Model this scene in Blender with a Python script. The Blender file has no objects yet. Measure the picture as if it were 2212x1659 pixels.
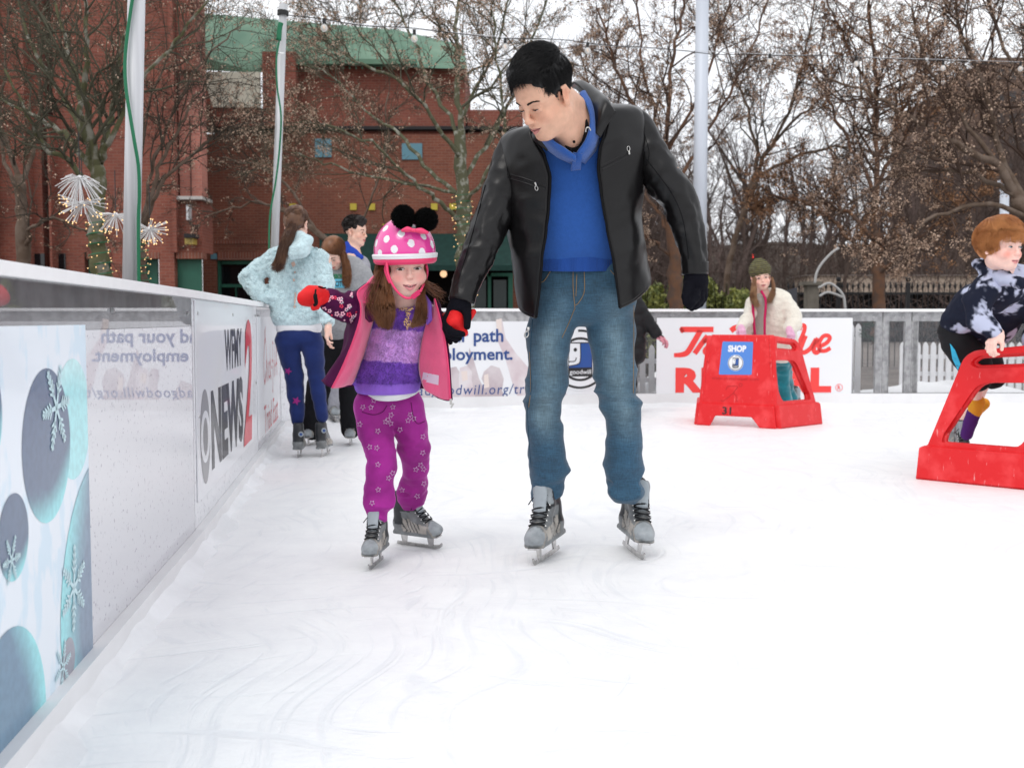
import bpy, math, random
import numpy as np
from mathutils import Vector, Matrix
from mathutils.bvhtree import BVHTree

SC = bpy.context.scene
COL = SC.collection
R = math.radians
# ---------------------------------------------------------------- camera, world, sun, exposure
FV, CX, CY, HY, HC = 2300.0, 1106.0, 829.5, 691.0, 0.88
PITCH = math.atan((CY - HY) / FV)
cam_d = bpy.data.cameras.new('camera'); cam = bpy.data.objects.new('camera', cam_d); COL.objects.link(cam)
cam.location = (0, 0, HC); cam.rotation_euler = (math.pi/2 - PITCH, 0, 0)
cam_d.sensor_width = 36; cam_d.lens = 36*FV/2212; cam_d.clip_start = .05; cam_d.clip_end = 900
cam_d.dof.use_dof = True; cam_d.dof.focus_distance = 3.7; cam_d.dof.aperture_fstop = 5.6
SC.camera = cam
world = bpy.data.worlds.new('World'); SC.world = world; world.use_nodes = True
wn = world.node_tree; wn.nodes.clear()
SUN_EL, SUN_ROT = R(52), R(-150)
w_out = wn.nodes.new('ShaderNodeOutputWorld'); w_bg = wn.nodes.new('ShaderNodeBackground')
w_sky = wn.nodes.new('ShaderNodeTexSky'); w_sky.sky_type = 'NISHITA'; w_sky.sun_disc = False
w_sky.sun_elevation = SUN_EL; w_sky.sun_rotation = SUN_ROT; w_sky.dust_density = 3
w_mix = wn.nodes.new('ShaderNodeMix'); w_mix.data_type = 'RGBA'; w_mix.inputs['Factor'].default_value = .93
w_co = wn.nodes.new('ShaderNodeTexCoord'); w_no = wn.nodes.new('ShaderNodeTexNoise'); w_no.inputs['Scale'].default_value = 2.2; w_no.inputs['Detail'].default_value = 5
w_cr = wn.nodes.new('ShaderNodeValToRGB'); w_cr.color_ramp.elements[0].color = (9.9, 10.1, 10.6, 1); w_cr.color_ramp.elements[1].color = (11.2, 11.3, 11.5, 1)
w_cr.color_ramp.elements[0].position = .35; w_cr.color_ramp.elements[1].position = .65
wn.links.new(w_co.outputs['Generated'], w_no.inputs['Vector']); wn.links.new(w_no.outputs['Fac'], w_cr.inputs['Fac'])
wn.links.new(w_sky.outputs['Color'], w_mix.inputs['A']); wn.links.new(w_cr.outputs['Color'], w_mix.inputs['B'])
wn.links.new(w_mix.outputs['Result'], w_bg.inputs['Color']); w_bg.inputs['Strength'].default_value = .1
wn.links.new(w_bg.outputs['Background'], w_out.inputs['Surface'])
sun_d = bpy.data.lights.new('sun', 'SUN'); sun = bpy.data.objects.new('sun', sun_d); COL.objects.link(sun)
sun_d.energy = .75; sun_d.angle = R(28); sun_d.color = (1, .97, .93)
# light comes from behind-left of the camera, high
sun.rotation_euler = (R(38), 0, R(-28))
SC.view_settings.view_transform = 'Standard'; SC.view_settings.look = 'None'
SC.view_settings.exposure = 0.22; SC.view_settings.gamma = 1; SC.view_settings.use_curve_mapping = False
SC.cycles.use_denoising = True
SC.cycles.max_bounces = 8; SC.cycles.diffuse_bounces = 3; SC.cycles.glossy_bounces = 4; SC.cycles.transparent_max_bounces = 12; SC.cycles.transmission_bounces = 6
SC.cycles.caustics_reflective = False; SC.cycles.caustics_refractive = False

# ---------------------------------------------------------------- helpers
_cp, _sp = math.cos(PITCH), math.sin(PITCH)
def P(x, y, d):
    """a point seen at picture position (x, y) standing d metres in front of the camera"""
    u, v = (x - CX)/FV, (CY - y)/FV
    Y = _cp + v*_sp; Z = -_sp + v*_cp
    s = d/Y
    return np.array((u*s, d, HC + Z*s))
def mpp(d): return d/FV          # metres per picture unit at depth d
rng = np.random.default_rng(7)
MATS = {}
def _n(nt, t, **k):
    n = nt.nodes.new(t)
    for a, b in k.items():
        if hasattr(n, a): setattr(n, a, b)
        else: n.inputs[a.replace('_', ' ')].default_value = b
    return n
def mat(name, col, rough=.6, var=0, vscale=8, bump=0, bscale=60, metal=0, spec=None, coat=0, sheen=0, col2=None, ramp=(.4, .6), attr=None,
        emit=None, estr=0, detail=4, trans=0, subs=0, btype='noise', stretch=None, alpha=None, sheenrough=.5):
    m = bpy.data.materials.new(name); m.use_nodes = True; nt = m.node_tree
    b = nt.nodes['Principled BSDF']
    if spec is None: spec = .2 if rough >= .6 else .45
    b.inputs['Roughness'].default_value = rough; b.inputs['Metallic'].default_value = metal
    b.inputs['Specular IOR Level'].default_value = spec; b.inputs['Coat Weight'].default_value = coat
    b.inputs['Coat Roughness'].default_value = .05
    b.inputs['Sheen Weight'].default_value = sheen; b.inputs['Sheen Roughness'].default_value = sheenrough
    b.inputs['Transmission Weight'].default_value = trans
    if subs:
        b.inputs['Subsurface Weight'].default_value = subs; b.inputs['Subsurface Radius'].default_value = (.012, .005, .003); b.inputs['Subsurface Scale'].default_value = 1
    c4 = tuple(col) + (1,)
    b.inputs['Base Color'].default_value = c4
    co = _n(nt, 'ShaderNodeTexCoord'); vec = co.outputs['Object']
    if stretch:
        mp = _n(nt, 'ShaderNodeMapping'); mp.inputs['Scale'].default_value = stretch; nt.links.new(vec, mp.inputs['Vector']); vec = mp.outputs['Vector']
    src = None
    if attr:
        a = _n(nt, 'ShaderNodeVertexColor', layer_name=attr); src = a.outputs['Color']
    if var or col2:
        n = _n(nt, 'ShaderNodeTexNoise', Scale=vscale, Detail=detail); nt.links.new(vec, n.inputs['Vector'])
        r = _n(nt, 'ShaderNodeMapRange'); r.inputs['From Min'].default_value = ramp[0]; r.inputs['From Max'].default_value = ramp[1]
        nt.links.new(n.outputs['Fac'], r.inputs['Value'])
        mx = _n(nt, 'ShaderNodeMix', data_type='RGBA')
        nt.links.new(r.outputs['Result'], mx.inputs['Factor'])
        if src is None:
            mx.inputs['A'].default_value = c4
            mx.inputs['B'].default_value = (tuple(col2)+(1,)) if col2 else tuple(max(0, c*(1-var)) for c in col)+(1,)
            src = mx.outputs['Result']
        else:
            mx.blend_type = 'MULTIPLY'; nt.links.new(src, mx.inputs['A']); mx.inputs['B'].default_value = (1-var, 1-var, 1-var, 1)
            src = mx.outputs['Result']
    if src is not None: nt.links.new(src, b.inputs['Base Color'])
    if bump:
        if btype == 'voronoi':
            n = _n(nt, 'ShaderNodeTexVoronoi', Scale=bscale); o = n.outputs['Distance']
        elif btype == 'wave':
            n = _n(nt, 'ShaderNodeTexWave', Scale=bscale, Distortion=.6); n.bands_direction = 'Z'; o = n.outputs['Fac']
        else:
            n = _n(nt, 'ShaderNodeTexNoise', Scale=bscale, Detail=4); o = n.outputs['Fac']
        nt.links.new(vec, n.inputs['Vector'])
        bp = _n(nt, 'ShaderNodeBump', Strength=min(1, bump), Distance=.01 if btype != 'voronoi' else .006); nt.links.new(o, bp.inputs['Height']); nt.links.new(bp.outputs['Normal'], b.inputs['Normal'])
    if emit: b.inputs['Emission Color'].default_value = tuple(emit)+(1,); b.inputs['Emission Strength'].default_value = estr
    if alpha is not None: b.inputs['Alpha'].default_value = alpha
    MATS[name] = m
    return m

def add(name, V, F, mats, parent=None, smooth=False, midx=None, colors=None):
    """one mesh object; V in world metres, moved into the parent's frame"""
    V = np.asarray(V, dtype=np.float64).reshape(-1, 3)
    if parent is not None: V = V - np.array(ABS[parent.name])
    me = bpy.data.meshes.new(name)
    if isinstance(F, np.ndarray) and F.ndim == 2:
        nf, k = F.shape
        me.vertices.add(len(V)); me.vertices.foreach_set('co', V.astype(np.float32).ravel())
        me.loops.add(nf*k); me.loops.foreach_set('vertex_index', F.astype(np.int32).ravel())
        me.polygons.add(nf); me.polygons.foreach_set('loop_start', np.arange(0, nf*k, k, dtype=np.int32))
        me.polygons.foreach_set('loop_total', np.full(nf, k, dtype=np.int32))
    else:
        me.from_pydata([tuple(v) for v in V], [], [tuple(int(i) for i in f) for f in F])
    if not isinstance(mats, (list, tuple)): mats = [mats]
    for m in mats: me.materials.append(m)
    if midx is not None: me.polygons.foreach_set('material_index', np.asarray(midx, dtype=np.int32))
    me.update(calc_edges=True); me.validate()
    if smooth: me.polygons.foreach_set('use_smooth', np.ones(len(me.polygons), dtype=bool))
    if colors is not None:
        ca = me.color_attributes.new('Col', 'FLOAT_COLOR', 'POINT')
        c = np.ones((len(V), 4), dtype=np.float32); c[:, :3] = colors; ca.data.foreach_set('color', c.ravel())
    o = bpy.data.objects.new(name, me); COL.objects.link(o)
    if parent is not None: o.parent = parent
    ABS[o.name] = (0, 0, 0) if parent is None else ABS[parent.name]
    return o
ABS = {}
def thing(name, label, cat, loc=(0, 0, 0), group=None):
    o = bpy.data.objects.new(name, None); COL.objects.link(o); o.location = tuple(float(c) for c in loc); o.empty_display_size = .1
    o['label'] = label; o['category'] = cat
    if group: o['group'] = group
    ABS[o.name] = tuple(float(c) for c in loc)
    return o
def tag(o, label, cat, group=None, kind=None):
    if label: o['label'] = label
    if cat: o['category'] = cat
    if group: o['group'] = group
    if kind: o['kind'] = kind
    return o
class MB:
    """collects simple shapes into one mesh"""
    def __init__(s): s.V = []; s.F = []; s.M = []; s.n = 0
    def raw(s, V, F, m=0):
        V = np.asarray(V, float).reshape(-1, 3); s.V.append(V)
        for f in F: s.F.append(tuple(int(i)+s.n for i in f)); s.M.append(m)
        s.n += len(V)
    def box(s, c, size, rz=0, m=0, Mx=None):
        hx, hy, hz = size[0]/2, size[1]/2, size[2]/2
        V = np.array([(x, y, z) for x in (-hx, hx) for y in (-hy, hy) for z in (-hz, hz)])
        if rz: c_, s_ = math.cos(rz), math.sin(rz); V = V @ np.array([[c_, s_, 0], [-s_, c_, 0], [0, 0, 1]])
        if Mx is not None: V = V @ np.array(Mx).T
        V = V + np.array(c)
        s.raw(V, [(0, 1, 3, 2), (4, 6, 7, 5), (0, 4, 5, 1), (2, 3, 7, 6), (0, 2, 6, 4), (1, 5, 7, 3)], m)
    def slab(s, a, b, z0, z1, t, off=0, m=0):
        """vertical board between ground points a and b, thickness t, shifted sideways by off"""
        a = np.array(a[:2], float); b = np.array(b[:2], float); d = (b-a)/np.linalg.norm(b-a); n = np.array((-d[1], d[0]))
        q = [a+n*(off-t/2), b+n*(off-t/2), b+n*(off+t/2), a+n*(off+t/2)]
        V = [(p[0], p[1], z0) for p in q] + [(p[0], p[1], z1) for p in q]
        s.raw(V, [(3, 2, 1, 0), (4, 5, 6, 7), (0, 1, 5, 4), (1, 2, 6, 5), (2, 3, 7, 6), (3, 0, 4, 7)], m)
    def quad(s, a, b, c, d, m=0): s.raw([a, b, c, d], [(0, 1, 2, 3)], m)
    def tube(s, pts, r, n=8, m=0, cap=True):
        V, F = tube(pts, r, n, cap); s.raw(V, F, m)
    def cyl(s, a, b, r, n=12, m=0): s.tube([a, b], r, n, m)
    def ball(s, c, r, n=8, m=0):
        c = np.array(c, float); r = np.array(r, float)*np.ones(3); V = []; F = []
        k = n
        for i in range(k+1):
            t = math.pi*i/k
            for j in range(2*k):
                p = math.pi*j/k; V.append(c + r*np.array((math.sin(t)*math.cos(p), math.sin(t)*math.sin(p), math.cos(t))))
        for i in range(k):
            for j in range(2*k):
                a = i*2*k+j; b = i*2*k+(j+1) % (2*k); F.append((a, a+2*k, b+2*k, b))
        s.raw(V, F, m)
    def build(s, name, mats, parent=None, smooth=False):
        return add(name, np.concatenate(s.V), s.F, mats, parent, smooth, s.M)
def frames(pts):
    pts = np.asarray(pts, float); T = np.gradient(pts, axis=0); T /= np.linalg.norm(T, axis=1)[:, None]+1e-12
    up = np.array((0, 0, 1.)) if abs(T[0, 2]) < .9 else np.array((0, 1., 0))
    N = np.zeros_like(T); n = np.cross(T[0], up); n /= np.linalg.norm(n)
    for i in range(len(T)):
        n = n - T[i]*np.dot(n, T[i]); n /= np.linalg.norm(n)+1e-12; N[i] = n
    return T, N, np.cross(T, N)
def tube(pts, r, n=8, cap=True):
    pts = np.asarray(pts, float); r = np.ones(len(pts))*r; T, N, B = frames(pts)
    a = np.arange(n)*2*math.pi/n
    V = pts[:, None] + r[:, None, None]*(np.cos(a)[None, :, None]*N[:, None] + np.sin(a)[None, :, None]*B[:, None])
    F = []
    for i in range(len(pts)-1):
        for j in range(n): F.append((i*n+j, i*n+(j+1) % n, (i+1)*n+(j+1) % n, (i+1)*n+j))
    V = V.reshape(-1, 3)
    if cap: F.append(tuple(range(n-1, -1, -1))); F.append(tuple((len(pts)-1)*n+j for j in range(n)))
    return V, F
def smooth_path(pts, k):
    """Catmull-Rom through rows of any width, k samples per span"""
    p = np.asarray(pts, float); p = np.vstack([2*p[0]-p[1], p, 2*p[-1]-p[-2]]); out = []
    for i in range(1, len(p)-2):
        for t in np.linspace(0, 1, k, endpoint=False):
            a, b, c, d = p[i-1], p[i], p[i+1], p[i+2]
            out.append(.5*((2*b)+(-a+c)*t+(2*a-5*b+4*c-d)*t*t+(-a+3*b-3*c+d)*t**3))
    out.append(p[-2]); return np.array(out)
def many_tubes(paths, radii, n=3):
    """paths: (K, S, 3), radii: (K, S) -> V, F arrays (open, n-sided)"""
    K, S, _ = paths.shape
    T = np.gradient(paths, axis=1); T /= np.linalg.norm(T, axis=2, keepdims=True)+1e-9
    ref = np.where(np.abs(T[..., 2:3]) < .9, np.array((0, 0, 1.)), np.array((0, 1., 0)))
    N = np.cross(T, ref); N /= np.linalg.norm(N, axis=2, keepdims=True)+1e-9; B = np.cross(T, N)
    a = np.arange(n)*2*math.pi/n
    V = paths[:, :, None] + radii[:, :, None, None]*(np.cos(a)[None, None, :, None]*N[:, :, None]+np.sin(a)[None, None, :, None]*B[:, :, None])
    base = (np.arange(K)*S*n)[:, None, None] + (np.arange(S-1)*n)[None, :, None]; j = np.arange(n)[None, None]; j2 = (j+1) % n
    F = np.stack([base+j, base+j2, base+n+j2, base+n+j], -1).reshape(-1, 4)
    return V.reshape(-1, 3), F
# value noise
_pt = rng.random((32, 32, 32)).astype(np.float32)
def vnoise(p):
    p = np.asarray(p, np.float32); i = np.floor(p).astype(int); f = p-i; f = f*f*(3-2*f); i &= 31; j = (i+1) & 31
    x0, y0, z0 = i[..., 0], i[..., 1], i[..., 2]; x1, y1, z1 = j[..., 0], j[..., 1], j[..., 2]; fx, fy, fz = f[..., 0], f[..., 1], f[..., 2]
    L = lambda a, b, t: a+(b-a)*t
    return L(L(L(_pt[x0, y0, z0], _pt[x1, y0, z0], fx), L(_pt[x0, y1, z0], _pt[x1, y1, z0], fx), fy),
             L(L(_pt[x0, y0, z1], _pt[x1, y0, z1], fx), L(_pt[x0, y1, z1], _pt[x1, y1, z1], fx), fy), fz)*2-1
def fbm(p, o=3):
    p = np.asarray(p, np.float32); s = 0; a = 1
    for _ in range(o): s = s+a*vnoise(p); p = p*2.03+11.7; a *= .5
    return s

# ---------------------------------------------------------------- signed distance modelling
class SDF:
    """smooth union of rounded shapes sampled on a rectilinear grid, meshed by surface nets"""
    def __init__(s): s.prims = []
    def cap(s, a, b, ra, rb=None, k=.02, sub=False):
        s.prims.append(('cap', np.array(a, float), np.array(b, float), float(ra), float(ra if rb is None else rb), k, sub)); return s
    def chain(s, pts, rs, k=.02):
        rs = np.ones(len(pts))*rs
        for i in range(len(pts)-1): s.cap(pts[i], pts[i+1], rs[i], rs[i+1], k)
        return s
    def ell(s, c, r, M=None, k=.02, sub=False):
        s.prims.append(('ell', np.array(c, float), np.array(r, float)*np.ones(3), np.eye(3) if M is None else np.array(M, float), 0, k, sub)); return s
    def box(s, c, h, M=None, rad=.01, k=.01, sub=False):
        s.prims.append(('box', np.array(c, float), np.array(h, float), np.eye(3) if M is None else np.array(M, float), rad, k, sub)); return s
    def bounds(s, m=.03):
        lo = np.full(3, 1e9); hi = -lo
        for p in s.prims:
            if p[-1]: continue
            if p[0] == 'cap': r = max(p[3], p[4]); lo = np.minimum(lo, np.minimum(p[1], p[2])-r); hi = np.maximum(hi, np.maximum(p[1], p[2])+r)
            elif p[0] == 'ell': r = np.abs(p[3]) @ p[2]; lo = np.minimum(lo, p[1]-r); hi = np.maximum(hi, p[1]+r)
            else: r = np.abs(p[3]) @ p[2]+p[4]; lo = np.minimum(lo, p[1]-r); hi = np.maximum(hi, p[1]+r)
        return lo-m, hi+m
    def mesh(s, h=.01, fine=(), extra=None, disp=None):
        lo, hi = s.bounds(); axes = []
        for a in range(3):
            xs = [lo[a]]
            while xs[-1] < hi[a]:
                x = xs[-1]; st = h
                for (fl, fh, hf) in fine:
                    if fl[a]-h <= x <= fh[a]: st = min(st, hf)
                xs.append(x+st)
            axes.append(np.array(xs))
        X, Y, Z = axes; D = np.full((len(X), len(Y), len(Z)), .08, np.float32)
        for p in s.prims:
            k = p[-2]; mg = k+.03
            if p[0] == 'cap': r = max(p[3], p[4])+mg; l = np.minimum(p[1], p[2])-r; u = np.maximum(p[1], p[2])+r
            else: r = np.abs(p[3]) @ p[2]+mg+(p[4] if p[0] == 'box' else 0); l = p[1]-r; u = p[1]+r
            sl = tuple(slice(max(0, np.searchsorted(ax, l[i])-1), np.searchsorted(ax, u[i])+1) for i, ax in enumerate(axes))
            x = X[sl[0]].astype(np.float32)[:, None, None]; y = Y[sl[1]].astype(np.float32)[None, :, None]; z = Z[sl[2]].astype(np.float32)[None, None]
            if x.size*y.size*z.size == 0: continue
            if p[0] == 'cap':
                a, b = p[1], p[2]; d = b-a; L2 = max(1e-10, float(d @ d))
                t = np.clip(((x-a[0])*d[0]+(y-a[1])*d[1]+(z-a[2])*d[2])/L2, 0, 1)
                q = np.sqrt((x-a[0]-t*d[0])**2+(y-a[1]-t*d[1])**2+(z-a[2]-t*d[2])**2)-(p[3]+(p[4]-p[3])*t)
            else:
                c, hh, M = p[1], p[2], p[3]; dx, dy, dz = x-c[0], y-c[1], z-c[2]
                l0 = dx*M[0, 0]+dy*M[1, 0]+dz*M[2, 0]; l1 = dx*M[0, 1]+dy*M[1, 1]+dz*M[2, 1]; l2 = dx*M[0, 2]+dy*M[1, 2]+dz*M[2, 2]
                if p[0] == 'ell':
                    k0 = np.sqrt((l0/hh[0])**2+(l1/hh[1])**2+(l2/hh[2])**2); k1 = np.sqrt((l0/hh[0]**2)**2+(l1/hh[1]**2)**2+(l2/hh[2]**2)**2)+1e-9
                    q = k0*(k0-1)/k1; q = np.where(k0 < .05, -min(hh), q)
                else:
                    q0, q1, q2 = np.abs(l0)-hh[0], np.abs(l1)-hh[1], np.abs(l2)-hh[2]
                    q = np.sqrt(np.maximum(q0, 0)**2+np.maximum(q1, 0)**2+np.maximum(q2, 0)**2)+np.minimum(np.maximum(q0, np.maximum(q1, q2)), 0)-p[4]
            cur = D[sl]
            if p[-1]:
                q = -q; hb = np.clip(.5-.5*(q-cur)/-k, 0, 1) if k > 0 else (q > cur)*1.; hb = np.clip(.5+.5*(q-cur)/k, 0, 1)
                D[sl] = cur*(1-hb)+q*hb+k*hb*(1-hb)
            else:
                hb = np.clip(.5+.5*(cur-q)/k, 0, 1); D[sl] = cur*(1-hb)+q*hb-k*hb*(1-hb)
        if disp is not None:
            m = np.abs(D) < .035; ii = np.argwhere(m); pts = np.stack([X[ii[:, 0]], Y[ii[:, 1]], Z[ii[:, 2]]], 1); D[m] += disp(pts).astype(np.float32)
        D[0] = D[-1] = .08; D[:, 0] = D[:, -1] = .08; D[:, :, 0] = D[:, :, -1] = .08
        return nets(D, X, Y, Z)
def nets(D, X, Y, Z):
    S = D < 0
    c = np.zeros(tuple(n-1 for n in D.shape), np.uint8)
    for i in (0, 1):
        for j in (0, 1):
            for k in (0, 1): c += S[i:S.shape[0]-1+i, j:S.shape[1]-1+j, k:S.shape[2]-1+k]
    cells = np.argwhere((c > 0) & (c < 8)); idx = np.full(c.shape, -1, np.int32); idx[tuple(cells.T)] = np.arange(len(cells))
    acc = np.zeros((len(cells), 3)); cnt = np.zeros(len(cells)); ax = (X, Y, Z)
    for a in range(3):
        o = [b for b in range(3) if b != a]
        for i in (0, 1):
            for j in (0, 1):
                p0 = cells.copy(); p0[:, o[0]] += i; p0[:, o[1]] += j; p1 = p0.copy(); p1[:, a] += 1
                d0 = D[tuple(p0.T)]; d1 = D[tuple(p1.T)]; m = (d0 < 0) != (d1 < 0)
                t = d0[m]/(d0[m]-d1[m]); q = np.stack([ax[b][p0[m][:, b]] for b in range(3)], 1).astype(float)
                q[:, a] += t*(ax[a][p1[m][:, a]]-ax[a][p0[m][:, a]]); acc[m] += q; cnt[m] += 1
    V = acc/np.maximum(cnt, 1)[:, None]; Fs = []
    for a in range(3):
        s0 = [slice(None)]*3; s1 = [slice(None)]*3; s0[a] = slice(0, -1); s1[a] = slice(1, None)
        A = S[tuple(s0)]; B = S[tuple(s1)]; e = np.argwhere(A != B); b, g = [(1, 2), (2, 0), (0, 1)][a]
        ok = (e[:, b] > 0) & (e[:, g] > 0) & (e[:, b] < D.shape[b]-1) & (e[:, g] < D.shape[g]-1); e = e[ok]; ins = A[tuple(e.T)]
        def I(db, dg):
            q = e.copy(); q[:, b] -= db; q[:, g] -= dg; return idx[tuple(q.T)]
        f = np.stack([I(1, 1), I(0, 1), I(0, 0), I(1, 0)], 1); f[~ins] = f[~ins][:, ::-1]; Fs.append(f)
    return V, np.concatenate(Fs)
def rot(yaw=0, pitch=0, roll=0):
    """columns: local x, y (forward), z (up) axes in the world; yaw about z, pitch about x, roll about y (degrees)"""
    return np.array(Matrix.Rotation(R(yaw), 3, 'Z') @ Matrix.Rotation(R(pitch), 3, 'X') @ Matrix.Rotation(R(roll), 3, 'Y'))
# ---------------------------------------------------------------- text
def text_mesh(body, size=1, bold=0, shear=0, spacing=1, w=None, h=None):
    c = bpy.data.curves.new('lettering', 'FONT'); c.body = body; c.size = size; c.offset = bold; c.shear = shear; c.space_character = spacing; c.resolution_u = 3
    o = bpy.data.objects.new('lettering', c); COL.objects.link(o); dg = bpy.context.evaluated_depsgraph_get()
    me = o.evaluated_get(dg).to_mesh(); V = np.array([v.co[:] for v in me.vertices]); F = [tuple(p.vertices) for p in me.polygons]
    o.evaluated_get(dg).to_mesh_clear(); bpy.data.objects.remove(o); bpy.data.curves.remove(c)
    V = V - V.min(0); s = V.max(0)
    if w: V[:, 0] *= w/s[0]
    if h: V[:, 1] *= h/s[1]
    return V[:, :2], F
def strokes2d(strokes, n=1):
    """strokes: list of (points, widths) -> flat ribbon mesh"""
    V = []; F = []; k = 0
    for pts, w in strokes:
        p = smooth_path(pts, 6) if len(pts) > 2 else np.array(pts, float); ww = np.interp(np.linspace(0, 1, len(p)), np.linspace(0, 1, len(np.atleast_1d(w)*np.ones(2)) if np.ndim(w) == 0 else len(w)), np.atleast_1d(w)*np.ones(2) if np.ndim(w) == 0 else w)
        t = np.gradient(p, axis=0); t /= np.linalg.norm(t, axis=1)[:, None]+1e-9; nn = np.stack([-t[:, 1], t[:, 0]], 1)
        V += list(p+nn*ww[:, None]/2)+list(p-nn*ww[:, None]/2); m = len(p)
        for i in range(m-1): F.append((k+i, k+m+i, k+m+i+1, k+i+1))
        k += 2*m
    return np.array(V), F
def ring2d(c, r0, r1, a0=0, a1=360, n=40, sx=1):
    a = np.radians(np.linspace(a0, a1, n)); c = np.array(c)
    V = [c+np.array((sx*math.cos(t)*r1, math.sin(t)*r1)) for t in a]+[c+np.array((sx*math.cos(t)*r0, math.sin(t)*r0)) for t in a]
    return np.array(V), [(i, i+1, n+i+1, n+i) for i in range(n-1)]
def disc2d(c, r, n=32, sx=1):
    a = np.arange(n)*2*math.pi/n; return np.stack([c[0]+sx*r*np.cos(a), c[1]+r*np.sin(a)], 1), [tuple(range(n))]
def onplane(V2, org, ux, uz, off):
    """flat drawing placed on a board: org + x*ux + y*uz, lifted by off"""
    V2 = np.asarray(V2, float); return np.array(org)+V2[:, :1]*np.array(ux)+V2[:, 1:2]*np.array(uz)+np.array(off)
# ================================================================ materials of the place
m_ice = mat('ice', (.86, .87, .89), .42, spec=.35)
nt = m_ice.node_tree; b = nt.nodes['Principled BSDF']; tc = _n(nt, 'ShaderNodeTexCoord')
def scratch(scale, st, rz, thr):
    mp = _n(nt, 'ShaderNodeMapping'); mp.inputs['Scale'].default_value = st; mp.inputs['Rotation'].default_value = (0, 0, rz)
    dn = _n(nt, 'ShaderNodeTexNoise', Scale=.8, Detail=1); nt.links.new(tc.outputs['Object'], dn.inputs['Vector'])
    ad = _n(nt, 'ShaderNodeVectorMath', operation='MULTIPLY_ADD'); nt.links.new(dn.outputs['Color'], ad.inputs[0]); ad.inputs[1].default_value = (1.2, 1.2, 0); nt.links.new(tc.outputs['Object'], ad.inputs[2])
    nt.links.new(ad.outputs[0], mp.inputs['Vector'])
    n = _n(nt, 'ShaderNodeTexNoise', Scale=scale, Detail=3); nt.links.new(mp.outputs['Vector'], n.inputs['Vector'])
    r = _n(nt, 'ShaderNodeMapRange'); r.inputs['From Min'].default_value = thr; r.inputs['From Max'].default_value = thr+.09; nt.links.new(n.outputs['Fac'], r.inputs['Value']); return r.outputs['Result']
parts = [scratch(12, (1, .07, 1), .3, .60), scratch(15, (.09, 1, 1), .2, .62), scratch(13, (1, .08, 1), 1.1, .61), scratch(20, (1, .10, 1), -.6, .61), scratch(26, (1, .12, 1), .7, .61), scratch(24, (.12, 1, 1), -.3, .62)]
acc = parts[0]
for p_ in parts[1:]:
    mm = _n(nt, 'ShaderNodeMath', operation='MAXIMUM'); nt.links.new(acc, mm.inputs[0]); nt.links.new(p_, mm.inputs[1]); acc = mm.outputs[0]
nz = _n(nt, 'ShaderNodeTexNoise', Scale=5.5, Detail=8, Roughness=.7); nt.links.new(tc.outputs['Object'], nz.inputs['Vector'])
cr = _n(nt, 'ShaderNodeMix', data_type='RGBA'); cr.inputs['A'].default_value = (.87, .875, .89, 1); cr.inputs['B'].default_value = (.93, .935, .94, 1)
rr = _n(nt, 'ShaderNodeMapRange'); rr.inputs['From Min'].default_value = .35; rr.inputs['From Max'].default_value = .6; nt.links.new(nz.outputs['Fac'], rr.inputs['Value']); nt.links.new(rr.outputs['Result'], cr.inputs['Factor'])
c2 = _n(nt, 'ShaderNodeMix', data_type='RGBA'); sc_ = _n(nt, 'ShaderNodeMath', operation='MULTIPLY'); nt.links.new(acc, sc_.inputs[0]); sc_.inputs[1].default_value = .36
nt.links.new(sc_.outputs[0], c2.inputs['Factor']); nt.links.new(cr.outputs['Result'], c2.inputs['A']); c2.inputs['B'].default_value = (.74, .765, .80, 1); nt.links.new(c2.outputs['Result'], b.inputs['Base Color'])
fn = _n(nt, 'ShaderNodeTexNoise', Scale=55, Detail=5); nt.links.new(tc.outputs['Object'], fn.inputs['Vector'])
hh = _n(nt, 'ShaderNodeMath', operation='MULTIPLY_ADD'); nt.links.new(acc, hh.inputs[0]); hh.inputs[1].default_value = -.8; nt.links.new(fn.outputs['Fac'], hh.inputs[2])
bp = _n(nt, 'ShaderNodeBump', Strength=.22, Distance=.010); nt.links.new(hh.outputs[0], bp.inputs['Height']); nt.links.new(bp.outputs['Normal'], b.inputs['Normal'])
m_snow = mat('snow', (.86, .87, .89), .8, var=.1, vscale=3, bump=.6, bscale=30)
m_plaza = mat('plaza_paving', (.22, .19, .17), .85, var=.3, vscale=1.5, bump=.3)
m_soil = mat('leaf_litter', (.075, .055, .04), .95, col2=(.045, .034, .028), vscale=.5, bump=.8, bscale=3)
m_cap = mat('white_plastic_rail', (.90, .90, .91), .4, var=.03, vscale=20)
m_kick = mat('worn_kick_strip', (.80, .80, .81), .5, var=.07, vscale=3, bump=.05)
m_frame = mat('weathered_frame', (.42, .42, .43), .55, var=.35, vscale=18, bump=.2, bscale=80)
m_railg = mat('grey_rail_behind_acrylic', (.17, .17, .18), .3, var=.25, vscale=14, coat=1); m_railg.node_tree.nodes['Principled BSDF'].inputs['Coat IOR'].default_value = 1.9
m_pane = mat('scuffed_acrylic', (.60, .60, .64), .45, col2=(.26, .26, .30), vscale=70, ramp=(.62, .70), coat=1)
for m__ in (m_pane, m_railg): m__.node_tree.nodes['Principled BSDF'].inputs['Coat IOR'].default_value = 2.6; m__.node_tree.nodes['Principled BSDF'].inputs['Coat Roughness'].default_value = .004; m__.node_tree.nodes['Principled BSDF'].inputs['Specular IOR Level'].default_value = .1
m_white = mat('white_board', (.78, .79, .82), .35, col2=(.42, .42, .46), vscale=45, ramp=(.58, .70), coat=.6)
m_clear = mat('clear_acrylic', (.35, .36, .38), .1, alpha=.10, spec=.25)
m_bolt = mat('zinc_bolt', (.5, .5, .5), .3, metal=1)
m_dirt = mat('grime', (.45, .45, .46), .8, var=.5, vscale=60)
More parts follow.
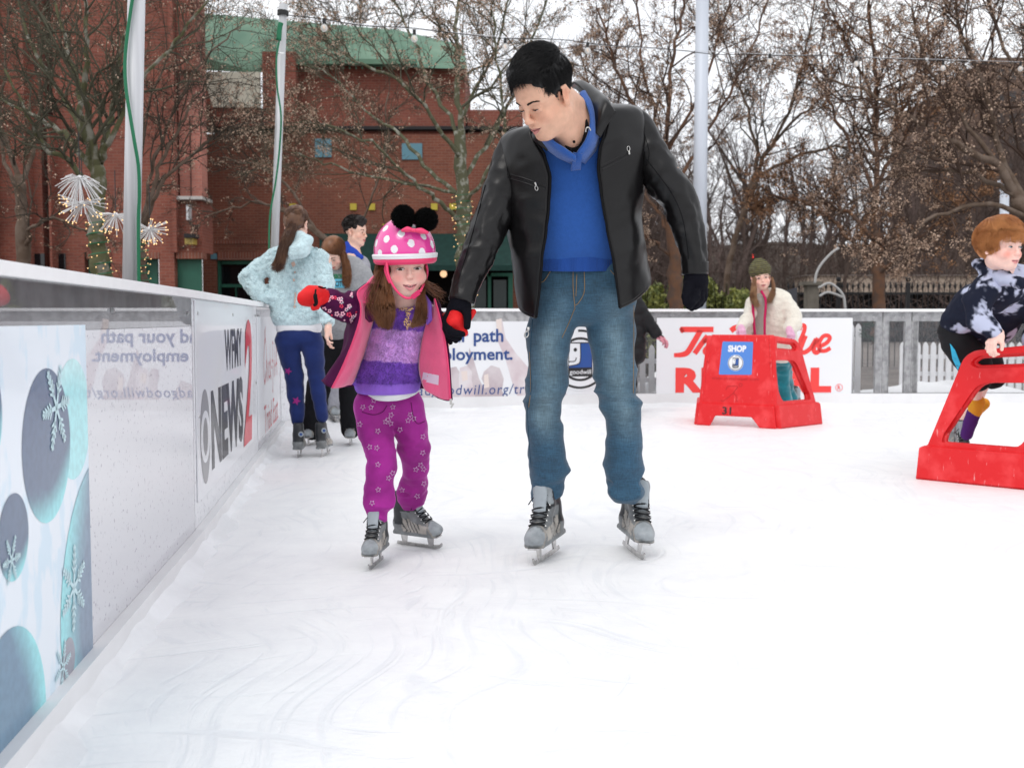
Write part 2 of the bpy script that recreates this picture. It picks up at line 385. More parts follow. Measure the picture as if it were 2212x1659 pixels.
# ================================================================ ice and ground
NEAR = (-.625, -.8); LP = lambda z: -.723-.122*z
PATH = [(LP(-.81), -.81), (LP(1.63), 1.63), (-1.217, 4.05), (-1.565, 6.53), (-1.835, 8.43), (-1.36, 10.15), (1.22, 10.82), (3.78, 10.86), (4.08, 10.87), (6.6, 10.9), (9.1, 10.6), (11.2, 9.2)]
g = MB(); g.quad((-120, -40, -.04), (160, -40, -.04), (160, 420, -.04), (-120, 420, -.04)); tag(g.build('ground', m_plaza), None, None, kind='structure')
xs = np.linspace(-3, 14, 60); ys = np.linspace(-6, 13, 60); gx, gy = np.meshgrid(xs, ys, indexing='ij')
icepoly = [(p[0]-.02, p[1]) if i < 5 else (p[0], p[1]+.03) for i, p in enumerate(PATH)]+[(13, 4), (13, -6), (LP(-6), -6)]
tag(add('ice', [(x, y, 0) for x, y in icepoly], [tuple(range(len(icepoly)))[::-1]], m_ice), None, None, kind='structure')
# woodland slope rising behind the trees
V = []; F = []; nx, ny = 60, 14
for i in range(nx):
    for j in range(ny):
        x = -10+i*2.6; y = 46+j*7; V.append((x, y, -.1+.42*(y-46)*min(1, max(0, (x+2)/14))**.5*.28+.25*math.sin(x*.4+j)))
for i in range(nx-1):
    for j in range(ny-1): F.append((i*ny+j, (i+1)*ny+j, (i+1)*ny+j+1, i*ny+j+1))
tag(add('hillside', V, F, m_soil, smooth=True), None, None, kind='structure')

# ================================================================ rink boards
def hit(a, b, x):
    """where the sight line through picture column x meets the board a-b: (distance along, depth)"""
    u = (x-CX)/FV; a = np.array(a); d = np.array(b)-a; L = np.linalg.norm(d); d = d/L
    # a.x + s d.x = u*k*(a.y + s d.y) ; k corrects for pitch, ~1
    s = (u*a[1]-a[0])/(d[0]-u*d[1]); return s, a[1]+s*d[1]
def zat(y, d): return P(CX, y, d)[2]
WH = .99
class Board:
    def __init__(s, i):
        s.a = np.array(PATH[i]); s.b = np.array(PATH[i+1]); s.L = np.linalg.norm(s.b-s.a); s.d = (s.b-s.a)/s.L
        s.n = np.array((s.d[1], -s.d[0]))  # towards the ice
    def pt(s, x, y, lift=.004):
        k, dep = hit(s.a, s.b, x); q = s.a+s.d*k+s.n*lift; return np.array((q[0], q[1], zat(y, dep)))
    def sz(s, x, y): k, dep = hit(s.a, s.b, x); return np.array((k, zat(y, dep)))
    def put(s, V2, lift):
        V2 = np.asarray(V2, float); q = s.a+V2[:, :1]*s.d+s.n*lift; return np.column_stack([q, V2[:, 1]])
blabels = ['near white rink board section running past the camera on the left', 'glossy rink board section at lower left carrying the blue winter poster',
 'rink board section carrying the grey and red television news sign', 'narrow rink board section with the red script sign beside the girl in blue fleece',
 'white corner rink board section behind the girls in hoodies', 'far rink board section carrying the career training banner',
 'far rink board section behind the red lettered rental sign', 'narrow framed gate section of the far rink board', 'clear far rink board section behind the red-haired boy',
 'clear far rink board section beyond the right edge of the view', 'rink board corner section beyond the right edge of the view']
boards = []
for i in range(len(PATH)-1):
    B = Board(i); boards.append(B)
    clear = i >= 6
    t = thing('rink_board', blabels[i], 'rink board', (B.a[0], B.a[1], 0), 'sections of the rink boards')
    cap = MB(); cap.slab(B.a, B.b, WH-.028, WH, .075, .012); cap.build('top_rail', m_cap, t)
    kk = MB(); kk.slab(B.a, B.b, .0, .075 if i < 5 else .13, .035, -.018); kk.build('kick_strip', m_kick, t)
    e = .004
    if clear:
        for (z0, z1) in ((.075, .135), (WH-.125, WH-.03)):
            r_ = MB(); r_.slab(B.a+B.d*.005, B.b-B.d*.005, z0, z1, .04, .03); r_.build('rail', m_frame, t)
        pk = [0.035, B.L-.035]+([.55, B.L-.62] if i == 8 else [])+([B.L/2] if i == 6 else [])
        for s_ in pk:
            r_ = MB(); q = B.a+B.d*s_; r_.slab(q-B.d*.033, q+B.d*.033, .135, WH-.125, .05, .03); r_.build('post', m_frame, t)
        pn = MB(); pn.slab(B.a+B.d*.01, B.b-B.d*.01, .09, WH-.05, .006, .002); pn.build('clear_panel', m_clear, t)
    else:
        mt = m_pane if i in (0, 1, 3) else m_white
        pn = MB(); pn.slab(B.a+B.d*e, B.b-B.d*e, .06, WH-.135, .012, .006); pn.build('panel', mt, t)
        pn = MB(); pn.slab(B.a+B.d*e, B.b-B.d*e, WH-.134, WH-.029, .012, .006); pn.build('rail', m_railg if i in (0, 1, 3) else (m_frame if i == 5 else m_white), t)
        pn = MB(); pn.slab(B.a, B.b, .05, WH-.03, .04, .036); pn.build('backing', m_frame, t)
    if 0 < i < 9:
        nb = max(2, int(B.L/.75))
        for s_ in np.linspace(.12, B.L-.1, nb):
            for z_ in ((WH-.085, .5) if i in (2,) and (s_ < .2 or s_ > B.L-.2) else (WH-.085,)):
                bb = MB(); q = B.a+B.d*s_; bb.cyl((q[0]+B.n[0]*.001, q[1]+B.n[1]*.001, z_), (q[0]+B.n[0]*.008, q[1]+B.n[1]*.008, z_), .007, 8); bb.build('bolt', m_bolt, t)
    # snow scraped against the foot of the boards
    V = []; F = []; n = int(B.L/.05)+2
    for j in range(n):
        s_ = B.L*j/(n-1); q = B.a+B.d*s_; w = .05+.05*abs(vnoise(np.array([q[0]*2, q[1]*2, 0])))+.03*vnoise(np.array([q[0]*9, q[1]*9, 0])); h = .03+.02*vnoise(np.array([q[0]*5, q[1]*5, .5]))
        for (o, z) in ((.0, h+.02), (w*.4, h*.8), (w*.8, h*.25), (w*1.3, -.012)):
            q = B.a+B.d*s_+B.n*(o+.018); V.append((q[0], q[1], z))
    for j in range(n-1):
        for k in range(3): F.append((j*4+k, j*4+k+1, (j+1)*4+k+1, (j+1)*4+k))
    tag(add('snow_ridge', V, F, m_snow, smooth=True), 'low ridge of scraped snow along the foot of the boards', 'snow', kind='stuff')
# ---- prints
def flat(B, name, drawings, mats_, parent, base=.006):
    """drawings: list of (V2, F, material index), each lifted a little above the last"""
    V = []; F = []; M = []; k = 0
    for li, (v, f, m) in enumerate(drawings):
        w = B.put(v, base+.0004*li); V.append(w); F += [tuple(a+k for a in q) for q in f]; M += [m]*len(f); k += len(w)
    return add(name, np.concatenate(V), F, mats_, parent, midx=M)
def rect2(x0, z0, x1, z1): return np.array([(x0, z0), (x1, z0), (x1, z1), (x0, z1)]), [(0, 1, 2, 3)]
def txt(B, body, x0, x1, y0, y1, bold=.01, shear=0, spacing=1):
    """text fitted in a picture box on board B (baseline to top)"""
    p0 = B.sz(x0, y1); p1 = B.sz(x1, (y1-HY)*1+HY); s0, z0 = p0; _, z1 = B.sz(x0, y0); s1 = p1[0]
    v, f = text_mesh(body, bold=bold, shear=shear, spacing=spacing, w=s1-s0, h=z1-z0); return v+np.array((s0, z0)), f
m_pr_white = mat('banner_white', (.80, .81, .84), .4, coat=.5)
m_pr_dark = mat('print_charcoal', (.035, .037, .045), .5, coat=.4); m_pr_red = mat('print_red', (.62, .03, .05), .5, coat=.4)
m_pr_grey = mat('print_grey', (.28, .28, .29), .5, coat=.4); m_pr_blue = mat('print_blue', (.022, .085, .32), .5, coat=.3)
m_pr_navy = mat('print_navy', (.02, .065, .24), .5); m_pr_black = mat('print_black', (.02, .02, .022), .5)
m_pr_orange = mat('print_orange_red', (.86, .055, .05), .5); m_pr_mauve = mat('print_faded_mauve', (.62, .52, .55), .5, col2=(.72, .67, .69), vscale=4)
m_pr_mauve2 = mat('print_faded_grey_mauve', (.50, .42, .45), .5, col2=(.62, .56, .58), vscale=4); m_pr_skin = mat('print_faded_skin', (.76, .66, .62), .5)
# blue winter poster
B = boards[1]
sA, _ = hit(B.a, B.b, -260); sB, _ = hit(B.a, B.b, 181); sA = max(sA, .02); z_top = .868
t = thing('winter_poster', 'pale blue poster of slate and cyan baubles with snowflakes on the lower left boards', 'poster', tuple(B.a)+(0,))
bk = MB(); bk.slab(B.a+B.d*sA, B.a+B.d*sB, .06, z_top, .004, -.003); 
m_pbg = mat('poster_pale_blue', (.66, .80, .90), .4, col2=(.80, .86, .92), vscale=14, stretch=(1, 1, .5), ramp=(.42, .5), coat=.4)
bk.build('backing', m_pbg, t)
m_ball = mat('poster_bauble', (1, 1, 1), .4, attr='Col', coat=.5, var=.12, vscale=50)
def ball2(cx, cz, r, base, glow, gdir=(.6, -.8)):
    n = 48; V = []; C = []; F = []; K = 7
    for k in range(K+1):
        for j in range(n):
            a = 2*math.pi*j/n; rr_ = r*k/K; x = rr_*math.cos(a); z = rr_*math.sin(a); V.append((min(cx+x, sB-.002), max(.065, cz+z)))
            q = max(0, (x*gdir[0]+z*gdir[1])/r); q = min(1, max(0, (q*(k/K)-.3)*1.9)); C.append(np.array(base)*(1-q)+np.array(glow)*q)
    for k in range(K):
        for j in range(n): F.append((k*n+j, k*n+(j+1) % n, (k+1)*n+(j+1) % n, (k+1)*n+j))
    return np.array(V), F, np.array(C)
slate = (.10, .155, .25); cyan = (.32, .82, .86); balls = []
for (px, py, r, bs, gl, gd) in ((150, 905, .14, (.42, .84, .87), (.6, .92, .93), (0, 1)), (92, 962, .165, slate, cyan, (.3, -.95)), (205, 1290, .36, (.17, .25, .36), cyan, (-1, .1)), (12, 1160, .085, slate, cyan, (.2, -.95)),
                                (-8, 1600, .215, (.12, .24, .36), cyan, (.95, .3)), (125, 1425, .05, (.30, .30, .36), (.35, .35, .4), (0, 1)), (-60, 900, .12, slate, cyan, (.5, -.8)), (-130, 1200, .16, slate, cyan, (.5, .8))):
    s_, z_ = B.sz(px, py)
    if s_ < sA+.05: continue
    balls.append(ball2(s_, z_, r, bs, gl, gd))
for li, (v, f, c) in enumerate(balls): add('bauble_print', B.put(v, .0055+.0002*li), f, m_ball, t, colors=c)
def flake(px, py, r, arms=6, rot_=0):
    s_, z_ = B.sz(px, py); st = []
    for a in range(arms):
        an = rot_+a*math.pi*2/arms; d_ = np.array((math.cos(an), math.sin(an))); e_ = np.array((-d_[1], d_[0])); c_ = np.array((s_, z_))
        st.append(([c_, c_+d_*r], [.014*r/.12, .008*r/.12]))
        for q in (.35, .5, .65, .8):
            for sg in (1, -1): st.append(([c_+d_*r*q, c_+d_*r*(q+.16)+e_*sg*r*.2*(1.25-q)], [.011*r/.12, .006*r/.12]))
    v, f = strokes2d(st); v[:, 0] = np.minimum(v[:, 0], sB-.003); return v, f, 0
m_flake = mat('poster_snowflake', (.55, .77, .82), .4, coat=.4)
for fl_ in (flake(112, 880, .10, rot_=.1), flake(140, 1270, .10, rot_=.4), flake(4, 1210, .05), flake(112, 1440, .06, rot_=.2)): flat(B, 'snowflake_print', [fl_], [m_flake], t, .0073)
# television news sign
B = boards[2]
t = thing('news_sign', 'white sign with a grey eye, dark NEWS lettering and a tall red 2', 'sign', tuple(B.a)+(0,))
bk = MB(); s1, _ = hit(B.a, B.b, 420); s2, _ = hit(B.a, B.b, 543); bk.slab(B.a+B.d*s1, B.a+B.d*s2, .17, .955, .004, -.003); bk.build('backing', m_pr_white, t)
flat(B, 'lettering', [(*txt(B, 'WFMY', 483, 520, 712, 803, bold=.025), 0)], [m_pr_dark], t)
flat(B, 'lettering', [(*txt(B, 'NEWS', 451, 521, 843, 1018, bold=.05), 0)], [m_pr_dark], t)
flat(B, 'numeral', [(*txt(B, '2', 521, 541, 690, 966, bold=.03, shear=.25), 0)], [m_pr_red], t, .008)
cs, cz = B.sz(437.5, 943); rz_ = 103*mpp(hit(B.a, B.b, 437)[1]); sx_ = (hit(B.a, B.b, 448)[0]-hit(B.a, B.b, 427)[0])/2/rz_
v, f = disc2d((cs, cz), rz_, 40, sx_)
v2, f2 = ring2d((cs, cz), rz_*.55, rz_*.62, 0, 360, 40, sx_*1.5)
lens_ = [(cs+sx_*rz_*.97*math.cos(a), cz+rz_*.55*math.sin(a)) for a in np.linspace(0, 2*math.pi, 40, endpoint=False)]
v3, f3 = disc2d((cs, cz), rz_*.40, 32, sx_*1.2)
flat(B, 'eye_logo', [(v, f, 0), (np.array(lens_), [tuple(range(40))], 1), (v3, f3, 0)], [m_pr_grey, m_pr_white], t)
# red script sign
B = boards[3]
t = thing('restaurant_sign', 'white sign with thin red script lettering beside the girl in blue fleece', 'sign', tuple(B.a)+(0,))
bk = MB(); s1, _ = hit(B.a, B.b, 554); s2, _ = hit(B.a, B.b, 601); bk.slab(B.a+B.d*s1, B.a+B.d*s2, .14, .90, .004, -.003); bk.build('backing', m_pr_white, t)
# script name drawn with strokes, x 0..10, y 0..2
scr = [([(1.6, 1.55), (1.1, 1.75), (.4, 1.2), (.2, .5), (.7, .1), (1.5, .5)], .16), ([(.95, 2.1), (1.1, 1.75), (1.5, 2.2)], .13), ([(1.7, .1), (1.9, 1.5)], .13), ([(1.8, .6), (2.2, .9), (2.35, .1)], .12), ([(2.8, .1), (2.85, .8)], .13),
       ([(3.8, .7), (3.4, .8), (3.3, .3), (3.9, .2)], .12), ([(4.1, .1), (4.3, 1.5)], .13), ([(4.9, .9), (4.25, .5), (4.9, .1)], .12), ([(5.1, .55), (5.5, .55)], .12), ([(6.6, 1.5), (6.1, 1.4), (6.0, -.3), (5.7, -.4)], .13), ([(5.8, .8), (6.4, .8)], .11),
       ([(6.9, .1), (6.95, .8)], .13), ([(7.4, .1), (7.5, 1.5)], .13), ([(7.8, .55), (8.2, .55)], .12), ([(8.4, .1), (9.0, 1.6), (9.4, .1)], .14), ([(8.6, .6), (9.3, .6)], .12)]
v, f = strokes2d(scr); x0, z0 = B.sz(567, 835); x1, _ = B.sz(597, 820); _, z1 = B.sz(567, 700); v = v*np.array(((x1-x0)/9.6, (z1-z0)/2.3))+np.array((x0, z0))
flat(B, 'lettering', [(v, f, 0)], [m_pr_red], t)
flat(B, 'lettering', [(*txt(B, 'Triad East', 567, 597, 878, 940, bold=.0), 0)], [m_pr_red], t)
# career training banner
B = boards[5]
t = thing('training_banner', 'long white banner with blue career lettering, faded people and a round smiling logo', 'banner', tuple(B.a)+(0,))
s1, _ = hit(B.a, B.b, 790); s2, _ = hit(B.a, B.b, 1372); bk = MB(); bk.slab(B.a+B.d*s1, B.a+B.d*s2, .10, .865, .004, -.003); bk.build('backing', m_pr_white, t)
def Z9(x, y): return (863+x*.26, 594.5+y*.26)       # close-up of the banner
def poly(pts): return np.array([B.sz(*Z9(*p)) for p in pts]), [tuple(range(len(pts)))]
ppl = [(*poly([(800, 380), (850, 360), (880, 520), (960, 640), (1080, 780), (1300, 900), (1450, 1050), (1040, 1060), (960, 980), (880, 700), (820, 560)]), 0),
       (*poly([(580, 600), (560, 760), (600, 1000), (720, 1080), (760, 1060), (660, 860), (620, 720)]), 1), (*poly([(700, 800), (760, 750), (830, 770), (865, 860), (850, 960), (900, 1065), (720, 1075), (690, 960), (700, 900), (680, 860)]), 1),
       (*poly([(420, 770), (470, 760), (495, 800), (490, 860), (520, 1080), (400, 1085), (430, 900), (415, 830)]), 1), (*poly([(500, 770), (560, 750), (600, 800), (600, 880), (640, 1080), (500, 1080), (490, 880)]), 0),
       (*poly([(150, 900), (240, 860), (300, 960), (310, 1090), (150, 1095)]), 1), (*poly([(700, 830), (735, 820), (745, 930), (700, 940)]), 2), (*poly([(510, 800), (560, 795), (565, 870), (520, 880)]), 2), (*poly([(800, 370), (845, 360), (850, 470), (810, 470)]), 2)]
flat(B, 'faded_people_print', ppl, [m_pr_mauve, m_pr_mauve2, m_pr_skin], t, .0055)
flat(B, 'lettering', [(*txt(B, 'Find your path', 862, 1087, 711, 749, bold=.022), 0)], [m_pr_navy], t, .009)
flat(B, 'lettering', [(*txt(B, 'to employment.', 862, 1107, 753, 788, bold=.022), 0)], [m_pr_navy], t, .009)
flat(B, 'lettering', [(*txt(B, 'triadgoodwill.org/train', 868, 1168, 833, 862, bold=.0, shear=.15, spacing=1.15), 0)], [m_pr_navy], t, .009)
def goodwill(pl, c, r, disc=True):
    """round logo: (V2, F, mat) list; mats white, black, blue"""
    c = np.array(c, float); o = []
    o.append((*disc2d(c, r*1.06, 40), 0))
    o.append((*ring2d(c, r*.92, r, -115, 95, 40), 1)); o.append((*ring2d(c, r*.80, r*.88, 20, 160, 30), 1)) if False else None
    o.append((*ring2d(c, r*.93, r, 180-70, 180+65, 30), 1)); o.append((*ring2d(c, r*.66, r*.74, 50, 130, 20), 1)); o.append((*ring2d(c, r*.66, r*.74, 230, 310, 20), 1))
    w = r*.40; o.append((*rect2(c[0]-w-r*.03, c[1]-r*.58, c[0]+w+r*.03, c[1]+r*.57), 1)); o.append((*rect2(c[0]-w, c[1]-r*.28, c[0]+w, c[1]+r*.53), 2))
    o.append((np.array([(c[0]-w, c[1]+r*.53), (c[0], c[1]+r*.53), (c[0], c[1]), (c[0]-r*.05, c[1]-r*.12), (c[0]-r*.15, c[1]-r*.2), (c[0]-w, c[1]-r*.22)])[::-1], [tuple(range(6))], 0))
    o.append((*disc2d(c+np.array((-r*.18, r*.32)), r*.065, 16), 1))
    o.append((*strokes2d([([c+np.array((-w, -.08*r)), c+np.array((-.2*r, -.06*r)), c+np.array((-.14*r, .06*r))], .035*r)]), 1))
    o.append((*strokes2d([([c+np.array((0, r*.53)), c+np.array((0, 0)), c+np.array((-.08*r, -.16*r)), c+np.array((-w, -.23*r))], .035*r)]), 1))
    v, f = text_mesh('goodwill', bold=.012, w=w*1.9, h=r*.2); o.append((v+np.array((c[0]-w*.95, c[1]-r*.55)), f, 0))
    return o
cs, cz = B.sz(1253, 776); flat(B, 'round_logo', goodwill(B, (cs, cz), 64*mpp(10.7)), [m_pr_white, m_pr_black, m_pr_blue], t, .009)
# rental sign
B = boards[6]
t = thing('rental_sign', 'white sign with large red script and block RENTAL lettering on the far boards', 'sign', tuple(B.a)+(0,))
s1, _ = hit(B.a, B.b, 1418); s2, _ = hit(B.a, B.b, 1840); bk = MB(); bk.slab(B.a+B.d*s1, B.a+B.d*s2, .075, .90, .006, -.008); bk.build('backing', m_pr_white, t)
def Z3(x, y): return (1342.3+x*.2543, 536.9+y*.2543)
def st3(pts, w): return ([B.sz(*Z3(*p)) for p in pts], [q*.2543*mpp(10.85) for q in (w if isinstance(w, (list, tuple)) else [w, w])])
tv = [st3([(497, 688), (600, 688), (690, 688), (778, 688)], 46), st3([(498, 676), (522, 712)], 30), st3([(672, 690), (610, 800), (560, 880), (510, 902), (445, 906)], [48, 48, 48, 42, 34]),
      st3([(728, 742), (670, 820), (620, 892)], 44), st3([(690, 800), (740, 765), (770, 770), (740, 820), (705, 865), (720, 890), (780, 870), (840, 800)], 34), st3([(862, 760), (820, 840), (830, 890), (880, 860)], 40),
      st3([(900, 840), (960, 790), (950, 760), (900, 790), (880, 850), (920, 885), (980, 850)], 32), st3([(925, 700), (960, 675), (1010, 672), (1040, 720), (1030, 890)], 46), st3([(1030, 890), (1120, 760), (1200, 690)], 34),
      st3([(1230, 780), (1170, 780), (1150, 860), (1190, 885), (1240, 800), (1225, 880), (1270, 870)], 36), st3([(1290, 870), (1400, 720), (1410, 660), (1370, 700), (1320, 880), (1370, 880)], 36),
      st3([(1420, 780), (1395, 870), (1440, 880), (1490, 800), (1480, 880), (1530, 860)], 36), st3([(1560, 740), (1520, 850), (1540, 885), (1600, 850), (1650, 770)], 38), st3([(1505, 690), (1520, 655), (1550, 660), (1540, 720), (1490, 830)], 34),
      st3([(1665, 760), (1630, 850), (1650, 885), (1690, 860)], 38), st3([(1680, 835), (1740, 800), (1765, 760), (1740, 738), (1700, 755), (1672, 820), (1690, 865), (1730, 868), (1772, 845)], 34)]
flat(B, 'lettering', [(*strokes2d(tv), 0)], [m_pr_orange], t, .014)
flat(B, 'lettering', [(*txt(B, 'RENTAL', 1459, 1796, 794, 848, bold=.06, spacing=1.1), 0)], [m_pr_orange], t, .014)
cs, cz = B.sz(1813, 837); rr0 = 8*mpp(10.8)
v, f = text_mesh('R', bold=.01, w=rr0*.8, h=rr0*1.1); flat(B, 'registered_mark', [(*ring2d((cs, cz), rr0*.86, rr0, 0, 360, 24), 0), (v+np.array((cs-rr0*.4, cz-rr0*.55)), f, 0)], [m_pr_orange], t, .014)
# ================================================================ white picket fence and snow behind the clear boards
m_picket = mat('white_picket_paint', (.8, .8, .82), .6, var=.06)
def picket_fence(x0, x1, y0, y1, z1, label, d0=0):
    n = int(abs(x1-x0)/.085)+1; t = thing('picket_fence', label, 'fence', (x0, y0, -.04), 'white picket fences behind the boards')
    rl = MB()
    for z in (.22, z1-.2): rl.slab((x0, y0), (x1, y1), z, z+.05, .02, .025)
    rl.build('rail', m_picket, t); me = None
    for k in range(n):
        f = k/(n-1) if n > 1 else 0; x = x0+(x1-x0)*f; y = y0+(y1-y0)*f
        if me is None:
            p = MB(); V = [(-.03, -.01, -.04), (.03, -.01, -.04), (.03, -.01, z1-.05), (.02, -.01, z1-.02), (.0, -.01, z1), (-.02, -.01, z1-.02), (-.03, -.01, z1-.05)]; V = V+[(a, .01, c) for a, b_, c in V]
            p.raw(np.array(V)+np.array((x0, y0, 0)), [(0, 1, 2, 3, 4, 5, 6), (13, 12, 11, 10, 9, 8, 7)]+[(i, (i+1) % 7+7 if False else i+7, (i+1) % 7+7, (i+1) % 7) for i in range(7)])
            o = p.build('picket', m_picket, t); me = o.data
        else:
            o = bpy.data.objects.new('picket', me); COL.objects.link(o); o.parent = t; o.location = (x-x0, y-y0, 0)
picket_fence(3.36, 3.72, 11.25, 11.45, .84, 'short white picket fence right of the rental sign')
picket_fence(4.62, 6.6, 12.6, 12.3, .62, 'low white picket fence blurred behind the boy in tie-dye')
picket_fence(1.28, 1.95, 11.2, 11.25, .62, 'white picket fence showing between the man and the rental sign')
def snowpile(c, r, h, label, seed):
    V = []; F = []; n, m = 40, 14
    for i in range(m+1):
        for j in range(n):
            a = 2*math.pi*j/n; q = i/m; x = math.cos(a)*q*r[0]; y = math.sin(a)*q*r[1]; z = h*(1-q*q)*(1+.35*fbm(np.array([x*3+seed, y*3, 1]))) if i < m else -.05
            V.append((c[0]+x, c[1]+y, z-.03))
    for i in range(m):
        for j in range(n): F.append((i*n+j, (i+1)*n+j, (i+1)*n+(j+1) % n, i*n+(j+1) % n))
    tag(add('snow_pile', V, F, m_snow, smooth=True), label, 'snow pile')
snowpile((1.75, 11.55), (.9, .45), .42, 'dirty snow pile behind the boards between man and rental sign', 3)
snowpile((4.9, 12.0), (1.3, .5), .2, 'low snow pile behind the clear boards at right', 9)
snowpile((3.3, 11.7), (.7, .35), .2, 'small snow heap behind the short picket fence', 5)
# wreath with bell on the fence
t = thing('wreath', 'dark green wreath hanging on the white picket fence', 'wreath', (3.78, 11.2, .78)); w_ = MB()
m_green = mat('evergreen_sprig', (.02, .06, .035), .8, var=.4, vscale=30)
for k in range(260):
    a = rng.random()*6.28; c = np.array((3.78+.08*math.cos(a), 11.2, .76+.08*math.sin(a))); d = rng.normal(size=3)*.03; w_.tube([c, c+d], [.006, .002], 3)
w_.build('sprigs', m_green, t)
m_silver = mat('silver_metal', (.7, .68, .62), .25, metal=1); m_redfab = mat('red_ribbon', (.5, .01, .02), .6)
t = thing('bell', 'silver bell with a red bow below the wreath', 'bell', (3.87, 11.18, .5)); bl = MB()
bl.tube([(3.87, 11.18, .60), (3.87, 11.18, .58), (3.87, 11.18, .54), (3.87, 11.18, .49), (3.87, 11.18, .47)], [.006, .028, .036, .052, .068], 14); bl.build('bell_body', m_silver, t, True)
bw = MB(); bw.ball((3.85, 11.17, .635), (.03, .012, .022), 5); bw.ball((3.90, 11.17, .635), (.03, .012, .022), 5); bw.build('bow', m_redfab, t, True)
# ================================================================ brick buildings
def brick_mat(name, c1, c2, mortar, bw=.213, bh=.078):
    m = bpy.data.materials.new(name); m.use_nodes = True; nt = m.node_tree; b = nt.nodes['Principled BSDF']; b.inputs['Roughness'].default_value = .85
    g = _n(nt, 'ShaderNodeNewGeometry'); sp = _n(nt, 'ShaderNodeSeparateXYZ'); nt.links.new(g.outputs['Position'], sp.inputs[0])
    sn = _n(nt, 'ShaderNodeSeparateXYZ'); nt.links.new(g.outputs['Normal'], sn.inputs[0]); ab = _n(nt, 'ShaderNodeMath', operation='ABSOLUTE'); nt.links.new(sn.outputs['X'], ab.inputs[0])
    gt = _n(nt, 'ShaderNodeMath', operation='GREATER_THAN'); gt.inputs[1].default_value = .7; nt.links.new(ab.outputs[0], gt.inputs[0])
    mx = _n(nt, 'ShaderNodeMix'); nt.links.new(gt.outputs[0], mx.inputs['Factor']); nt.links.new(sp.outputs['X'], mx.inputs['A']); nt.links.new(sp.outputs['Y'], mx.inputs['B'])
    cb = _n(nt, 'ShaderNodeCombineXYZ'); nt.links.new(mx.outputs['Result'], cb.inputs['X']); nt.links.new(sp.outputs['Z'], cb.inputs['Y'])
    br = _n(nt, 'ShaderNodeTexBrick', Scale=1.0); br.inputs['Brick Width'].default_value = bw; br.inputs['Row Height'].default_value = bh; br.inputs['Mortar Size'].default_value = .008; br.inputs['Mortar Smooth'].default_value = .3
    br.inputs['Color1'].default_value = c1+(1,); br.inputs['Color2'].default_value = c2+(1,); br.inputs['Mortar'].default_value = mortar+(1,); nt.links.new(cb.outputs[0], br.inputs['Vector'])
    n = _n(nt, 'ShaderNodeTexNoise', Scale=.7, Detail=6); nt.links.new(g.outputs['Position'], n.inputs['Vector'])
    m2 = _n(nt, 'ShaderNodeMix', data_type='RGBA'); m2.blend_type = 'MULTIPLY'; m2.inputs['Factor'].default_value = .7
    r = _n(nt, 'ShaderNodeMapRange'); r.inputs['From Min'].default_value = .3; r.inputs['From Max'].default_value = .7; r.inputs['To Min'].default_value = .6; r.inputs['To Max'].default_value = 1.15; nt.links.new(n.outputs['Fac'], r.inputs['Value'])
    nt.links.new(br.outputs['Color'], m2.inputs['A']); nt.links.new(r.outputs['Result'], m2.inputs['B']); nt.links.new(m2.outputs['Result'], b.inputs['Base Color'])
    bp = _n(nt, 'ShaderNodeBump', Strength=.7, Distance=.012); nt.links.new(br.outputs['Fac'], bp.inputs['Height']); bp.invert = True; nt.links.new(bp.outputs['Normal'], b.inputs['Normal'])
    return m
m_brA = brick_mat('red_brick', (.275, .082, .052), (.21, .060, .040), (.27, .13, .10))
m_brB = brick_mat('brown_red_brick', (.215, .070, .040), (.165, .050, .030), (.23, .12, .085))
m_brC = brick_mat('salmon_brick', (.60, .24, .18), (.50, .19, .145), (.5, .28, .24))
m_brD = brick_mat('soldier_brick', (.24, .08, .048), (.19, .06, .04), (.3, .2, .16), .085, .33)
m_conc = mat('pale_stone', (.5, .48, .46), .8, var=.15); m_dband = mat('dark_band', (.03, .028, .03), .8)
m_cream = mat('cream_panel', (.74, .72, .60), .7, var=.12, vscale=1.5)
m_copper = mat('green_roof_metal', (.085, .175, .12), .6, col2=(.15, .25, .175), vscale=.9, stretch=(1, 1, .2), ramp=(.35, .65))
m_door = mat('green_door_paint', (.022, .13, .085), .5, var=.2, vscale=2); m_teal = mat('dark_teal_awning', (.011, .040, .034), .7, var=.2)
m_glass = mat('dark_window_glass', (.008, .009, .011), .08, coat=.3); m_void = mat('dark_interior', (.006, .005, .005), .9)
m_yel = mat('yellow_tile', (.50, .40, .06), .6); m_blu = mat('blue_tile', (.12, .25, .31), .6); m_greyp = mat('aluminium', (.60, .61, .63), .42, metal=.2, var=.12, vscale=30, stretch=(1, 1, .02))
def pbox(mb, x0, x1, y0, y1, d, dep, m=0, floor=False):
    a = P(x0, y0, d); c = P(x1, y1, d); z0 = -.04 if floor else c[2]
    mb.box(((a[0]+c[0])/2, d+dep/2, (a[2]+z0)/2), (abs(c[0]-a[0]), dep, a[2]-z0), 0, m)
def part(name, m, par, *boxes):
    for i, bx in enumerate(boxes):
        q = MB(); pbox(q, *bx); o = q.build(name, m, par)
    return o
DB = 31.0
b1 = thing('brick_building', 'tall red brick building at far left with pilasters and green doors', 'building', (P(200, 690, 26)[0], 28, -.04))
part('wall', m_brA, b1, (-700, 100, -330, 750, 27, 6, 0, True), (100, 373, -330, 545, 27.3, 1), (373, 425, -330, 152, 27.3, .8), (373, 437, 433, 545, 27.4, 1))
part('wall', m_brA, b1, (100, 187, 545, 750, 27.3, 1, 0, True), (240, 311, 545, 750, 27.3, 1, 0, True), (343, 380, 545, 750, 27.3, 1, 0, True))
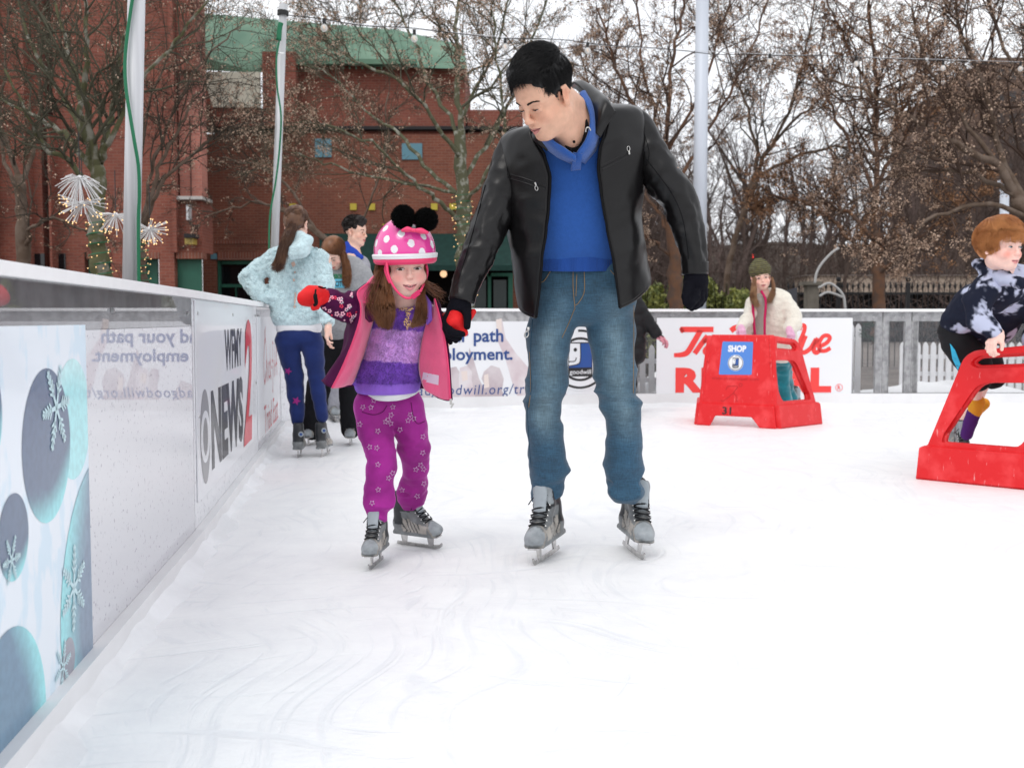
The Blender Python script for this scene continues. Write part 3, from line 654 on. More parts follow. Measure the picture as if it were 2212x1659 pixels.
part('pilaster', m_brA, b1, (-60, -10, -330, 750, 26.6, .42, 0, True), (30, 66, -330, 750, 26.6, .42, 0, True), (100, 118, 250, 750, 26.9, .42, 0, True), (366, 373, -330, 545, 27.1, .2))
part('recess_wall', m_brC, b1, (384, 437, 152, 424, 27.8, .5)); part('dark_joint', m_dband, b1, (373, 386, 152, 424, 28, .4), (409, 413, 250, 424, 27.75, .04))
part('sill', m_conc, b1, (372, 437, 424, 431, 27.15, .9))
part('window', m_glass, b1, (70, 98, 250, 560, 27.5, .1)) if False else None
for (x0, x1) in ((187, 240), (311, 343), (380, 437)):
    dd = MB(); pbox(dd, x0, x1, 560, 700, 27.55, .08, 0, True); dd.build('door', m_door, b1)
    ff = MB(); pbox(ff, x0, x1, 545, 559, 27.27, .4); ff.build('brick_lintel', m_brD, b1)
part('lattice_window', m_glass, b1, (72, 97, 548, 600, 26.95, .04), (119, 142, 548, 600, 27.26, .03))
b2 = thing('brick_building', 'long brown-red brick building with green metal roof and green awning behind the trees', 'building', (P(800, 690, DB)[0], DB+3, -.04))
part('wall', m_brB, b2, (437, 1130, 290, 545, DB, 5), (437, 470, 545, 750, DB, 5, 0, True), (548, 700, 545, 750, DB, 5, 0, True), (1108, 1130, 545, 750, DB-.02, 1, 0, True))
part('upper_wall', m_brA, b2, (437, 562, 232, 273, DB-.3, 3), (566, 640, 112, 273, DB-.45, 3), (640, 1005, 135, 290, DB+.2, 4), (1010, 1130, 238, 290, DB+.5, 4))
part('dark_band', m_dband, b2, (437, 1130, 273, 280, DB-.08, .5)); part('cream_panel', m_cream, b2, (425, 562, 156, 232, DB-.38, .1))
sf = MB(); sf.raw([P(418, 140, DB-.5), P(434, 156, DB-.5), P(462, 236, DB-.5), P(418, 236, DB-.5), P(418, 140, DB), P(434, 156, DB), P(462, 236, DB), P(418, 236, DB)], [(0, 3, 2, 1), (1, 2, 6, 5), (0, 1, 5, 4)]); sf.build('slanted_pier', m_brA, b2)
rf = MB(); rf.raw([P(418, 28, DB+3), P(860, 66, DB+3), P(1000, 98, DB+3), P(1010, 150, DB-.3), P(640, 140, DB-.3), P(562, 158, DB-.3), P(430, 152, DB-.3), P(418, 120, DB-.3)], [(0, 7, 6, 5, 4, 1), (1, 4, 3, 2)])
o = rf.build('roof', m_copper, b2)
for k in range(34):
    f_ = k/33; a = P(418, 28, DB+3)*(1-f_)+P(860, 66, DB+3)*f_; b_ = P(425, 150, DB-.3)*(1-f_)+P(880, 152, DB-.3)*f_; s_ = MB(); s_.tube([a+(0, -.02, .02), b_+(0, -.03, .02)], .02, 4); s_.build('roof_seam', m_copper, b2)
part('gutter', m_copper, b2, (562, 640, 140, 150, DB-.3, .2), (640, 900, 128, 139, DB-.4, .2))
part('brick_lintel', m_brD, b2, (470, 640, 545, 562, DB-.03, .3), (437, 640, 520, 527, DB-.02, .1))
wf = MB(); pbox(wf, 470, 548, 563, 720, DB+.25, .05, 0, True); wf.build('window_glass', m_glass, b2)
for bx in ((470, 478, 563, 720, DB+.1, .12, 0, True), (540, 548, 563, 720, DB+.1, .12, 0, True), (478, 540, 563, 571, DB+.1, .12), (478, 540, 614, 621, DB+.1, .12), (508, 511, 621, 720, DB+.12, .1, 0, True)): part('window_frame', m_door, b2, bx)
part('wall_plate', m_blu, b2, (455, 468, 548, 560, DB-.05, .05), (680, 716, 300, 340, DB-.05, .05), (868, 912, 310, 345, DB-.05, .05))
for x in (632, 763, 803, 938, 978): part('yellow_tile', m_yel, b2, (x-7, x+7, 440, 454, DB-.06, .06))
part('yellow_tile', m_yel, b2, (592, 597, 496, 508, DB-.06, .06), (826, 838, 484, 487, DB-.06, .06))
aw = MB(); aw.raw([P(690, 505, DB), P(1112, 505, DB), P(1112, 573, DB-1.4), P(690, 573, DB-1.4), P(690, 585, DB-1.4), P(1112, 585, DB-1.4)], [(0, 3, 2, 1), (3, 4, 5, 2)]); aw.build('awning', m_teal, b2)
part('shop_interior', m_void, b2, (700, 1108, 545, 750, DB+.8, .1, 0, True))
for x in (770, 985): part('steel_post', m_greyp, b2, (x-2, x+3, 585, 750, DB-1.1, .1, 0, True))
for bx in ((1010, 1020, 590, 750, DB-.1, .1, 0, True), (1098, 1108, 590, 750, DB-.1, .1, 0, True), (1054, 1061, 590, 750, DB-.1, .1, 0, True), (1020, 1098, 590, 597, DB-.1, .1)): part('door_frame', m_door, b2, bx)
part('door_glass', mat('dim_shop_glass', (.03, .045, .045), .15), b2, (1025, 1050, 605, 700, DB-.05, .03, 0, True), (1066, 1094, 605, 700, DB-.05, .03, 0, True))
m_globe = mat('lit_globe', (.8, .6, .4), .5, emit=(1, .62, .35), estr=.9)
t = thing('globe_lamp', 'lit round globe lamp glowing under the green awning', 'lamp', P(958, 592, DB-.5)); q = MB(); q.ball(P(958, 592, DB-.5), .1, 8); q.build('globe', m_globe, t, True); q = MB(); q.cyl(P(958, 585, DB-.5), P(958, 568, DB-.5), .012, 6); q.build('stem', m_dband, t)
m_fl = mat('floodlight_glass', (.45, .33, .08), .4)
t = thing('wall_floodlight', 'dark wall floodlight with amber glass on the red brick wall', 'lamp', P(408, 519, 27.2)); q = MB(); pbox(q, 397, 420, 505, 514, 26.9, .4); q.build('hood', m_dband, t); q = MB(); pbox(q, 399, 418, 514, 528, 27.0, .3); q.build('lens', m_fl, t)
t = thing('security_camera', 'small grey camera on a bracket beside the dark red pilaster', 'camera', P(405, 462, 27.2)); q = MB(); pbox(q, 402, 408, 442, 475, 26.9, .25); q.build('housing', m_greyp, t); q = MB(); q.tube([P(406, 475, 27.2), P(412, 485, 27.2), P(430, 490, 27.3)], .02, 6); q.build('cable', m_dband, t)
# distant buildings on the right
m_far1 = mat('far_brown_block', (.21, .145, .115), .9, var=.3, vscale=.3); m_far2 = mat('far_beige_wall', (.52, .42, .34), .9, var=.1)
b3 = thing('tower_block', 'brown tower block far behind the trees at upper right', 'building', (P(2200, 690, 95)[0], 97, -.04)); part('wall', m_far1, b3, (2142, 2420, 125, 700, 95, 12, 0, True)); part('lower_wall', m_far1, b3, (2030, 2142, 200, 700, 97, 12, 0, True))
m_bg = mat('far_window', (.06, .055, .055), .3)
for i in range(5):
    for j in range(7): part('window', m_bg, b3, (2155+i*26, 2169+i*26, 150+j*48, 172+j*48, 94.9, .06))
b4 = thing('low_building', 'low beige building seen through the iron fence', 'building', (P(2000, 690, 44)[0], 45, -.04)); part('wall', m_far2, b4, (1745, 2330, 596, 634, 44, 2)); part('lower_wall', m_void, b4, (1745, 2330, 634, 700, 44.2, 1.5, 0, True)); part('roof', mat('far_flat_roof', (.3, .26, .24), .9), b4, (1740, 2335, 594, 595.7, 43.9, 2.4))
# ================================================================ poles, cables, lights
m_pole = mat('galvanised_pole', (.62, .63, .66), .45, metal=.1, var=.15, vscale=6, stretch=(6, 6, .15)); m_gcable = mat('green_cable', (.005, .16, .07), .45); m_blk = mat('black_rubber', (.012, .012, .013), .5)
t = thing('light_pole', 'thick galvanised pole nearest the left boards with a green cable', 'pole', (P(280, 691, 6.6)[0], 6.6, -.04)); q = MB(); q.cyl(P(280, 760, 6.6), P(296, -60, 6.6), 18*mpp(6.6), 28); q.build('shaft', m_pole, t, True)
q = MB(); q.box((P(281, 700, 6.6)[0], 6.6, .05), (.22, .22, .18)); q.build('base', m_pole, t)
def cable(name, label, pts, r, m, d, cat='cable', n=8):
    t = MB(); p = smooth_path([P(x, y, d_) for x, y, d_ in pts], 6); t.tube(p, r, n); o = t.build(name, m, None, True); tag(o, label, cat); return o
D6 = 6.6
cable('power_cable', 'thick green cable winding down the thick left pole', [(292, -40, D6-.07), (277, 60, D6-.07), (270, 130, D6-.07), (272, 190, D6-.08), (281, 250, D6-.09), (291, 310, D6-.09), (299, 360, D6-.08), (301, 420, D6-.07), (299, 480, D6-.06), (300, 600, D6-.05), (300, 680, D6-.05)], .011, m_gcable, D6)
t = thing('light_pole', 'slim aluminium pole rising behind the girl in light blue fleece', 'pole', (P(588, 691, 9.2)[0], 9.2, -.04)); q = MB(); q.cyl(P(586, 740, 9.2), P(612, 10, 9.2), 8.5*mpp(9.2), 20); q.build('shaft', m_greyp, t, True)
q = MB(); q.cyl(P(611, 34, 9.2), P(611.5, 24, 9.2), 12*mpp(9.2), 16); q.build('clamp', m_blk, t); q = MB(); q.tube([P(600, 118, 9.12), P(604, 115, 9.1), P(613, 116, 9.12)], .006, 5); q.build('zip_tie', m_cap, t)
cable('power_cable', 'thin green cable running down the slim aluminium pole', [(606, 66, 9.1), (603, 90, 9.1), (597, 130, 9.1), (599, 190, 9.1), (607, 250, 9.08), (604, 320, 9.1), (596, 390, 9.1), (583, 470, 9.1), (581, 560, 9.1)], .008, m_gcable, 9.1)
cable('connector', 'black and green cable connector near the top of the slim pole', [(607, 50, 9.1), (604, 62, 9.1), (602, 88, 9.1)], .022, m_gcable, 9.1)
m_pale = mat('pale_painted_pole', (.56, .60, .67), .45, metal=.1)
t = thing('light_pole', 'thick pale grey pole standing directly behind the man', 'pole', (P(1516, 691, 12.2)[0], 12.2, -.04)); q = MB(); q.cyl(P(1509, 700, 12.2), P(1518, -70, 12.2), [15.5*mpp(12.2), 13.5*mpp(12.2)], 28); q.build('shaft', m_pale, t, True); q = MB(); q.cyl(P(1509, 705, 12.2), P(1509, 690, 12.2), 22*mpp(12.2), 20); q.build('base', m_pale, t)
t = thing('lamp_post', 'distant pale post half hidden by branches above the red-haired boy', 'pole', (P(2170, 691, 26)[0], 26, -.04)); q = MB(); q.cyl(P(2168, 700, 26), P(2170, 400, 26), 9*mpp(26), 14); q.build('shaft', m_pale, t, True); q = MB(); q.cyl(P(2170, 400, 26), P(2170, 390, 26), 14*mpp(26), 14); q.build('head', m_pale, t, True)
# string of bulbs
m_bulb = mat('clear_bulb', (.9, .9, .88), .05, alpha=.45, coat=1); m_fil = mat('bulb_filament', (.8, .4, .15), .4, emit=(1, .55, .25), estr=.6)
t = thing('string_light', 'black festoon cable with clear bulbs strung above the rink', 'string light', P(620, 32, 9.2))
sp = smooth_path([P(x, y, d) for x, y, d in ((620, 31, 9.2), (700, 42, 9.3), (800, 60, 9.5), (895, 66, 9.7), (1000, 76, 10), (1080, 84, 10.2), (1180, 88, 10.4), (1300, 96, 10.7), (1420, 108, 11), (1480, 112, 11.2), (1560, 120, 11.4), (1700, 118, 11.7), (1850, 124, 12), (1950, 130, 12.2), (2050, 134, 12.4), (2150, 138, 12.6), (2260, 132, 12.9))], 8)
q = MB(); q.tube(sp+np.column_stack([0*sp[:, 0], 0*sp[:, 0], .02*vnoise(sp*2)]), .004, 6); q.build('cable', m_blk, t, True)
for x in (703, 898, 1090, 1268, 1657, 1847, 2031, 2209):
    dd = np.interp(x, [620, 1180, 1560, 2260], [9.2, 10.4, 11.4, 12.9]); i = np.argmin(abs(sp[:, 0]-P(x, 100, dd)[0])); c = sp[i]
    q = MB(); q.cyl(c+(0, 0, .005), c-(0, 0, .045), .015, 10); q.build('socket', m_blk, t)
    q = MB(); r_ = .031; q.tube([c-(0, 0, z) for z in (.043, .05, .06, .075, .09, .102, .109)], [.014, .02, .028, .032, .029, .018, .004], 14); q.build('bulb', m_bulb, t, True)
    q = MB(); q.tube([c-(0, 0, .055), c-(.004, 0, .07), c-(-.004, 0, .085)], .0035, 5); q.build('filament', m_fil, t)
q = MB(); wp = [P(x, y, d) for x, y, d in ((612, 34, 9.2), (1000, 70, 10), (1500, 108, 11.25), (2260, 134, 12.95))]; q.tube(smooth_path(wp, 6)+np.array((0, .05, .0)), .0025, 4)
tag(q.build('support_wire', m_greyp), 'thin steel wire carrying the festoon cable', 'wire')
# starburst lights
m_spray = mat('white_sparkle_wire', (.75, .75, .76), .5); m_warm = mat('warm_fairy_light', (1, .7, .35), .4, emit=(1, .6, .25), estr=1.1)
def starburst(label, x, y, r_px, d, lit, droop, n=46):
    c = P(x, y, d); t = thing('starburst_light', label, 'hanging light', c, 'starburst lights hung in the left trees'); q = MB(); w = MB(); w.tube([c+(0, 0, .03), c+(.0, 0, .35)], .004, 4); w.build('hanging_wire', m_blk, t)
    h_ = MB(); h_.ball(c, .022, 6); h_.build('hub', m_spray, t, True)
    L = r_px*mpp(d); lb = MB(); k = 0
    while k < n:
        v = rng.normal(size=3); v /= np.linalg.norm(v)
        if v[2] > .45: continue
        k += 1; l = L*(.75+.35*rng.random()); p = [c+v*l*s_+np.array((0, 0, -droop*l*s_*s_)) for s_ in (0, .5, 1)]; q.tube(p, [.0035, .003, .0035], 4)
        if lit: lb.ball(p[2], .0055, 3)
    tag(q.build('sprays', m_spray, t), None, None, kind='stuff')
    if lit: tag(lb.build('fairy_lights', m_warm, t), None, None, kind='stuff')
starburst('large unlit white starburst, topmost in the left tree', 172, 385, 52, 8.2, False, .45, 60)
starburst('glowing starburst just under the large white one', 178, 440, 48, 8.3, True, .15)
starburst('glowing starburst half hidden by the thick left pole', 250, 465, 38, 8.5, True, .3)
starburst('glowing starburst right of the thick left pole', 324, 495, 38, 8.6, True, -.1, 60)
# ================================================================ trees
m_bark = mat('mossy_bark', (.105, .105, .055), .9, col2=(.26, .25, .21), vscale=9, ramp=(.5, .62), bump=.5, bscale=40)
m_bark2 = mat('brown_bark', (.105, .072, .052), .9, col2=(.16, .12, .095), vscale=8, bump=.5, bscale=40)
m_bark3 = mat('orange_bark', (.17, .09, .055), .9, col2=(.11, .075, .06), vscale=6, bump=.5, bscale=40)
m_bark4 = mat('pale_lichen_bark', (.115, .115, .07), .9, col2=(.30, .30, .25), vscale=14, ramp=(.52, .62), bump=.5, bscale=40)
m_twig = mat('grey_brown_twigs', (.085, .07, .055), .9, var=.4, vscale=3); m_twig2 = mat('greenish_twigs', (.105, .10, .07), .9, var=.4, vscale=3); m_twig3 = mat('reddish_brown_twigs', (.095, .062, .048), .9, var=.4, vscale=3)
m_leafA = mat('dry_tan_leaves', (.58, .43, .33), .8, col2=(.36, .24, .17), vscale=5, ramp=(.35, .65)); m_leafB = mat('dry_russet_leaves', (.40, .22, .12), .8, col2=(.25, .135, .08), vscale=5, ramp=(.35, .65))
def grow(paths, rad, n_child, S, len_f, spread, up, r_f, tmin=.2, rg=None, wob=.25):
    """children sprouting from K parent paths (K,S0,3): returns paths (K*n,S,3), radii"""
    K, S0, _ = paths.shape; n = K*n_child; pi = np.repeat(np.arange(K), n_child)
    t = tmin+(1-tmin)*rg.random(n)**.8; f = t*(S0-1); i = np.minimum(f.astype(int), S0-2); fr = (f-i)[:, None]
    p0 = paths[pi, i]*(1-fr)+paths[pi, i+1]*fr; T = paths[pi, i+1]-paths[pi, i]; T /= np.linalg.norm(T, axis=1)[:, None]+1e-9
    L0 = np.linalg.norm(np.diff(paths, axis=1), axis=2).sum(1)[pi]; r0 = rad[pi, i]*(1-fr[:, 0])+rad[pi, i+1]*fr[:, 0]
    rv = rg.normal(size=(n, 3)); rv -= T*(rv*T).sum(1)[:, None]; rv /= np.linalg.norm(rv, axis=1)[:, None]
    a = spread*(.6+.8*rg.random(n))[:, None]; D = T*np.cos(a)+rv*np.sin(a); D[:, 2] += up; D /= np.linalg.norm(D, axis=1)[:, None]
    L = L0*len_f*(.5+.8*rg.random(n))*(1-.45*t); out = np.zeros((n, S, 3)); out[:, 0] = p0; st = (L/(S-1))[:, None]
    for k in range(1, S):
        D = D+rg.normal(size=(n, 3))*wob; D[:, 2] += up*.25; D /= np.linalg.norm(D, axis=1)[:, None]; out[:, k] = out[:, k-1]+D*st
    rr_ = (r0*r_f)[:, None]*np.linspace(1, .35, S)[None]
    return out, rr_
def tree(name, label, trunk_pts, limbs, d, bark, twig, leaf, seed, n1=9, n2=6, n3=5, leaves=2500, lsz=.02, limb_n=7, spread=.75, rt=None, up=.12, hang=0, l1=.55, mintw=.0028, lw=.78, group='bare winter trees round the rink'):
    """trunk_pts, limbs: (x, y, depth offset, half-width in picture units) rows"""
    rg = np.random.default_rng(seed); tp = smooth_path([(*P(x, y, d+o), w*mpp(d)) for x, y, o, w in trunk_pts], 6)
    base = tp[0, :3]; t = thing(name, label, 'tree', (base[0], base[1], -.04), group)
    q = MB(); q.tube(tp[:, :3]+.15*tp[:, 3:4]*rg.normal(size=(len(tp), 3)), tp[:, 3]*(1+.06*rg.normal(size=len(tp))), 12); q.build('trunk', bark, t, True)
    LP_ = []; LR = []; lb = MB()
    for L in limbs:
        lp = smooth_path([(*P(x, y, d+o), w*mpp(d)*lw) for x, y, o, w in L], 5); lp[1:-1, :3] += rg.normal(size=(len(lp)-2, 3))*.012*d/10; sl = np.linspace(0, len(lp)-1, limb_n); i = np.minimum(sl.astype(int), len(lp)-2); f = (sl-i)[:, None]
        rs = lp[i]*(1-f)+lp[i+1]*f; LP_.append(rs[:, :3]); LR.append(rs[:, 3])
        bb = MB(); bb.tube(lp[:, :3], lp[:, 3], 8); bb.build('limb', bark, t, True)
    P0 = np.array(LP_); R0 = np.array(LR)
    P1, R1 = grow(P0, R0, n1, 6, l1, spread, up, .55, .15, rg); P2, R2 = grow(P1, R1, n2, 5, .55, spread, up*.8, .6, .15, rg); P3, R3 = grow(P2, R2, n3, 4, .6, spread, up*.5-hang, .6, .1, rg)
    V = []; F = []; k = 0
    for pp, r_, n in ((P1, R1, 5), (P2, R2, 3), (P3, R3, 3)):
        r_ = np.maximum(r_, mintw); v, f = many_tubes(pp, r_, n); V.append(v); F.append(f+k); k += len(v)
    tag(add('twigs', np.concatenate(V), np.concatenate(F), twig, t, True), None, None, kind='stuff')
    if leaves:
        n = leaves; e = P3.reshape(-1, 3); cl = e[rg.integers(0, len(e), n//3)]; c = np.repeat(cl, 3, 0)[:n] if n//3*3 >= n else np.repeat(cl, 3, 0); n = len(c)
        c = c+rg.normal(size=(n, 3))*lsz*.9+np.array((0, 0, -lsz*.6)); a = rg.normal(size=(n, 3)); a /= np.linalg.norm(a, axis=1)[:, None]; b_ = np.cross(a, rg.normal(size=(n, 3))); b_ /= np.linalg.norm(b_, axis=1)[:, None]
        s = lsz*.72*(.5+.8*rg.random(n))[:, None]; cc = np.cross(a, b_)*s*.35
        V = np.stack([c-a*s, c-b_*s*.6+cc, c+a*s, c+b_*s*.6+cc], 1).reshape(-1, 3); tag(add('dry_leaves', V, np.arange(n*4).reshape(-1, 4), leaf, t), None, None, kind='stuff')
    return t
tree('tree', 'mossy tree with fairy lights left of the thick pole', [(226, 720, 0, 22), (224, 600, 0, 21), (212, 540, 0, 18), (208, 470, 0, 16), (212, 400, 0, 16), (208, 350, 0, 15)],
     [[(208, 400, 0, 13), (190, 320, 0, 10), (172, 220, .1, 8), (150, 120, .3, 6), (120, 10, .5, 4), (100, -90, .6, 2)], [(212, 380, 0, 12), (198, 300, -.1, 10), (186, 200, -.2, 8), (190, 90, -.3, 6), (178, -20, -.3, 4), (170, -120, -.3, 2)],
      [(214, 370, 0, 11), (228, 290, .2, 9), (250, 200, .4, 7), (262, 110, .5, 5), (300, 10, .8, 3.5), (340, -90, 1, 2)], [(206, 370, 0, 10), (150, 300, .2, 8), (90, 260, .4, 6), (30, 230, .5, 4), (-60, 170, .6, 3)],
      [(202, 420, 0, 9), (150, 350, -.2, 7), (100, 320, -.3, 6), (60, 250, -.4, 4), (10, 150, -.5, 3)], [(216, 350, 0, 9), (240, 290, -.2, 7), (300, 180, -.3, 5), (380, 90, -.4, 4), (450, 0, -.5, 2.5)], [(205, 340, 0, 8), (130, 200, .5, 6), (70, 100, .7, 5), (30, -20, 1, 3)]],
     9.0, m_bark, m_twig2, m_leafA, 11, n1=13, n2=8, n3=6, leaves=1800, lsz=.014, mintw=.0016)
tree('tree', 'slim tree with fairy lights rising right of the thick pole', [(306, 720, 0, 15), (304, 600, 0, 14), (302, 530, 0, 12), (310, 470, 0, 8)],
     [[(305, 510, 0, 8), (330, 420, 0, 6), (350, 350, .1, 5), (390, 270, .2, 4), (430, 200, .3, 3)], [(308, 490, 0, 7), (350, 400, -.2, 5), (420, 330, -.2, 4), (480, 290, -.3, 3), (520, 270, -.3, 2)], [(303, 500, 0, 6), (300, 400, .1, 5), (312, 260, .2, 4), (350, 150, .4, 3), (400, 60, .5, 2)],
      [(305, 520, 0, 6), (320, 400, .3, 5), (370, 250, .5, 4), (440, 130, .8, 3), (520, 60, 1, 2)]], 9.6, m_bark2, m_twig, m_leafA, 12, n1=12, n2=7, n3=6, leaves=2600, lsz=.016, mintw=.0017)
tree('tree', 'brown leaning tree at the far left edge', [(50, 720, 0, 15), (48, 560, 0, 15), (46, 440, 0, 13), (40, 380, 0, 10)],
     [[(46, 400, 0, 8), (20, 320, 0, 7), (-20, 240, 0, 5), (-60, 150, 0, 4)], [(42, 400, 0, 7), (80, 300, .2, 6), (85, 230, .3, 4), (90, 120, .3, 3), (80, 0, .4, 2)], [(50, 540, 0, 7), (70, 490, -.2, 5), (120, 470, -.4, 4), (180, 500, -.6, 3), (230, 505, -.8, 2)], [(40, 420, 0, 6), (0, 300, .4, 5), (10, 160, .5, 4), (20, 20, .6, 3)]],
     12.5, m_bark2, m_twig, m_leafA, 13, n1=12, n2=7, n3=6, leaves=2200, lsz=.016, mintw=.002)
tree('tree', 'pale lichened tree left of the man wrapped in fairy lights low down', [(1008, 740, 0, 20), (1006, 560, 0, 18), (1000, 470, 0, 16), (998, 380, 0, 14), (992, 280, 0, 12)],
     [[(996, 300, 0, 11), (990, 200, 0, 9), (985, 100, 0, 7), (990, 0, 0, 5), (1000, -100, 0, 3)], [(1000, 480, 0, 8), (940, 430, -.3, 7), (880, 380, -.5, 5), (800, 310, -.8, 4), (700, 270, -1, 3), (640, 265, -1, 2)], [(1000, 430, 0, 8), (930, 370, .4, 7), (860, 290, .7, 6), (790, 240, 1, 4), (720, 170, 1.2, 3), (650, 140, 1.4, 2)],
      [(998, 350, 0, 8), (930, 250, -.4, 6), (860, 170, -.6, 5), (780, 140, -.8, 4), (690, 80, -1, 2.5)], [(998, 390, 0, 8), (1060, 300, .3, 7), (1120, 180, .6, 5), (1160, 60, .8, 4), (1200, -50, 1, 3)], [(994, 300, 0, 7), (930, 180, .4, 6), (880, 60, .6, 4), (830, -30, .8, 3)],
      [(1002, 450, 0, 7), (1050, 380, -.3, 6), (1090, 300, -.4, 5), (1080, 160, -.6, 4), (1060, 20, -.8, 3)], [(994, 260, 0, 7), (1040, 170, .4, 5), (1080, 80, .5, 4), (1110, -40, .6, 3)], [(1000, 420, 0, 6), (900, 400, .5, 5), (800, 380, .8, 4), (700, 350, 1, 3), (630, 330, 1.2, 2)]],
     12.8, m_bark4, m_twig2, m_leafA, 14, lw=.65, n1=13, n2=8, n3=7, leaves=21000, lsz=.019, mintw=.0021)
tree('tree', 'slender grey tree between the awning and the curly-haired boy', [(770, 740, 0, 6), (740, 560, 0, 6), (640, 470, 0, 5), (590, 450, 0, 4)], [[(700, 520, 0, 4), (620, 460, 0, 4), (540, 440, 0, 3), (440, 470, 0, 2)], [(690, 510, 0, 4), (620, 400, 0, 4), (560, 360, 0, 3), (480, 340, 0, 2)], [(740, 560, 0, 4), (800, 440, 0, 3), (830, 350, 0, 3), (840, 200, 0, 2)]],
     17, m_bark2, m_twig, m_leafA, 15, n1=12, n2=7, n3=6, leaves=1200, lsz=.02, mintw=.003)
tree('tree', 'brown tree trunk between the man and his gloved hand', [(1462, 740, 0, 17), (1460, 640, 0, 16), (1455, 540, 0, 14), (1445, 440, 0, 12), (1440, 360, 0, 10)],
     [[(1442, 400, 0, 9), (1440, 280, 0, 8), (1450, 160, 0, 6), (1470, 40, 0, 5), (1480, -80, 0, 3)], [(1450, 500, 0, 8), (1400, 430, .2, 6), (1350, 350, .4, 5), (1290, 240, .6, 4), (1250, 100, .8, 3)], [(1446, 420, 0, 8), (1500, 330, .3, 6), (1560, 230, .5, 5), (1620, 120, .8, 4), (1660, 0, 1, 3)],
      [(1442, 380, 0, 7), (1380, 260, -.3, 6), (1330, 140, -.5, 5), (1290, 20, -.6, 3)], [(1455, 560, 0, 6), (1410, 520, -.2, 5), (1370, 500, -.4, 3), (1330, 470, -.5, 2)], [(1441, 330, 0, 6), (1520, 180, .2, 5), (1560, 60, .3, 4), (1590, -50, .4, 3)], [(1440, 350, 0, 6), (1400, 200, .5, 5), (1380, 60, .7, 4), (1370, -60, .9, 3)]],
     15.5, m_bark3, m_twig3, m_leafA, 16, lw=.62, n1=14, n2=8, n3=7, leaves=26000, lsz=.023, mintw=.0026)
tree('tree', 'dark tree with steep forked limbs right of the pale pole', [(1585, 740, 0, 7), (1570, 600, 0, 7), (1600, 480, 0, 6), (1640, 370, 0, 6)], [[(1600, 480, 0, 6), (1640, 360, 0, 5), (1680, 300, 0, 4), (1760, 220, 0, 3), (1840, 180, 0, 2)], [(1640, 380, 0, 5), (1620, 260, 0, 4), (1590, 160, 0, 3), (1550, 60, 0, 2)], [(1640, 370, 0, 5), (1700, 240, 0, 4), (1740, 120, 0, 3), (1760, 0, 0, 2)], [(1640, 380, 0, 5), (1740, 330, .5, 4), (1850, 320, .6, 3), (1960, 360, .7, 2)]],
     21, m_bark2, m_twig, m_leafB, 17, n1=13, n2=8, n3=7, leaves=3500, lsz=.026, mintw=.004)
tree('tree', 'russet-leaved tree with low forked limbs near the right boy', [(1898, 740, 0, 15), (1898, 640, 0, 14), (1896, 560, 0, 13), (1893, 500, 0, 11)],
     [[(1893, 520, 0, 10), (1890, 400, 0, 9), (1892, 280, 0, 7), (1890, 150, 0, 6), (1880, 40, 0, 4), (1870, -80, 0, 3)], [(1898, 600, 0, 8), (1930, 560, -.3, 6), (1990, 510, -.6, 5), (2060, 450, -.8, 4), (2130, 420, -1, 3)], [(1896, 600, 0, 7), (1860, 550, .3, 6), (1800, 480, .5, 5), (1740, 440, .7, 4), (1660, 420, .9, 3)],
      [(1893, 520, 0, 8), (1830, 460, .4, 6), (1760, 440, .6, 5), (1700, 430, .8, 3), (1640, 440, 1, 2)], [(1890, 300, 0, 7), (1880, 200, .3, 5), (1840, 120, .5, 4), (1800, 30, .8, 3), (1770, -60, 1, 2)], [(1893, 400, 0, 7), (1950, 300, .3, 6), (1990, 200, .5, 4), (2020, 80, .7, 3)], [(1893, 430, 0, 7), (1830, 300, .2, 5), (1780, 200, .3, 4), (1740, 120, .4, 3)],
      [(1893, 350, 0, 6), (1950, 240, -.4, 5), (1990, 140, -.6, 4), (2010, 20, -.8, 3)]],
     19, m_bark3, m_twig3, m_leafB, 18, lw=.7, n1=14, n2=8, n3=7, leaves=25000, lsz=.028, mintw=.0032)
tree('tree', 'big tree leaning in from the right edge', [(2330, 740, 0, 26), (2290, 620, 0, 24), (2240, 500, 0, 18), (2200, 430, 0, 14)],
     [[(2210, 450, 0, 13), (2150, 360, 0, 11), (2060, 310, -.2, 8), (1960, 250, -.3, 6), (1880, 200, -.4, 4), (1780, 170, -.5, 3)], [(2230, 480, 0, 11), (2160, 330, .3, 9), (2130, 200, .4, 7), (2080, 90, .5, 5), (2060, -20, .6, 4)], [(2240, 500, 0, 11), (2230, 360, .2, 9), (2240, 230, .3, 7), (2180, 130, .4, 5), (2130, -10, .5, 4)],
      [(2260, 540, 0, 10), (2300, 380, .3, 9), (2290, 220, .4, 7), (2240, 80, .5, 5), (2210, -40, .6, 4)], [(2190, 420, 0, 8), (2100, 380, .4, 6), (2000, 370, .7, 5), (1900, 400, .9, 4), (1800, 470, 1, 3)], [(2220, 470, 0, 8), (2120, 440, -.4, 6), (2000, 480, -.6, 4), (1950, 540, -.8, 3)],
      [(2150, 350, 0, 7), (2060, 230, .2, 5), (2000, 130, .3, 4), (1970, 20, .4, 3)]],
     13.5, m_bark2, m_twig3, m_leafA, 19, n1=14, n2=8, n3=7, leaves=22000, lsz=.021, mintw=.0024)
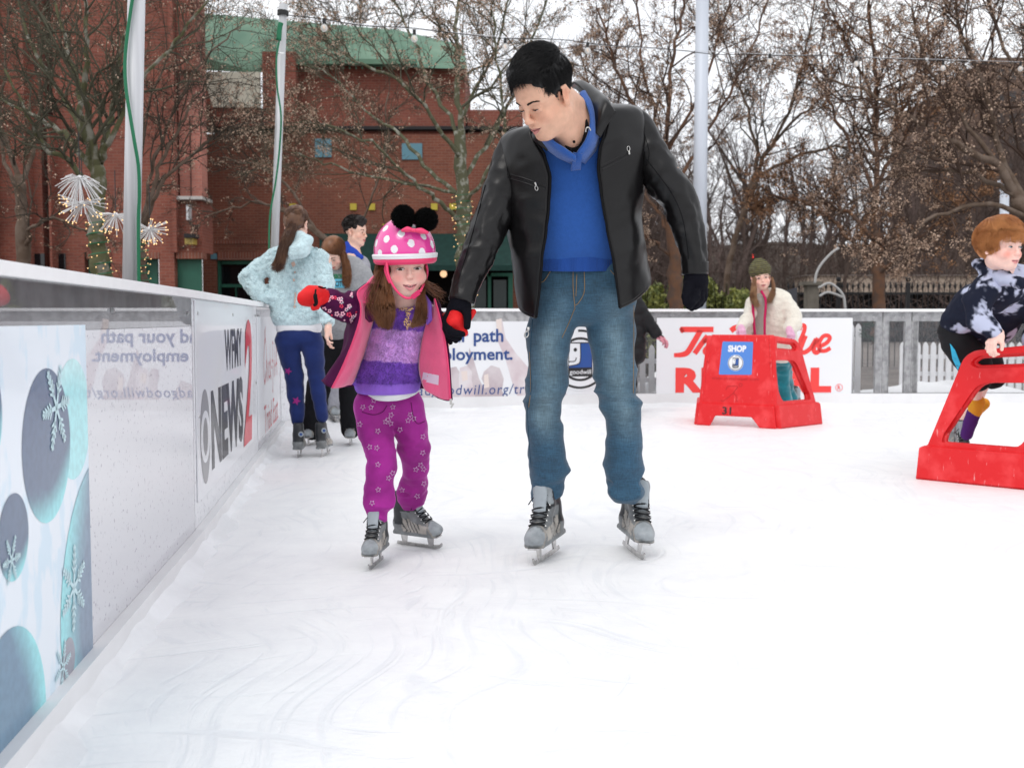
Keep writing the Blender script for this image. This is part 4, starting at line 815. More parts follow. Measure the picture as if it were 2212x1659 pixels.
tree('tree', 'tall bare treetop showing over the green roof', [(800, 740, 0, 6), (790, 400, 0, 6), (780, 180, 0, 5), (775, 90, 0, 4)], [[(776, 160, 0, 4), (740, 60, 0, 3), (700, 20, 0, 2), (670, -30, 0, 2)], [(776, 150, 0, 4), (780, 60, 0, 3), (775, -20, 0, 2)], [(778, 170, 0, 4), (830, 90, 0, 3), (880, 30, 0, 2)]], 40, m_bark2, m_twig, m_leafA, 20, n1=9, n2=7, n3=4, leaves=600, lsz=.04, mintw=.008)
# fairy lights wrapped round two trunks
for lab, pts, d in (('warm fairy lights wound round the mossy left trunk', [(224, 610), (214, 540), (208, 470)], 9.0), ('warm fairy lights wound round the slim trunk by the thick pole', [(305, 620), (303, 520)], 9.6), ('warm fairy lights wound round the pale trunk beside the man', [(1008, 640), (1004, 540), (1000, 470), (998, 420)], 12.8)):
    q = MB(); ax = smooth_path([P(x, y, d) for x, y in pts], 20); n = 14 if d < 12 else 22; a = np.linspace(0, n*2*math.pi/2.2, 220); s_ = np.linspace(0, len(ax)-1, 220); i = np.minimum(s_.astype(int), len(ax)-2); c = ax[i]+(ax[i+1]-ax[i])*(s_-i)[:, None]
    r_ = 23*mpp(d) if d < 9.3 or d > 12 else 17*mpp(d); pp = c+np.column_stack([np.cos(a)*r_, np.sin(a)*r_, 0*a]); q.tube(pp, .004, 4)
    t = thing('fairy_lights', lab, 'fairy lights', c[0]); q.build('wire', m_gcable, t); lb = MB()
    for k in range(0, 220, 4): lb.ball(pp[k]*1.0+rng.normal(size=3)*.015, .0055 if d < 12 else .0075, 3)
    tag(lb.build('light_bulbs', m_warm, t), None, None, kind='stuff')
# ================================================================ far woods
rgw = np.random.default_rng(5); V = []; F = []; k = 0
for i in range(170):
    far = rgw.random(); Y = 36+50*far**.8; px = 1130+1250*rgw.random() if i < 135 else 1130+300*rgw.random(); base = P(px, 700, Y); base[2] = 0 if Y < 46 else .3+.118*(Y-46); H_ = (6+6*rgw.random())*(1.0 if px > 1960 else .85)
    tr = np.array([[base+(0, 0, 0), base+(rgw.normal()*.3, 0, H_*.3), base+(rgw.normal()*.6, 0, H_*.6), base+(rgw.normal()*.9, 0, H_)]]); r0 = np.array([[.13, .10, .07, .03]])*(.7+.6*rgw.random())
    a1, b1_ = grow(tr, r0, 12, 5, .42, .7, .25, .5, .12, rgw); a2, b2_ = grow(a1, b1_, 8, 4, .55, .7, .1, .6, .1, rgw); a3, b3_ = grow(a2, b2_, 4, 3, .6, .8, .05, .6, .1, rgw)
    for pp, rr_, n in ((tr, r0, 6), (a1, b1_, 3), (a2, b2_, 3), (a3, b3_, 3)):
        v, f = many_tubes(pp, np.maximum(rr_, .0075 if n == 3 else 0), n); V.append(v); F.append(f+k); k += len(v)
m_far = mat('far_wood_bark', (.085, .062, .052), .95, col2=(.13, .095, .085), vscale=.2)
tag(add('far_woods', np.concatenate(V), np.concatenate(F), m_far), 'dense bare brown woodland far behind the right side of the rink', 'woods', kind='stuff')
# undergrowth thicket
n = 16000; V = []; F = []; x = rgw.uniform(4, 62, n); y = rgw.uniform(36, 60, n); z0 = np.where(y > 46, .118*(y-46), 0); a = rgw.normal(size=(n, 3)); a[:, 2] = abs(a[:, 2])+.4; a /= np.linalg.norm(a, axis=1)[:, None]
c = np.column_stack([x, y, z0+rgw.random(n)*3.2]); L = rgw.uniform(.5, 1.6, n)[:, None]; pth = np.stack([c, c+a*L*.5+rgw.normal(size=(n, 3))*.08, c+a*L], 1); v, f = many_tubes(pth, np.tile([.014, .01, .006], (n, 1)), 3)
tag(add('thicket', v, f, m_far), 'tangled brown undergrowth under the far trees', 'undergrowth', kind='stuff')
# ================================================================ hedge, iron fence, stone pillar
m_hedge = mat('laurel_leaves', (.36, .37, .10), .5, col2=(.13, .16, .045), vscale=9, ramp=(.38, .6)); m_hedge2 = mat('hedge_stems', (.03, .03, .015), .9)
def hedge(x0, x1, y0, d, label, seed, dep=1.2):
    rg = np.random.default_rng(seed); a = P(x0, 690, d)[0]; b_ = P(x1, 690, d)[0]; top = P(x0, y0, d)[2]; t = thing('hedge_shrub', label, 'shrub', ((a+b_)/2, d+dep/2, -.04), 'evergreen shrubs behind the far boards')
    s = MB(); 
    for k in range(40): px = a+(b_-a)*rg.random(); py = d+dep*rg.random(); s.tube([(px, py, 0), (px+rg.normal()*.15, py+rg.normal()*.1, top*.9)], [.015, .006], 4)
    tag(s.build('stems', m_hedge2, t), None, None, kind='stuff')
    n = int(9000*(b_-a)/2.2); u = rg.random(n); v = rg.random(n); w = rg.random(n); h = top*(.88+.16*fbm(np.column_stack([u*5, v*3, u*0+seed])))*np.sqrt(np.clip(1-np.abs(2*u-1)**5, 0, 1))
    c = np.column_stack([a+(b_-a)*u, d+dep*v**1.6, h*(1-.75*w**2.0)]); 
    A = rg.normal(size=(n, 3)); A /= np.linalg.norm(A, axis=1)[:, None]; B_ = np.cross(A, rg.normal(size=(n, 3))); B_ /= np.linalg.norm(B_, axis=1)[:, None]; sz = (.035+.03*rg.random(n))[:, None]
    V = np.stack([c-A*sz, c-B_*sz*.45, c+A*sz, c+B_*sz*.45], 1).reshape(-1, 3); tag(add('leaves', V, np.arange(4*n).reshape(-1, 4), m_hedge, t), None, None, kind='stuff')
hedge(1372, 1445, 600, 17, 'olive green shrub directly behind the man at hip height', 1)
hedge(1440, 1592, 588, 18, 'olive green shrub between the brown trunk and the pale pole', 2)
hedge(1560, 1690, 622, 17.5, 'lower olive green shrub left of the girl in the striped hat', 3)
m_iron = mat('black_iron', (.012, .012, .014), .5)
t = thing('iron_fence', 'black iron railing with spear tips behind the far boards', 'fence', (P(1960, 690, 20)[0], 20, -.04)); DI = 20.0
za, zb = P(0, 622, DI)[2], P(0, 660, DI)[2]
for z in (P(0, 634, DI)[2], P(0, 665, DI)[2]-.4): q = MB(); q.box(((P(1700, 690, DI)[0]+P(2330, 690, DI)[0])/2, DI, z), (P(2330, 690, DI)[0]-P(1700, 690, DI)[0], .04, .04)); q.build('rail', m_iron, t)
me = None; x = 1702.0
while x < 2330:
    X = P(x, 690, DI)[0]
    if me is None:
        q = MB(); q.tube([(X, DI, 0), (X, DI, za)], .009, 5); q.tube([(X, DI, za-.02), (X, DI, za+.02), (X, DI, za+.045), (X, DI, za+.11)], [.010, .024, .022, .002], 5); o = q.build('picket', m_iron, t); me = o.data; X0 = X
    else: o = bpy.data.objects.new('picket', me); COL.objects.link(o); o.parent = t; o.location = (X-X0, 0, 0)
    x += 11.6
for x in (1810, 1960, 2110, 2260): q = MB(); X = P(x, 690, DI)[0]; q.box((X, DI, (za+.1)/2), (.07, .07, za+.1)); q.ball((X, DI, za+.16), .05, 5); q.build('fence_post', m_iron, t)
m_stone = mat('pillar_stone', (.22, .20, .17), .9, var=.3, vscale=4)
t = thing('stone_pillar', 'weathered stone pillar with a flat cap behind the striped-hat girl', 'pillar', (P(1757, 690, 17)[0], 17, -.04)); q = MB(); pbox(q, 1744, 1768, 617, 700, 17, .2, 0, True); q.build('shaft', m_stone, t); q = MB(); pbox(q, 1738, 1776, 608, 616, 16.95, .32); q.build('cap', m_stone, t)
m_arc = mat('grey_wire_rope', (.5, .5, .5), .5)
for lab, pts in (('pale rope-light arc reaching up beside the stone pillar', [(1760, 612), (1764, 590), (1775, 570), (1795, 548), (1812, 536)]), ('pale rope-light loop right of the stone pillar', [(1768, 622), (1790, 612), (1808, 622), (1822, 640), (1826, 668)]), ('lower pale rope-light loop right of the pillar', [(1770, 640), (1785, 632), (1800, 634), (1820, 642)])):
    q = MB(); q.tube(smooth_path([P(a, b_, 16.7) for a, b_ in pts], 6), .02, 6); tag(q.build('rope_light', m_arc, None, True), lab, 'light')
m_tarp = mat('dark_tarp', (.03, .03, .038), .7)
q = MB(); q.raw([P(1632, 700, 14.5), P(1632, 678-22, 14.5), P(1720, 664-2, 14.5), P(1720, 700, 14.5), P(1632, 700, 15.5), P(1640, 650, 15.5), P(1722, 620, 15.5), P(1722, 700, 15.5)], [(0, 1, 2, 3), (1, 5, 6, 2), (0, 4, 5, 1), (3, 2, 6, 7)]); tag(q.build('covered_box', m_tarp), 'dark covered box behind the boards left of the striped-hat girl', 'box')
m_rlight = mat('red_signal', (.8, .02, .01), .4, emit=(1, .03, .02), estr=2)
t = thing('traffic_signal', 'small red traffic light glowing far off above the striped hat', 'traffic light', P(1624, 554, 60)); q = MB(); q.ball(P(1624, 554, 60), .12, 6); q.build('lamp', m_rlight, t); q = MB(); q.box(P(1624, 558, 60.2), (.5, .2, 1.3)); q.build('housing', m_iron, t)
# ================================================================ people: shared tools
def lin(a, b, t): return np.array(a, float)*(1-t)+np.array(b, float)*t
class Head:
    """head in its own frame: x sideways, y forward, z up, origin between the ears; s = size"""
    def __init__(s, M, c, size=1.0, child=0.0, wide=1.0): s.M = np.array(M); s.c = np.array(c, float); s.s = size; s.ch = child; s.w = wide
    @staticmethod
    def at(M, size, local, x, y, d, **k):
        """place so the local point lands at picture position x, y, depth d"""
        c = P(x, y, d)-size*(np.array(M) @ np.array(local, float)); return Head(M, c, size, **k)
    def W(s, *p): return s.c+s.s*(s.M @ np.array(p, float))
    def L(s, V): return ((np.asarray(V)-s.c) @ s.M)/s.s
    def prims(s, S, ears=True, smile=0.0, openm=0.0):
        W, q, M, ch, w = s.W, s.s, s.M, s.ch, s.w
        E = lambda c, r, k=.012, sub=False, R_=None: S.ell(W(*c), np.array(r)*q, M if R_ is None else M @ R_, k*q, sub)
        C = lambda a, b, ra, rb=None, k=.010, sub=False: S.cap(W(*a), W(*b), ra*q, None if rb is None else rb*q, k*q, sub)
        E((0, -.012, .045), (.076*w+.002*ch, .094, .084+.003*ch), .02)
        E((0, .028, .035), (.066*w, .060, .062), .02)
        E((0, .022, -.035), (.060*w+.004*ch, .062, .070-.006*ch), .02)
        for m in (-1, 1):
            C((m*.050*w, .0, -.050), (m*.016, .060, -.094+.012*ch), .020+.003*ch, .017, .025)
            E((m*(.036+.002*ch)*w, .056, -.030-.004*ch), (.024+.004*ch, .022+.003*ch, .024), .018)
            C((m*.012, .083, .026), (m*.048*w, .066, .022), .009-.002*ch, .007, .014)
            E((m*.0325*w, .094, .002), (.0165, .0145, .0115), .009, True)
            E((m*.0315*w, .0715, .001), (.0148, .0135, .0125), .004)
            C((m*.016, .0835, .0075), (m*.046, .0755, .0065), .0032, .0022, .004)   # upper lid fold
            C((m*.018, .083, -.0075), (m*.044, .076, -.007), .0028, .002, .004)
            E((m*(.0095-.001*ch), .0955-.002*ch, -.032+.002*ch), (.0068-.0014*ch, .0070-.001*ch, .0058-.001*ch), .006)
            E((m*.0055, .1035, -.0395), (.0026, .0035, .0022), .003, True)
            if ears:
                er = rot(0, 0, m*8) @ rot(m*-20, 8, 0)
                E((m*.078*w, -.012, -.004), (.008, .018, .031), .006, False, er); E((m*.085*w, -.006, -.001), (.006, .0085, .018), .006, True, er); E((m*.079*w, -.004, -.026), (.007, .010, .011), .006)
                C((m*.082*w, -.018, .020), (m*.084*w, -.026, .0), .0045, .0045, .004); C((m*.082*w, -.003, .024), (m*.082*w, -.018, .022), .0045, .0045, .004)
        C((0, .082-.002*ch, .022), (0, .103-.008*ch, -.024+.002*ch), .0060, .0078-.0014*ch, .014)
        E((0, .1045-.007*ch, -.029+.003*ch), (.0092-.0012*ch, .0085-.001*ch, .0082-.001*ch), .008)
        E((0, .074, -.058), (.030, .021, .020), .018)
        cw = .0235+.005*smile; cz = -.0605+.006*smile
        for m in (-1, 1):
            C((0, .0955, -.0565), (m*cw, .0815-.002*smile, cz+.0005), .0045, .0022, .004)
            C((0, .0935, -.0685-.004*openm), (m*(cw-.002), .0810-.002*smile, cz-.001-.002*openm), .0055, .0022, .004)
            C((0, .0985, -.0625-.001*openm), (m*cw, .0850, cz-.0002), .0014+.0022*openm, .0008, .002, True)
        C((0, .098, -.046), (0, .097, -.052), .0022, .002, .004, True)
        E((0, .060, -.092+.010*ch), (.021, .020, .016), .020)
    def tint(s, V, base, blush=(.95, .55, .5), bl=.35, lips=(.50, .17, .16), openm=0, smile=0, brow=None):
        """skin colour from where a point lies on the head"""
        q = s.L(V); C = np.tile(np.array(base, float), (len(V), 1)); x, y, z = q.T; w = s.w
        def mixin(m, col): nonlocal C; C = C*(1-m[:, None])+np.array(col)*m[:, None]
        G = lambda dx, dz, rx, rz: np.exp(-((x-dx)/rx)**2-((z-dz)/rz)**2)*(y > .02)
        b = np.array(base)*np.array(blush)
        for m in (-1, 1): mixin(bl*G(m*.042, -.032, .022, .020), b); mixin(.35*np.exp(-((x-m*.08*w)/.014)**2-((z)/.03)**2-((y+.01)/.03)**2), b)
        mixin(.18*G(0, -.03, .014, .014), b); mixin(.22*G(0, .0, .06, .012), np.array(base)*np.array((.82, .7, .66)))
        cz = -.0605+.006*smile; cw = .0235+.005*smile; t = np.clip(np.abs(x)/cw, 0, 1.2); ct = -.0605*(1-t*t)+(cz)*t*t-.0022*(1-t)
        up = (np.abs(x) < cw*1.02) & (z > ct-.001) & (z < ct+.0075*(1-t**1.6)) & (y > .07); lo = (np.abs(x) < cw*.98) & (z <= ct) & (z > ct-(.0105+.004*openm)*(1-t**2)) & (y > .07)
        C[up] = np.array(lips)*.9; C[lo] = lips
        sl = (np.abs(x) < cw*.9) & (np.abs(z-ct+.0008) < .0009+.0013*openm) & (y > .07); C[sl] = (.16, .04, .035)
        n = fbm(V*90, 2)[:, None]*.03+fbm(V*22, 2)[:, None]*.03; return np.clip(C*(1+n), 0, 1)
    def eyes(s, parent, look=(0, 0), lid=.5, iris=(.05, .03, .02), lash=m_blk if 'm_blk' in globals() else None, brow=(.02, .015, .012), browmat=None, size=1.0, bt=1.0, sides=(-1, 1), tilt=0.0):
        """almond-shaped eyeballs with iris, lid rim and brow"""
        for m in sides:
            W = s.W; cx, cy, cz, r = m*.0315*s.w, .0705, .001, .0150
            V = []; F = []; MI = []; nu, nv = 30, 12
            for j in range(nv+1):
                for i in range(nu+1):
                    u = -1+2*i/nu; e = (1-u*u)**.75; top = (.0052*(1-lid)+.0008)*e*size; bot = -.0042*size*e*(1-.35*lid); zz = bot+(top-bot)*j/nv-.0015*lid; zz += (m*u)*tilt*.0012
                    xx = u*.0128*size; yy = math.sqrt(max(1e-8, r*r-min(xx*xx, .8*r*r)*.55-zz*zz)); V.append(W(cx+xx, cy+yy+.0012, cz+zz))
            for j in range(nv):
                for i in range(nu): 
                    F.append((j*(nu+1)+i, j*(nu+1)+i+1, (j+1)*(nu+1)+i+1, (j+1)*(nu+1)+i))
                    u = (-1+2*(i+.5)/nu)*.0128*size-look[0]; e = (1-(-1+2*(i+.5)/nu)**2)**.75; top = (.0052*(1-lid)+.0008)*e*size; bot = -.0042*size*e*(1-.35*lid); zz = bot+(top-bot)*(j+.5)/nv-look[1]
                    dd = math.hypot(u, zz); MI.append(2 if dd < .0028 else (1 if dd < .0060+.0016*s.ch else 0))
            o = add('eye', V, F, [m_sclera, iris_mat(iris), m_pupil], parent, True, MI)
            lb = []; 
            for i in range(13):
                u = -1.05+2.1*i/12; e = max(0, 1-u*u)**.75; zz = (.0052*(1-lid)+.0008)*e*size-.0015*lid+(m*u)*tilt*.0012; xx = u*.0128*size; yy = math.sqrt(max(1e-8, r*r-min(xx*xx, .8*r*r)*.55-zz*zz)); lb.append(W(cx+xx, cy+yy+.0016, cz+zz+.0004))
            q = MB(); q.tube(lb, np.array([.0004]+[.0010]*11+[.0005])*s.s, 5); q.build('eyelashes', m_lash, o)
            hairs = MB() if brow is not None else None
            if hairs:
                rg = np.random.default_rng(int(abs(cx)*1e5)+(m > 0))
                P_ = []; 
                for k in range(150):
                    t = rg.random(); bx = m*(.012+.036*t)*s.w; bz = .0215+.005*math.sin(min(t*1.5, 1.57)*1.0)*1.2-.004*max(0, t-.6)*2.5+rg.normal()*.0013*(1-.5*t); by = .0925-.0165*t**1.6-.001; d_ = np.array((m*.006, -.0015, .0018*(1-2*t)))*(.8+.5*rg.random())
                    P_.append([W(bx, by, bz), W(bx+d_[0]*.5, by+.0012, bz+d_[2]*.5+.0006), W(*(np.array((bx, by, bz))+d_))])
                v, f = many_tubes(np.array(P_), np.tile(np.array([.0006, .0005, .0002])*s.s*bt, (150, 1)), 3); tag(add('eyebrow', v, f, browmat or m_browdark, parent, True), None, None, kind='stuff')
m_sclera = mat('eye_white', (.50, .46, .44), .3, coat=.3); m_pupil = mat('pupil', (.004, .004, .004), .2, spec=.3); m_lash = mat('lashes', (.03, .018, .014), .7)
m_browdark = mat('dark_brow', (.022, .016, .014), .7); m_browbrown = mat('brown_brow', (.12, .07, .045), .7); m_browginger = mat('ginger_brow', (.35, .16, .07), .7)
def iris_mat(c):
    k = 'iris_%d' % int(sum(c)*1000)
    return MATS[k] if k in MATS else mat(k, c, .3, spec=.25)
def skin_mat(name): return mat(name, (.7, .45, .35), .48, attr='Col', subs=.12, bump=.05, bscale=300, var=.06, vscale=60)
m_skin = skin_mat('skin')
def hand(S, O, M, s, side, curls=(.3, .35, .4, .45), thumb=(.6, .3), k=.007, fat=1.0, spread=.06, palm=1.0):
    """palm with four jointed fingers and a thumb; +y along the fingers, -z is the palm side, thumb on side*x"""
    M = np.array(M); W = lambda *p: np.array(O)+s*(M @ np.array(p, float))
    S.cap(W(0, -.01, 0), W(0, .02, 0), .026*s*fat, .027*s*fat, .02*s)
    for x in (-.022, -.007, .008, .022): S.cap(W(x*.8, .012, 0), W(x, .075, .002), .0155*s*fat*palm, .0125*s*fat, .014*s)
    S.cap(W(side*.018, .02, -.008), W(side*.03, .045, -.010), .017*s*fat, .014*s*fat, .012*s)
    Ls = ((.040, .025, .020), (.045, .029, .022), (.042, .027, .021), (.033, .020, .018)); xs = (.027, .009, -.009, -.026)
    for i in range(4):
        p = np.array((side*xs[i], .082-(.004 if i in (0, 3) else 0)-(.006 if i == 3 else 0), .0)); a = curls[i]; d0 = side*spread*(1.5-i); r = (.0100, .0102, .0098, .0086)[i]*fat
        ang = a*.9; 
        for j, L in enumerate(Ls[i]):
            dv = np.array((math.sin(d0)*math.cos(ang), math.cos(d0)*math.cos(ang), -math.sin(ang))); q = p+dv*L
            S.cap(W(*p), W(*q), r*s, (r*.92)*s, k*s); p = q; r *= .92; ang += a*1.15
    p = np.array((side*.030, .028, -.010)); out, cu = thumb
    dv = np.array((side*math.sin(out), math.cos(out), -.25-.4*cu)); dv /= np.linalg.norm(dv); q = p+dv*.036; S.cap(W(*p), W(*q), .0145*s*fat, .0118*s*fat, .010*s)
    dv2 = dv+np.array((-side*cu*.9, .2, -cu*.5)); dv2 /= np.linalg.norm(dv2); S.cap(W(*q), W(*(q+dv2*.030)), .0115*s*fat, .0095*s*fat, k*s)
def strands(name, guides, n, r, mats, parent, seed=1, S=9, spread=.012, tip=.35, wave=.0, frizz=.0015, tipspread=1.0, taper=.4):
    """hair following guide curves: guides = list of (points, weight)"""
    rg = np.random.default_rng(seed); G = []
    for g in guides:
        p = smooth_path(g, 6); s_ = np.linspace(0, len(p)-1, S); i = np.minimum(s_.astype(int), len(p)-2); G.append(p[i]+(p[i+1]-p[i])*(s_-i)[:, None])
    G = np.array(G); K = len(G); t = np.linspace(0, 1, S)[None, :, None]
    a = rg.integers(0, max(1, K-1), n); f = rg.random(n)[:, None, None]; b = np.minimum(a+1, K-1)
    pth = G[a]*(1-f)+G[b]*f; off = rg.normal(size=(n, 1, 3))*spread; pth = pth+off*(.5+(tipspread-.5)*t)
    ph = rg.random((n, 1, 3))*6.3; pth = pth+np.sin(t*7*(1+rg.random((n, 1, 1)))+ph)*wave*(.2+t)
    pth = pth+np.cumsum(rg.normal(size=pth.shape)*frizz, axis=1)
    L = .75+.3*rg.random((n, 1, 1)); base = pth[:, :1]; idx = np.clip(t*L, 0, 1)*(S-1); i0 = np.minimum(idx[..., 0].astype(int), S-2); fr = idx[..., 0]-i0
    rows = np.arange(n)[:, None]; pth = pth[rows, i0]*(1-fr[..., None])+pth[rows, i0+1]*fr[..., None]
    rad = r*(.7+.6*rg.random((n, 1)))*(1-(1-taper)*np.linspace(0, 1, S)[None]**2)
    v, f_ = many_tubes(pth, rad, 3); return tag(add(name, v, f_, mats, parent, True), None, None, kind='stuff')
def crop_hair(name, H, n, L, flow, region, r, m, parent, seed=1, rad=(.079, .098, .088), c0=(0, -.012, .045), lift=.35, S=6, vol=1.0, rough=.25, gap=.002):
    """short hair: strands rooted on the skull, combed along flow(p)"""
    rg = np.random.default_rng(seed); A = np.array(rad)*np.array((H.w, 1, 1)); c0 = np.array(c0); pts = []
    d = rg.normal(size=(n*4, 3)); d /= np.linalg.norm(d, axis=1)[:, None]; p = c0+d*A; keep = region(p); p = p[keep][:n]
    path = [p]; Lr = L(p)*(.75+.5*rg.random(len(p))); rnd = rg.normal(size=p.shape)*rough
    for k in range(1, S):
        nr = (p-c0)/A**2; nr /= np.linalg.norm(nr, axis=1)[:, None]; f = flow(p)+rnd; f = f-nr*(f*nr).sum(1)[:, None]; f /= np.linalg.norm(f, axis=1)[:, None]+1e-9
        p = p+(f+nr*lift*(1-.9*k/S))*(Lr/(S-1))[:, None]; e = (p-c0)/A; en = np.linalg.norm(e, axis=1); mn = 1+gap/.09; fix = np.where(en < mn, mn/en, 1)[:, None]; p = c0+(p-c0)*fix; path.append(p)
    pth = np.stack(path, 1); pth = (pth.reshape(-1, 3)*H.s) @ H.M.T+H.c; pth = pth.reshape(-1, S, 3)
    rr_ = r*H.s*(.7+.6*rg.random((len(pth), 1)))*np.linspace(1, .35, S)[None]; v, f = many_tubes(pth, rr_, 3); return tag(add(name, v, f, m, parent, True), None, None, kind='stuff')
def folds(pos, u, phi, spec, amp=.004, fr=(3, 18), seed=0.):
    """cloth relief: ridged noise stretched round the tube plus single named folds (u0, phi0, slant, width u, width phi, height)"""
    n = fbm(np.stack([np.cos(phi)*fr[0]*.5+seed, np.sin(phi)*fr[0]*.5, u*fr[1]], -1), 3); d = amp*(1-2*np.abs(n))
    for (u0, p0, sl, wu, wp, h) in spec:
        dp = (phi-p0+math.pi) % (2*math.pi)-math.pi; q = (u-u0-sl*dp)/wu; d = d+h*np.exp(-q*q-(dp/wp)**2)
    return d
def sleeve(name, rows, m, parent, ratio=1.0, N=40, step=.008, spec=(), amp=.003, fr=(3, 18), seed=0., thick=.0, cap_ends=True, k=8):
    """tube garment along picture rows (x, y, depth, half-width px[, depth ratio]); folds displace it"""
    p = np.array([(*P(r[0], r[1], r[2]), r[3]*mpp(r[2]), (r[4] if len(r) > 4 else ratio)) for r in rows]); s = smooth_path(p, k)
    L = np.concatenate([[0], np.cumsum(np.linalg.norm(np.diff(s[:, :3], axis=0), axis=1))]); n = int(L[-1]/step)+2; u = np.linspace(0, L[-1], n); s = np.column_stack([np.interp(u, L, s[:, i]) for i in range(5)])
    T = np.gradient(s[:, :3], axis=0); T /= np.linalg.norm(T, axis=1)[:, None]; V3 = np.array((0, 1., 0)); side = np.cross(T, V3); side /= np.linalg.norm(side, axis=1)[:, None]; dep = np.cross(T, side)
    phi = np.arange(N)*2*math.pi/N; U, PH = np.meshgrid(u, phi, indexing='ij'); nrm = np.cos(PH)[..., None]*side[:, None]+np.sin(PH)[..., None]*dep[:, None]
    pos = s[:, None, :3]+s[:, 3][:, None, None]*(np.cos(PH)[..., None]*side[:, None]+np.sin(PH)[..., None]*dep[:, None]*s[:, 4][:, None, None])
    pos = pos+nrm*folds(pos, U, PH, spec, amp, fr, seed)[..., None]
    V = pos.reshape(-1, 3); F = [(i*N+j, i*N+(j+1) % N, (i+1)*N+(j+1) % N, (i+1)*N+j) for i in range(n-1) for j in range(N)]
    if cap_ends: F += [tuple(range(N-1, -1, -1)), tuple((n-1)*N+j for j in range(N))]
    o = add(name, V, F, m, parent, True)
    return o
def shell(name, rows, m, parent, openL=None, openR=None, N=64, k=8, amp=.003, fr=(2.5, 9), spec=(), seed=0., th=.005, pw=.9, edge_out=0.0):
    """torso garment from rings: rows (xl, yl, xr, yr, depth, half depth m, front drop px); openL/openR give the front edges"""
    R_ = smooth_path(rows, k); n = len(R_); V = np.zeros((n, N, 3)); U = np.zeros((n, N)); PH = np.zeros((n, N)); acc_ = 0
    for i, r in enumerate(R_):
        xl, yl, xr, yr, d, b, fd = r; cx, a = (xl+xr)/2, (xr-xl)/2
        if openL is not None:
            ym = (yl+yr)/2; xL = np.interp(ym, [q[1] for q in openL], [q[0] for q in openL]); xR = np.interp(ym, [q[1] for q in openR], [q[0] for q in openR])
            f0 = math.acos(np.clip((xR-cx)/a, -.99, .99)); f1 = math.acos(np.clip((xL-cx)/a, -.99, .99))-2*math.pi; ph = np.linspace(f0, f1, N)
        else: ph = np.linspace(math.pi/2, math.pi/2-2*math.pi, N, endpoint=False)
        c_, s_ = np.cos(ph), np.sin(ph); X = cx+a*np.sign(c_)*np.abs(c_)**pw; sd = np.sign(s_)*np.abs(s_)**pw; t = (X-xl)/(xr-xl); Y = yl+(yr-yl)*t+fd*np.maximum(0, sd)
        D = d-b*sd
        for j in range(N): V[i, j] = P(X[j], Y[j], D[j])
        U[i] = (yl+yr)/2*mpp(d); PH[i] = ph
    ctr = V.mean(1, keepdims=True); nr = V-ctr; nr[..., 2] *= .2; nr /= np.linalg.norm(nr, axis=2, keepdims=True); V = V+nr*folds(V, U, PH, spec, amp, fr, seed)[..., None]
    F = []; M_ = N if openL is None else N-1
    for i in range(n-1):
        for j in range(M_): F.append((i*N+j, i*N+(j+1) % N, (i+1)*N+(j+1) % N, (i+1)*N+j)[::-1])
    o = add(name, V.reshape(-1, 3), F, m, parent, True)
    if th: md = o.modifiers.new('thickness', 'SOLIDIFY'); md.thickness = th; md.offset = 0; md.use_even_offset = False; 
    if th and isinstance(m, (list, tuple)) and len(m) > 1: md.material_offset = 1; md.offset = -1 if False else 0
    o['_rows'] = 0; del o['_rows']
    return o, V
def sheet(name, curves, m, parent, nu=24, nv=24, th=.004, amp=.002, fr=9, seed=0., rim=0):
    """cloth sheet through several picture curves, each a list of (x, y, depth)"""
    C = []
    for c in curves:
        p = smooth_path([P(*q) for q in c], 8) if len(c) > 2 else np.array([P(*q) for q in c]); s_ = np.linspace(0, len(p)-1, nu); i = np.minimum(s_.astype(int), len(p)-2); C.append((p[i]+(p[i+1]-p[i])*(s_-i)[:, None]).ravel())
    G = smooth_path(np.array(C), 8) if len(C) > 2 else np.array(C); s_ = np.linspace(0, len(G)-1, nv); i = np.minimum(s_.astype(int), len(G)-2); G = (G[i]+(G[i+1]-G[i])*(s_-i)[:, None]).reshape(nv, nu, 3)
    du = np.gradient(G, axis=1); dv = np.gradient(G, axis=0); nn = np.cross(du, dv); nn /= np.linalg.norm(nn, axis=2, keepdims=True)+1e-9
    G = G+nn*(amp*fbm(G*fr+seed, 3))[..., None]
    F = [(i*nu+j, i*nu+j+1, (i+1)*nu+j+1, (i+1)*nu+j) for i in range(nv-1) for j in range(nu-1)]; o = add(name, G.reshape(-1, 3), F, m, parent, True)
    if th: md = o.modifiers.new('thickness', 'SOLIDIFY'); md.thickness = th; md.offset = 0; 
    if th and isinstance(m, (list, tuple)) and len(m) > 1: md.material_offset = 1; md.material_offset_rim = rim
    return o
def bvh_of(*objs):
    V = []; F = []; k = 0
    for o in objs:
        me = o.data; a = np.zeros(len(me.vertices)*3); me.vertices.foreach_get('co', a); a = a.reshape(-1, 3)+np.array(ABS[o.name]); V += [tuple(p) for p in a]; F += [tuple(i+k for i in p.vertices) for p in me.polygons]; k = len(V)
    return BVHTree.FromPolygons(V, F)
def project(px, py, bvh, lift=.0015):
    o_ = Vector((0, 0, HC)); d_ = (Vector(P(px, py, 3.0))-o_).normalized(); h_ = bvh.ray_cast(o_, d_, 14); return None if h_[0] is None else np.array(h_[0])-np.array(d_)*lift
def seam(pts, bvh, r, m, par, name='seam', lift=.0012, k=10):
    pp = smooth_path(pts, k) if len(pts) > 2 else np.array([lin(pts[0], pts[1], t) for t in np.linspace(0, 1, k)]); w = [project(a[0], a[1], bvh, lift) for a in pp]; w = [a for a in w if a is not None]
    if len(w) > 3: q = MB(); q.tube(np.array(w), r, 5); return q.build(name, m, par, True)
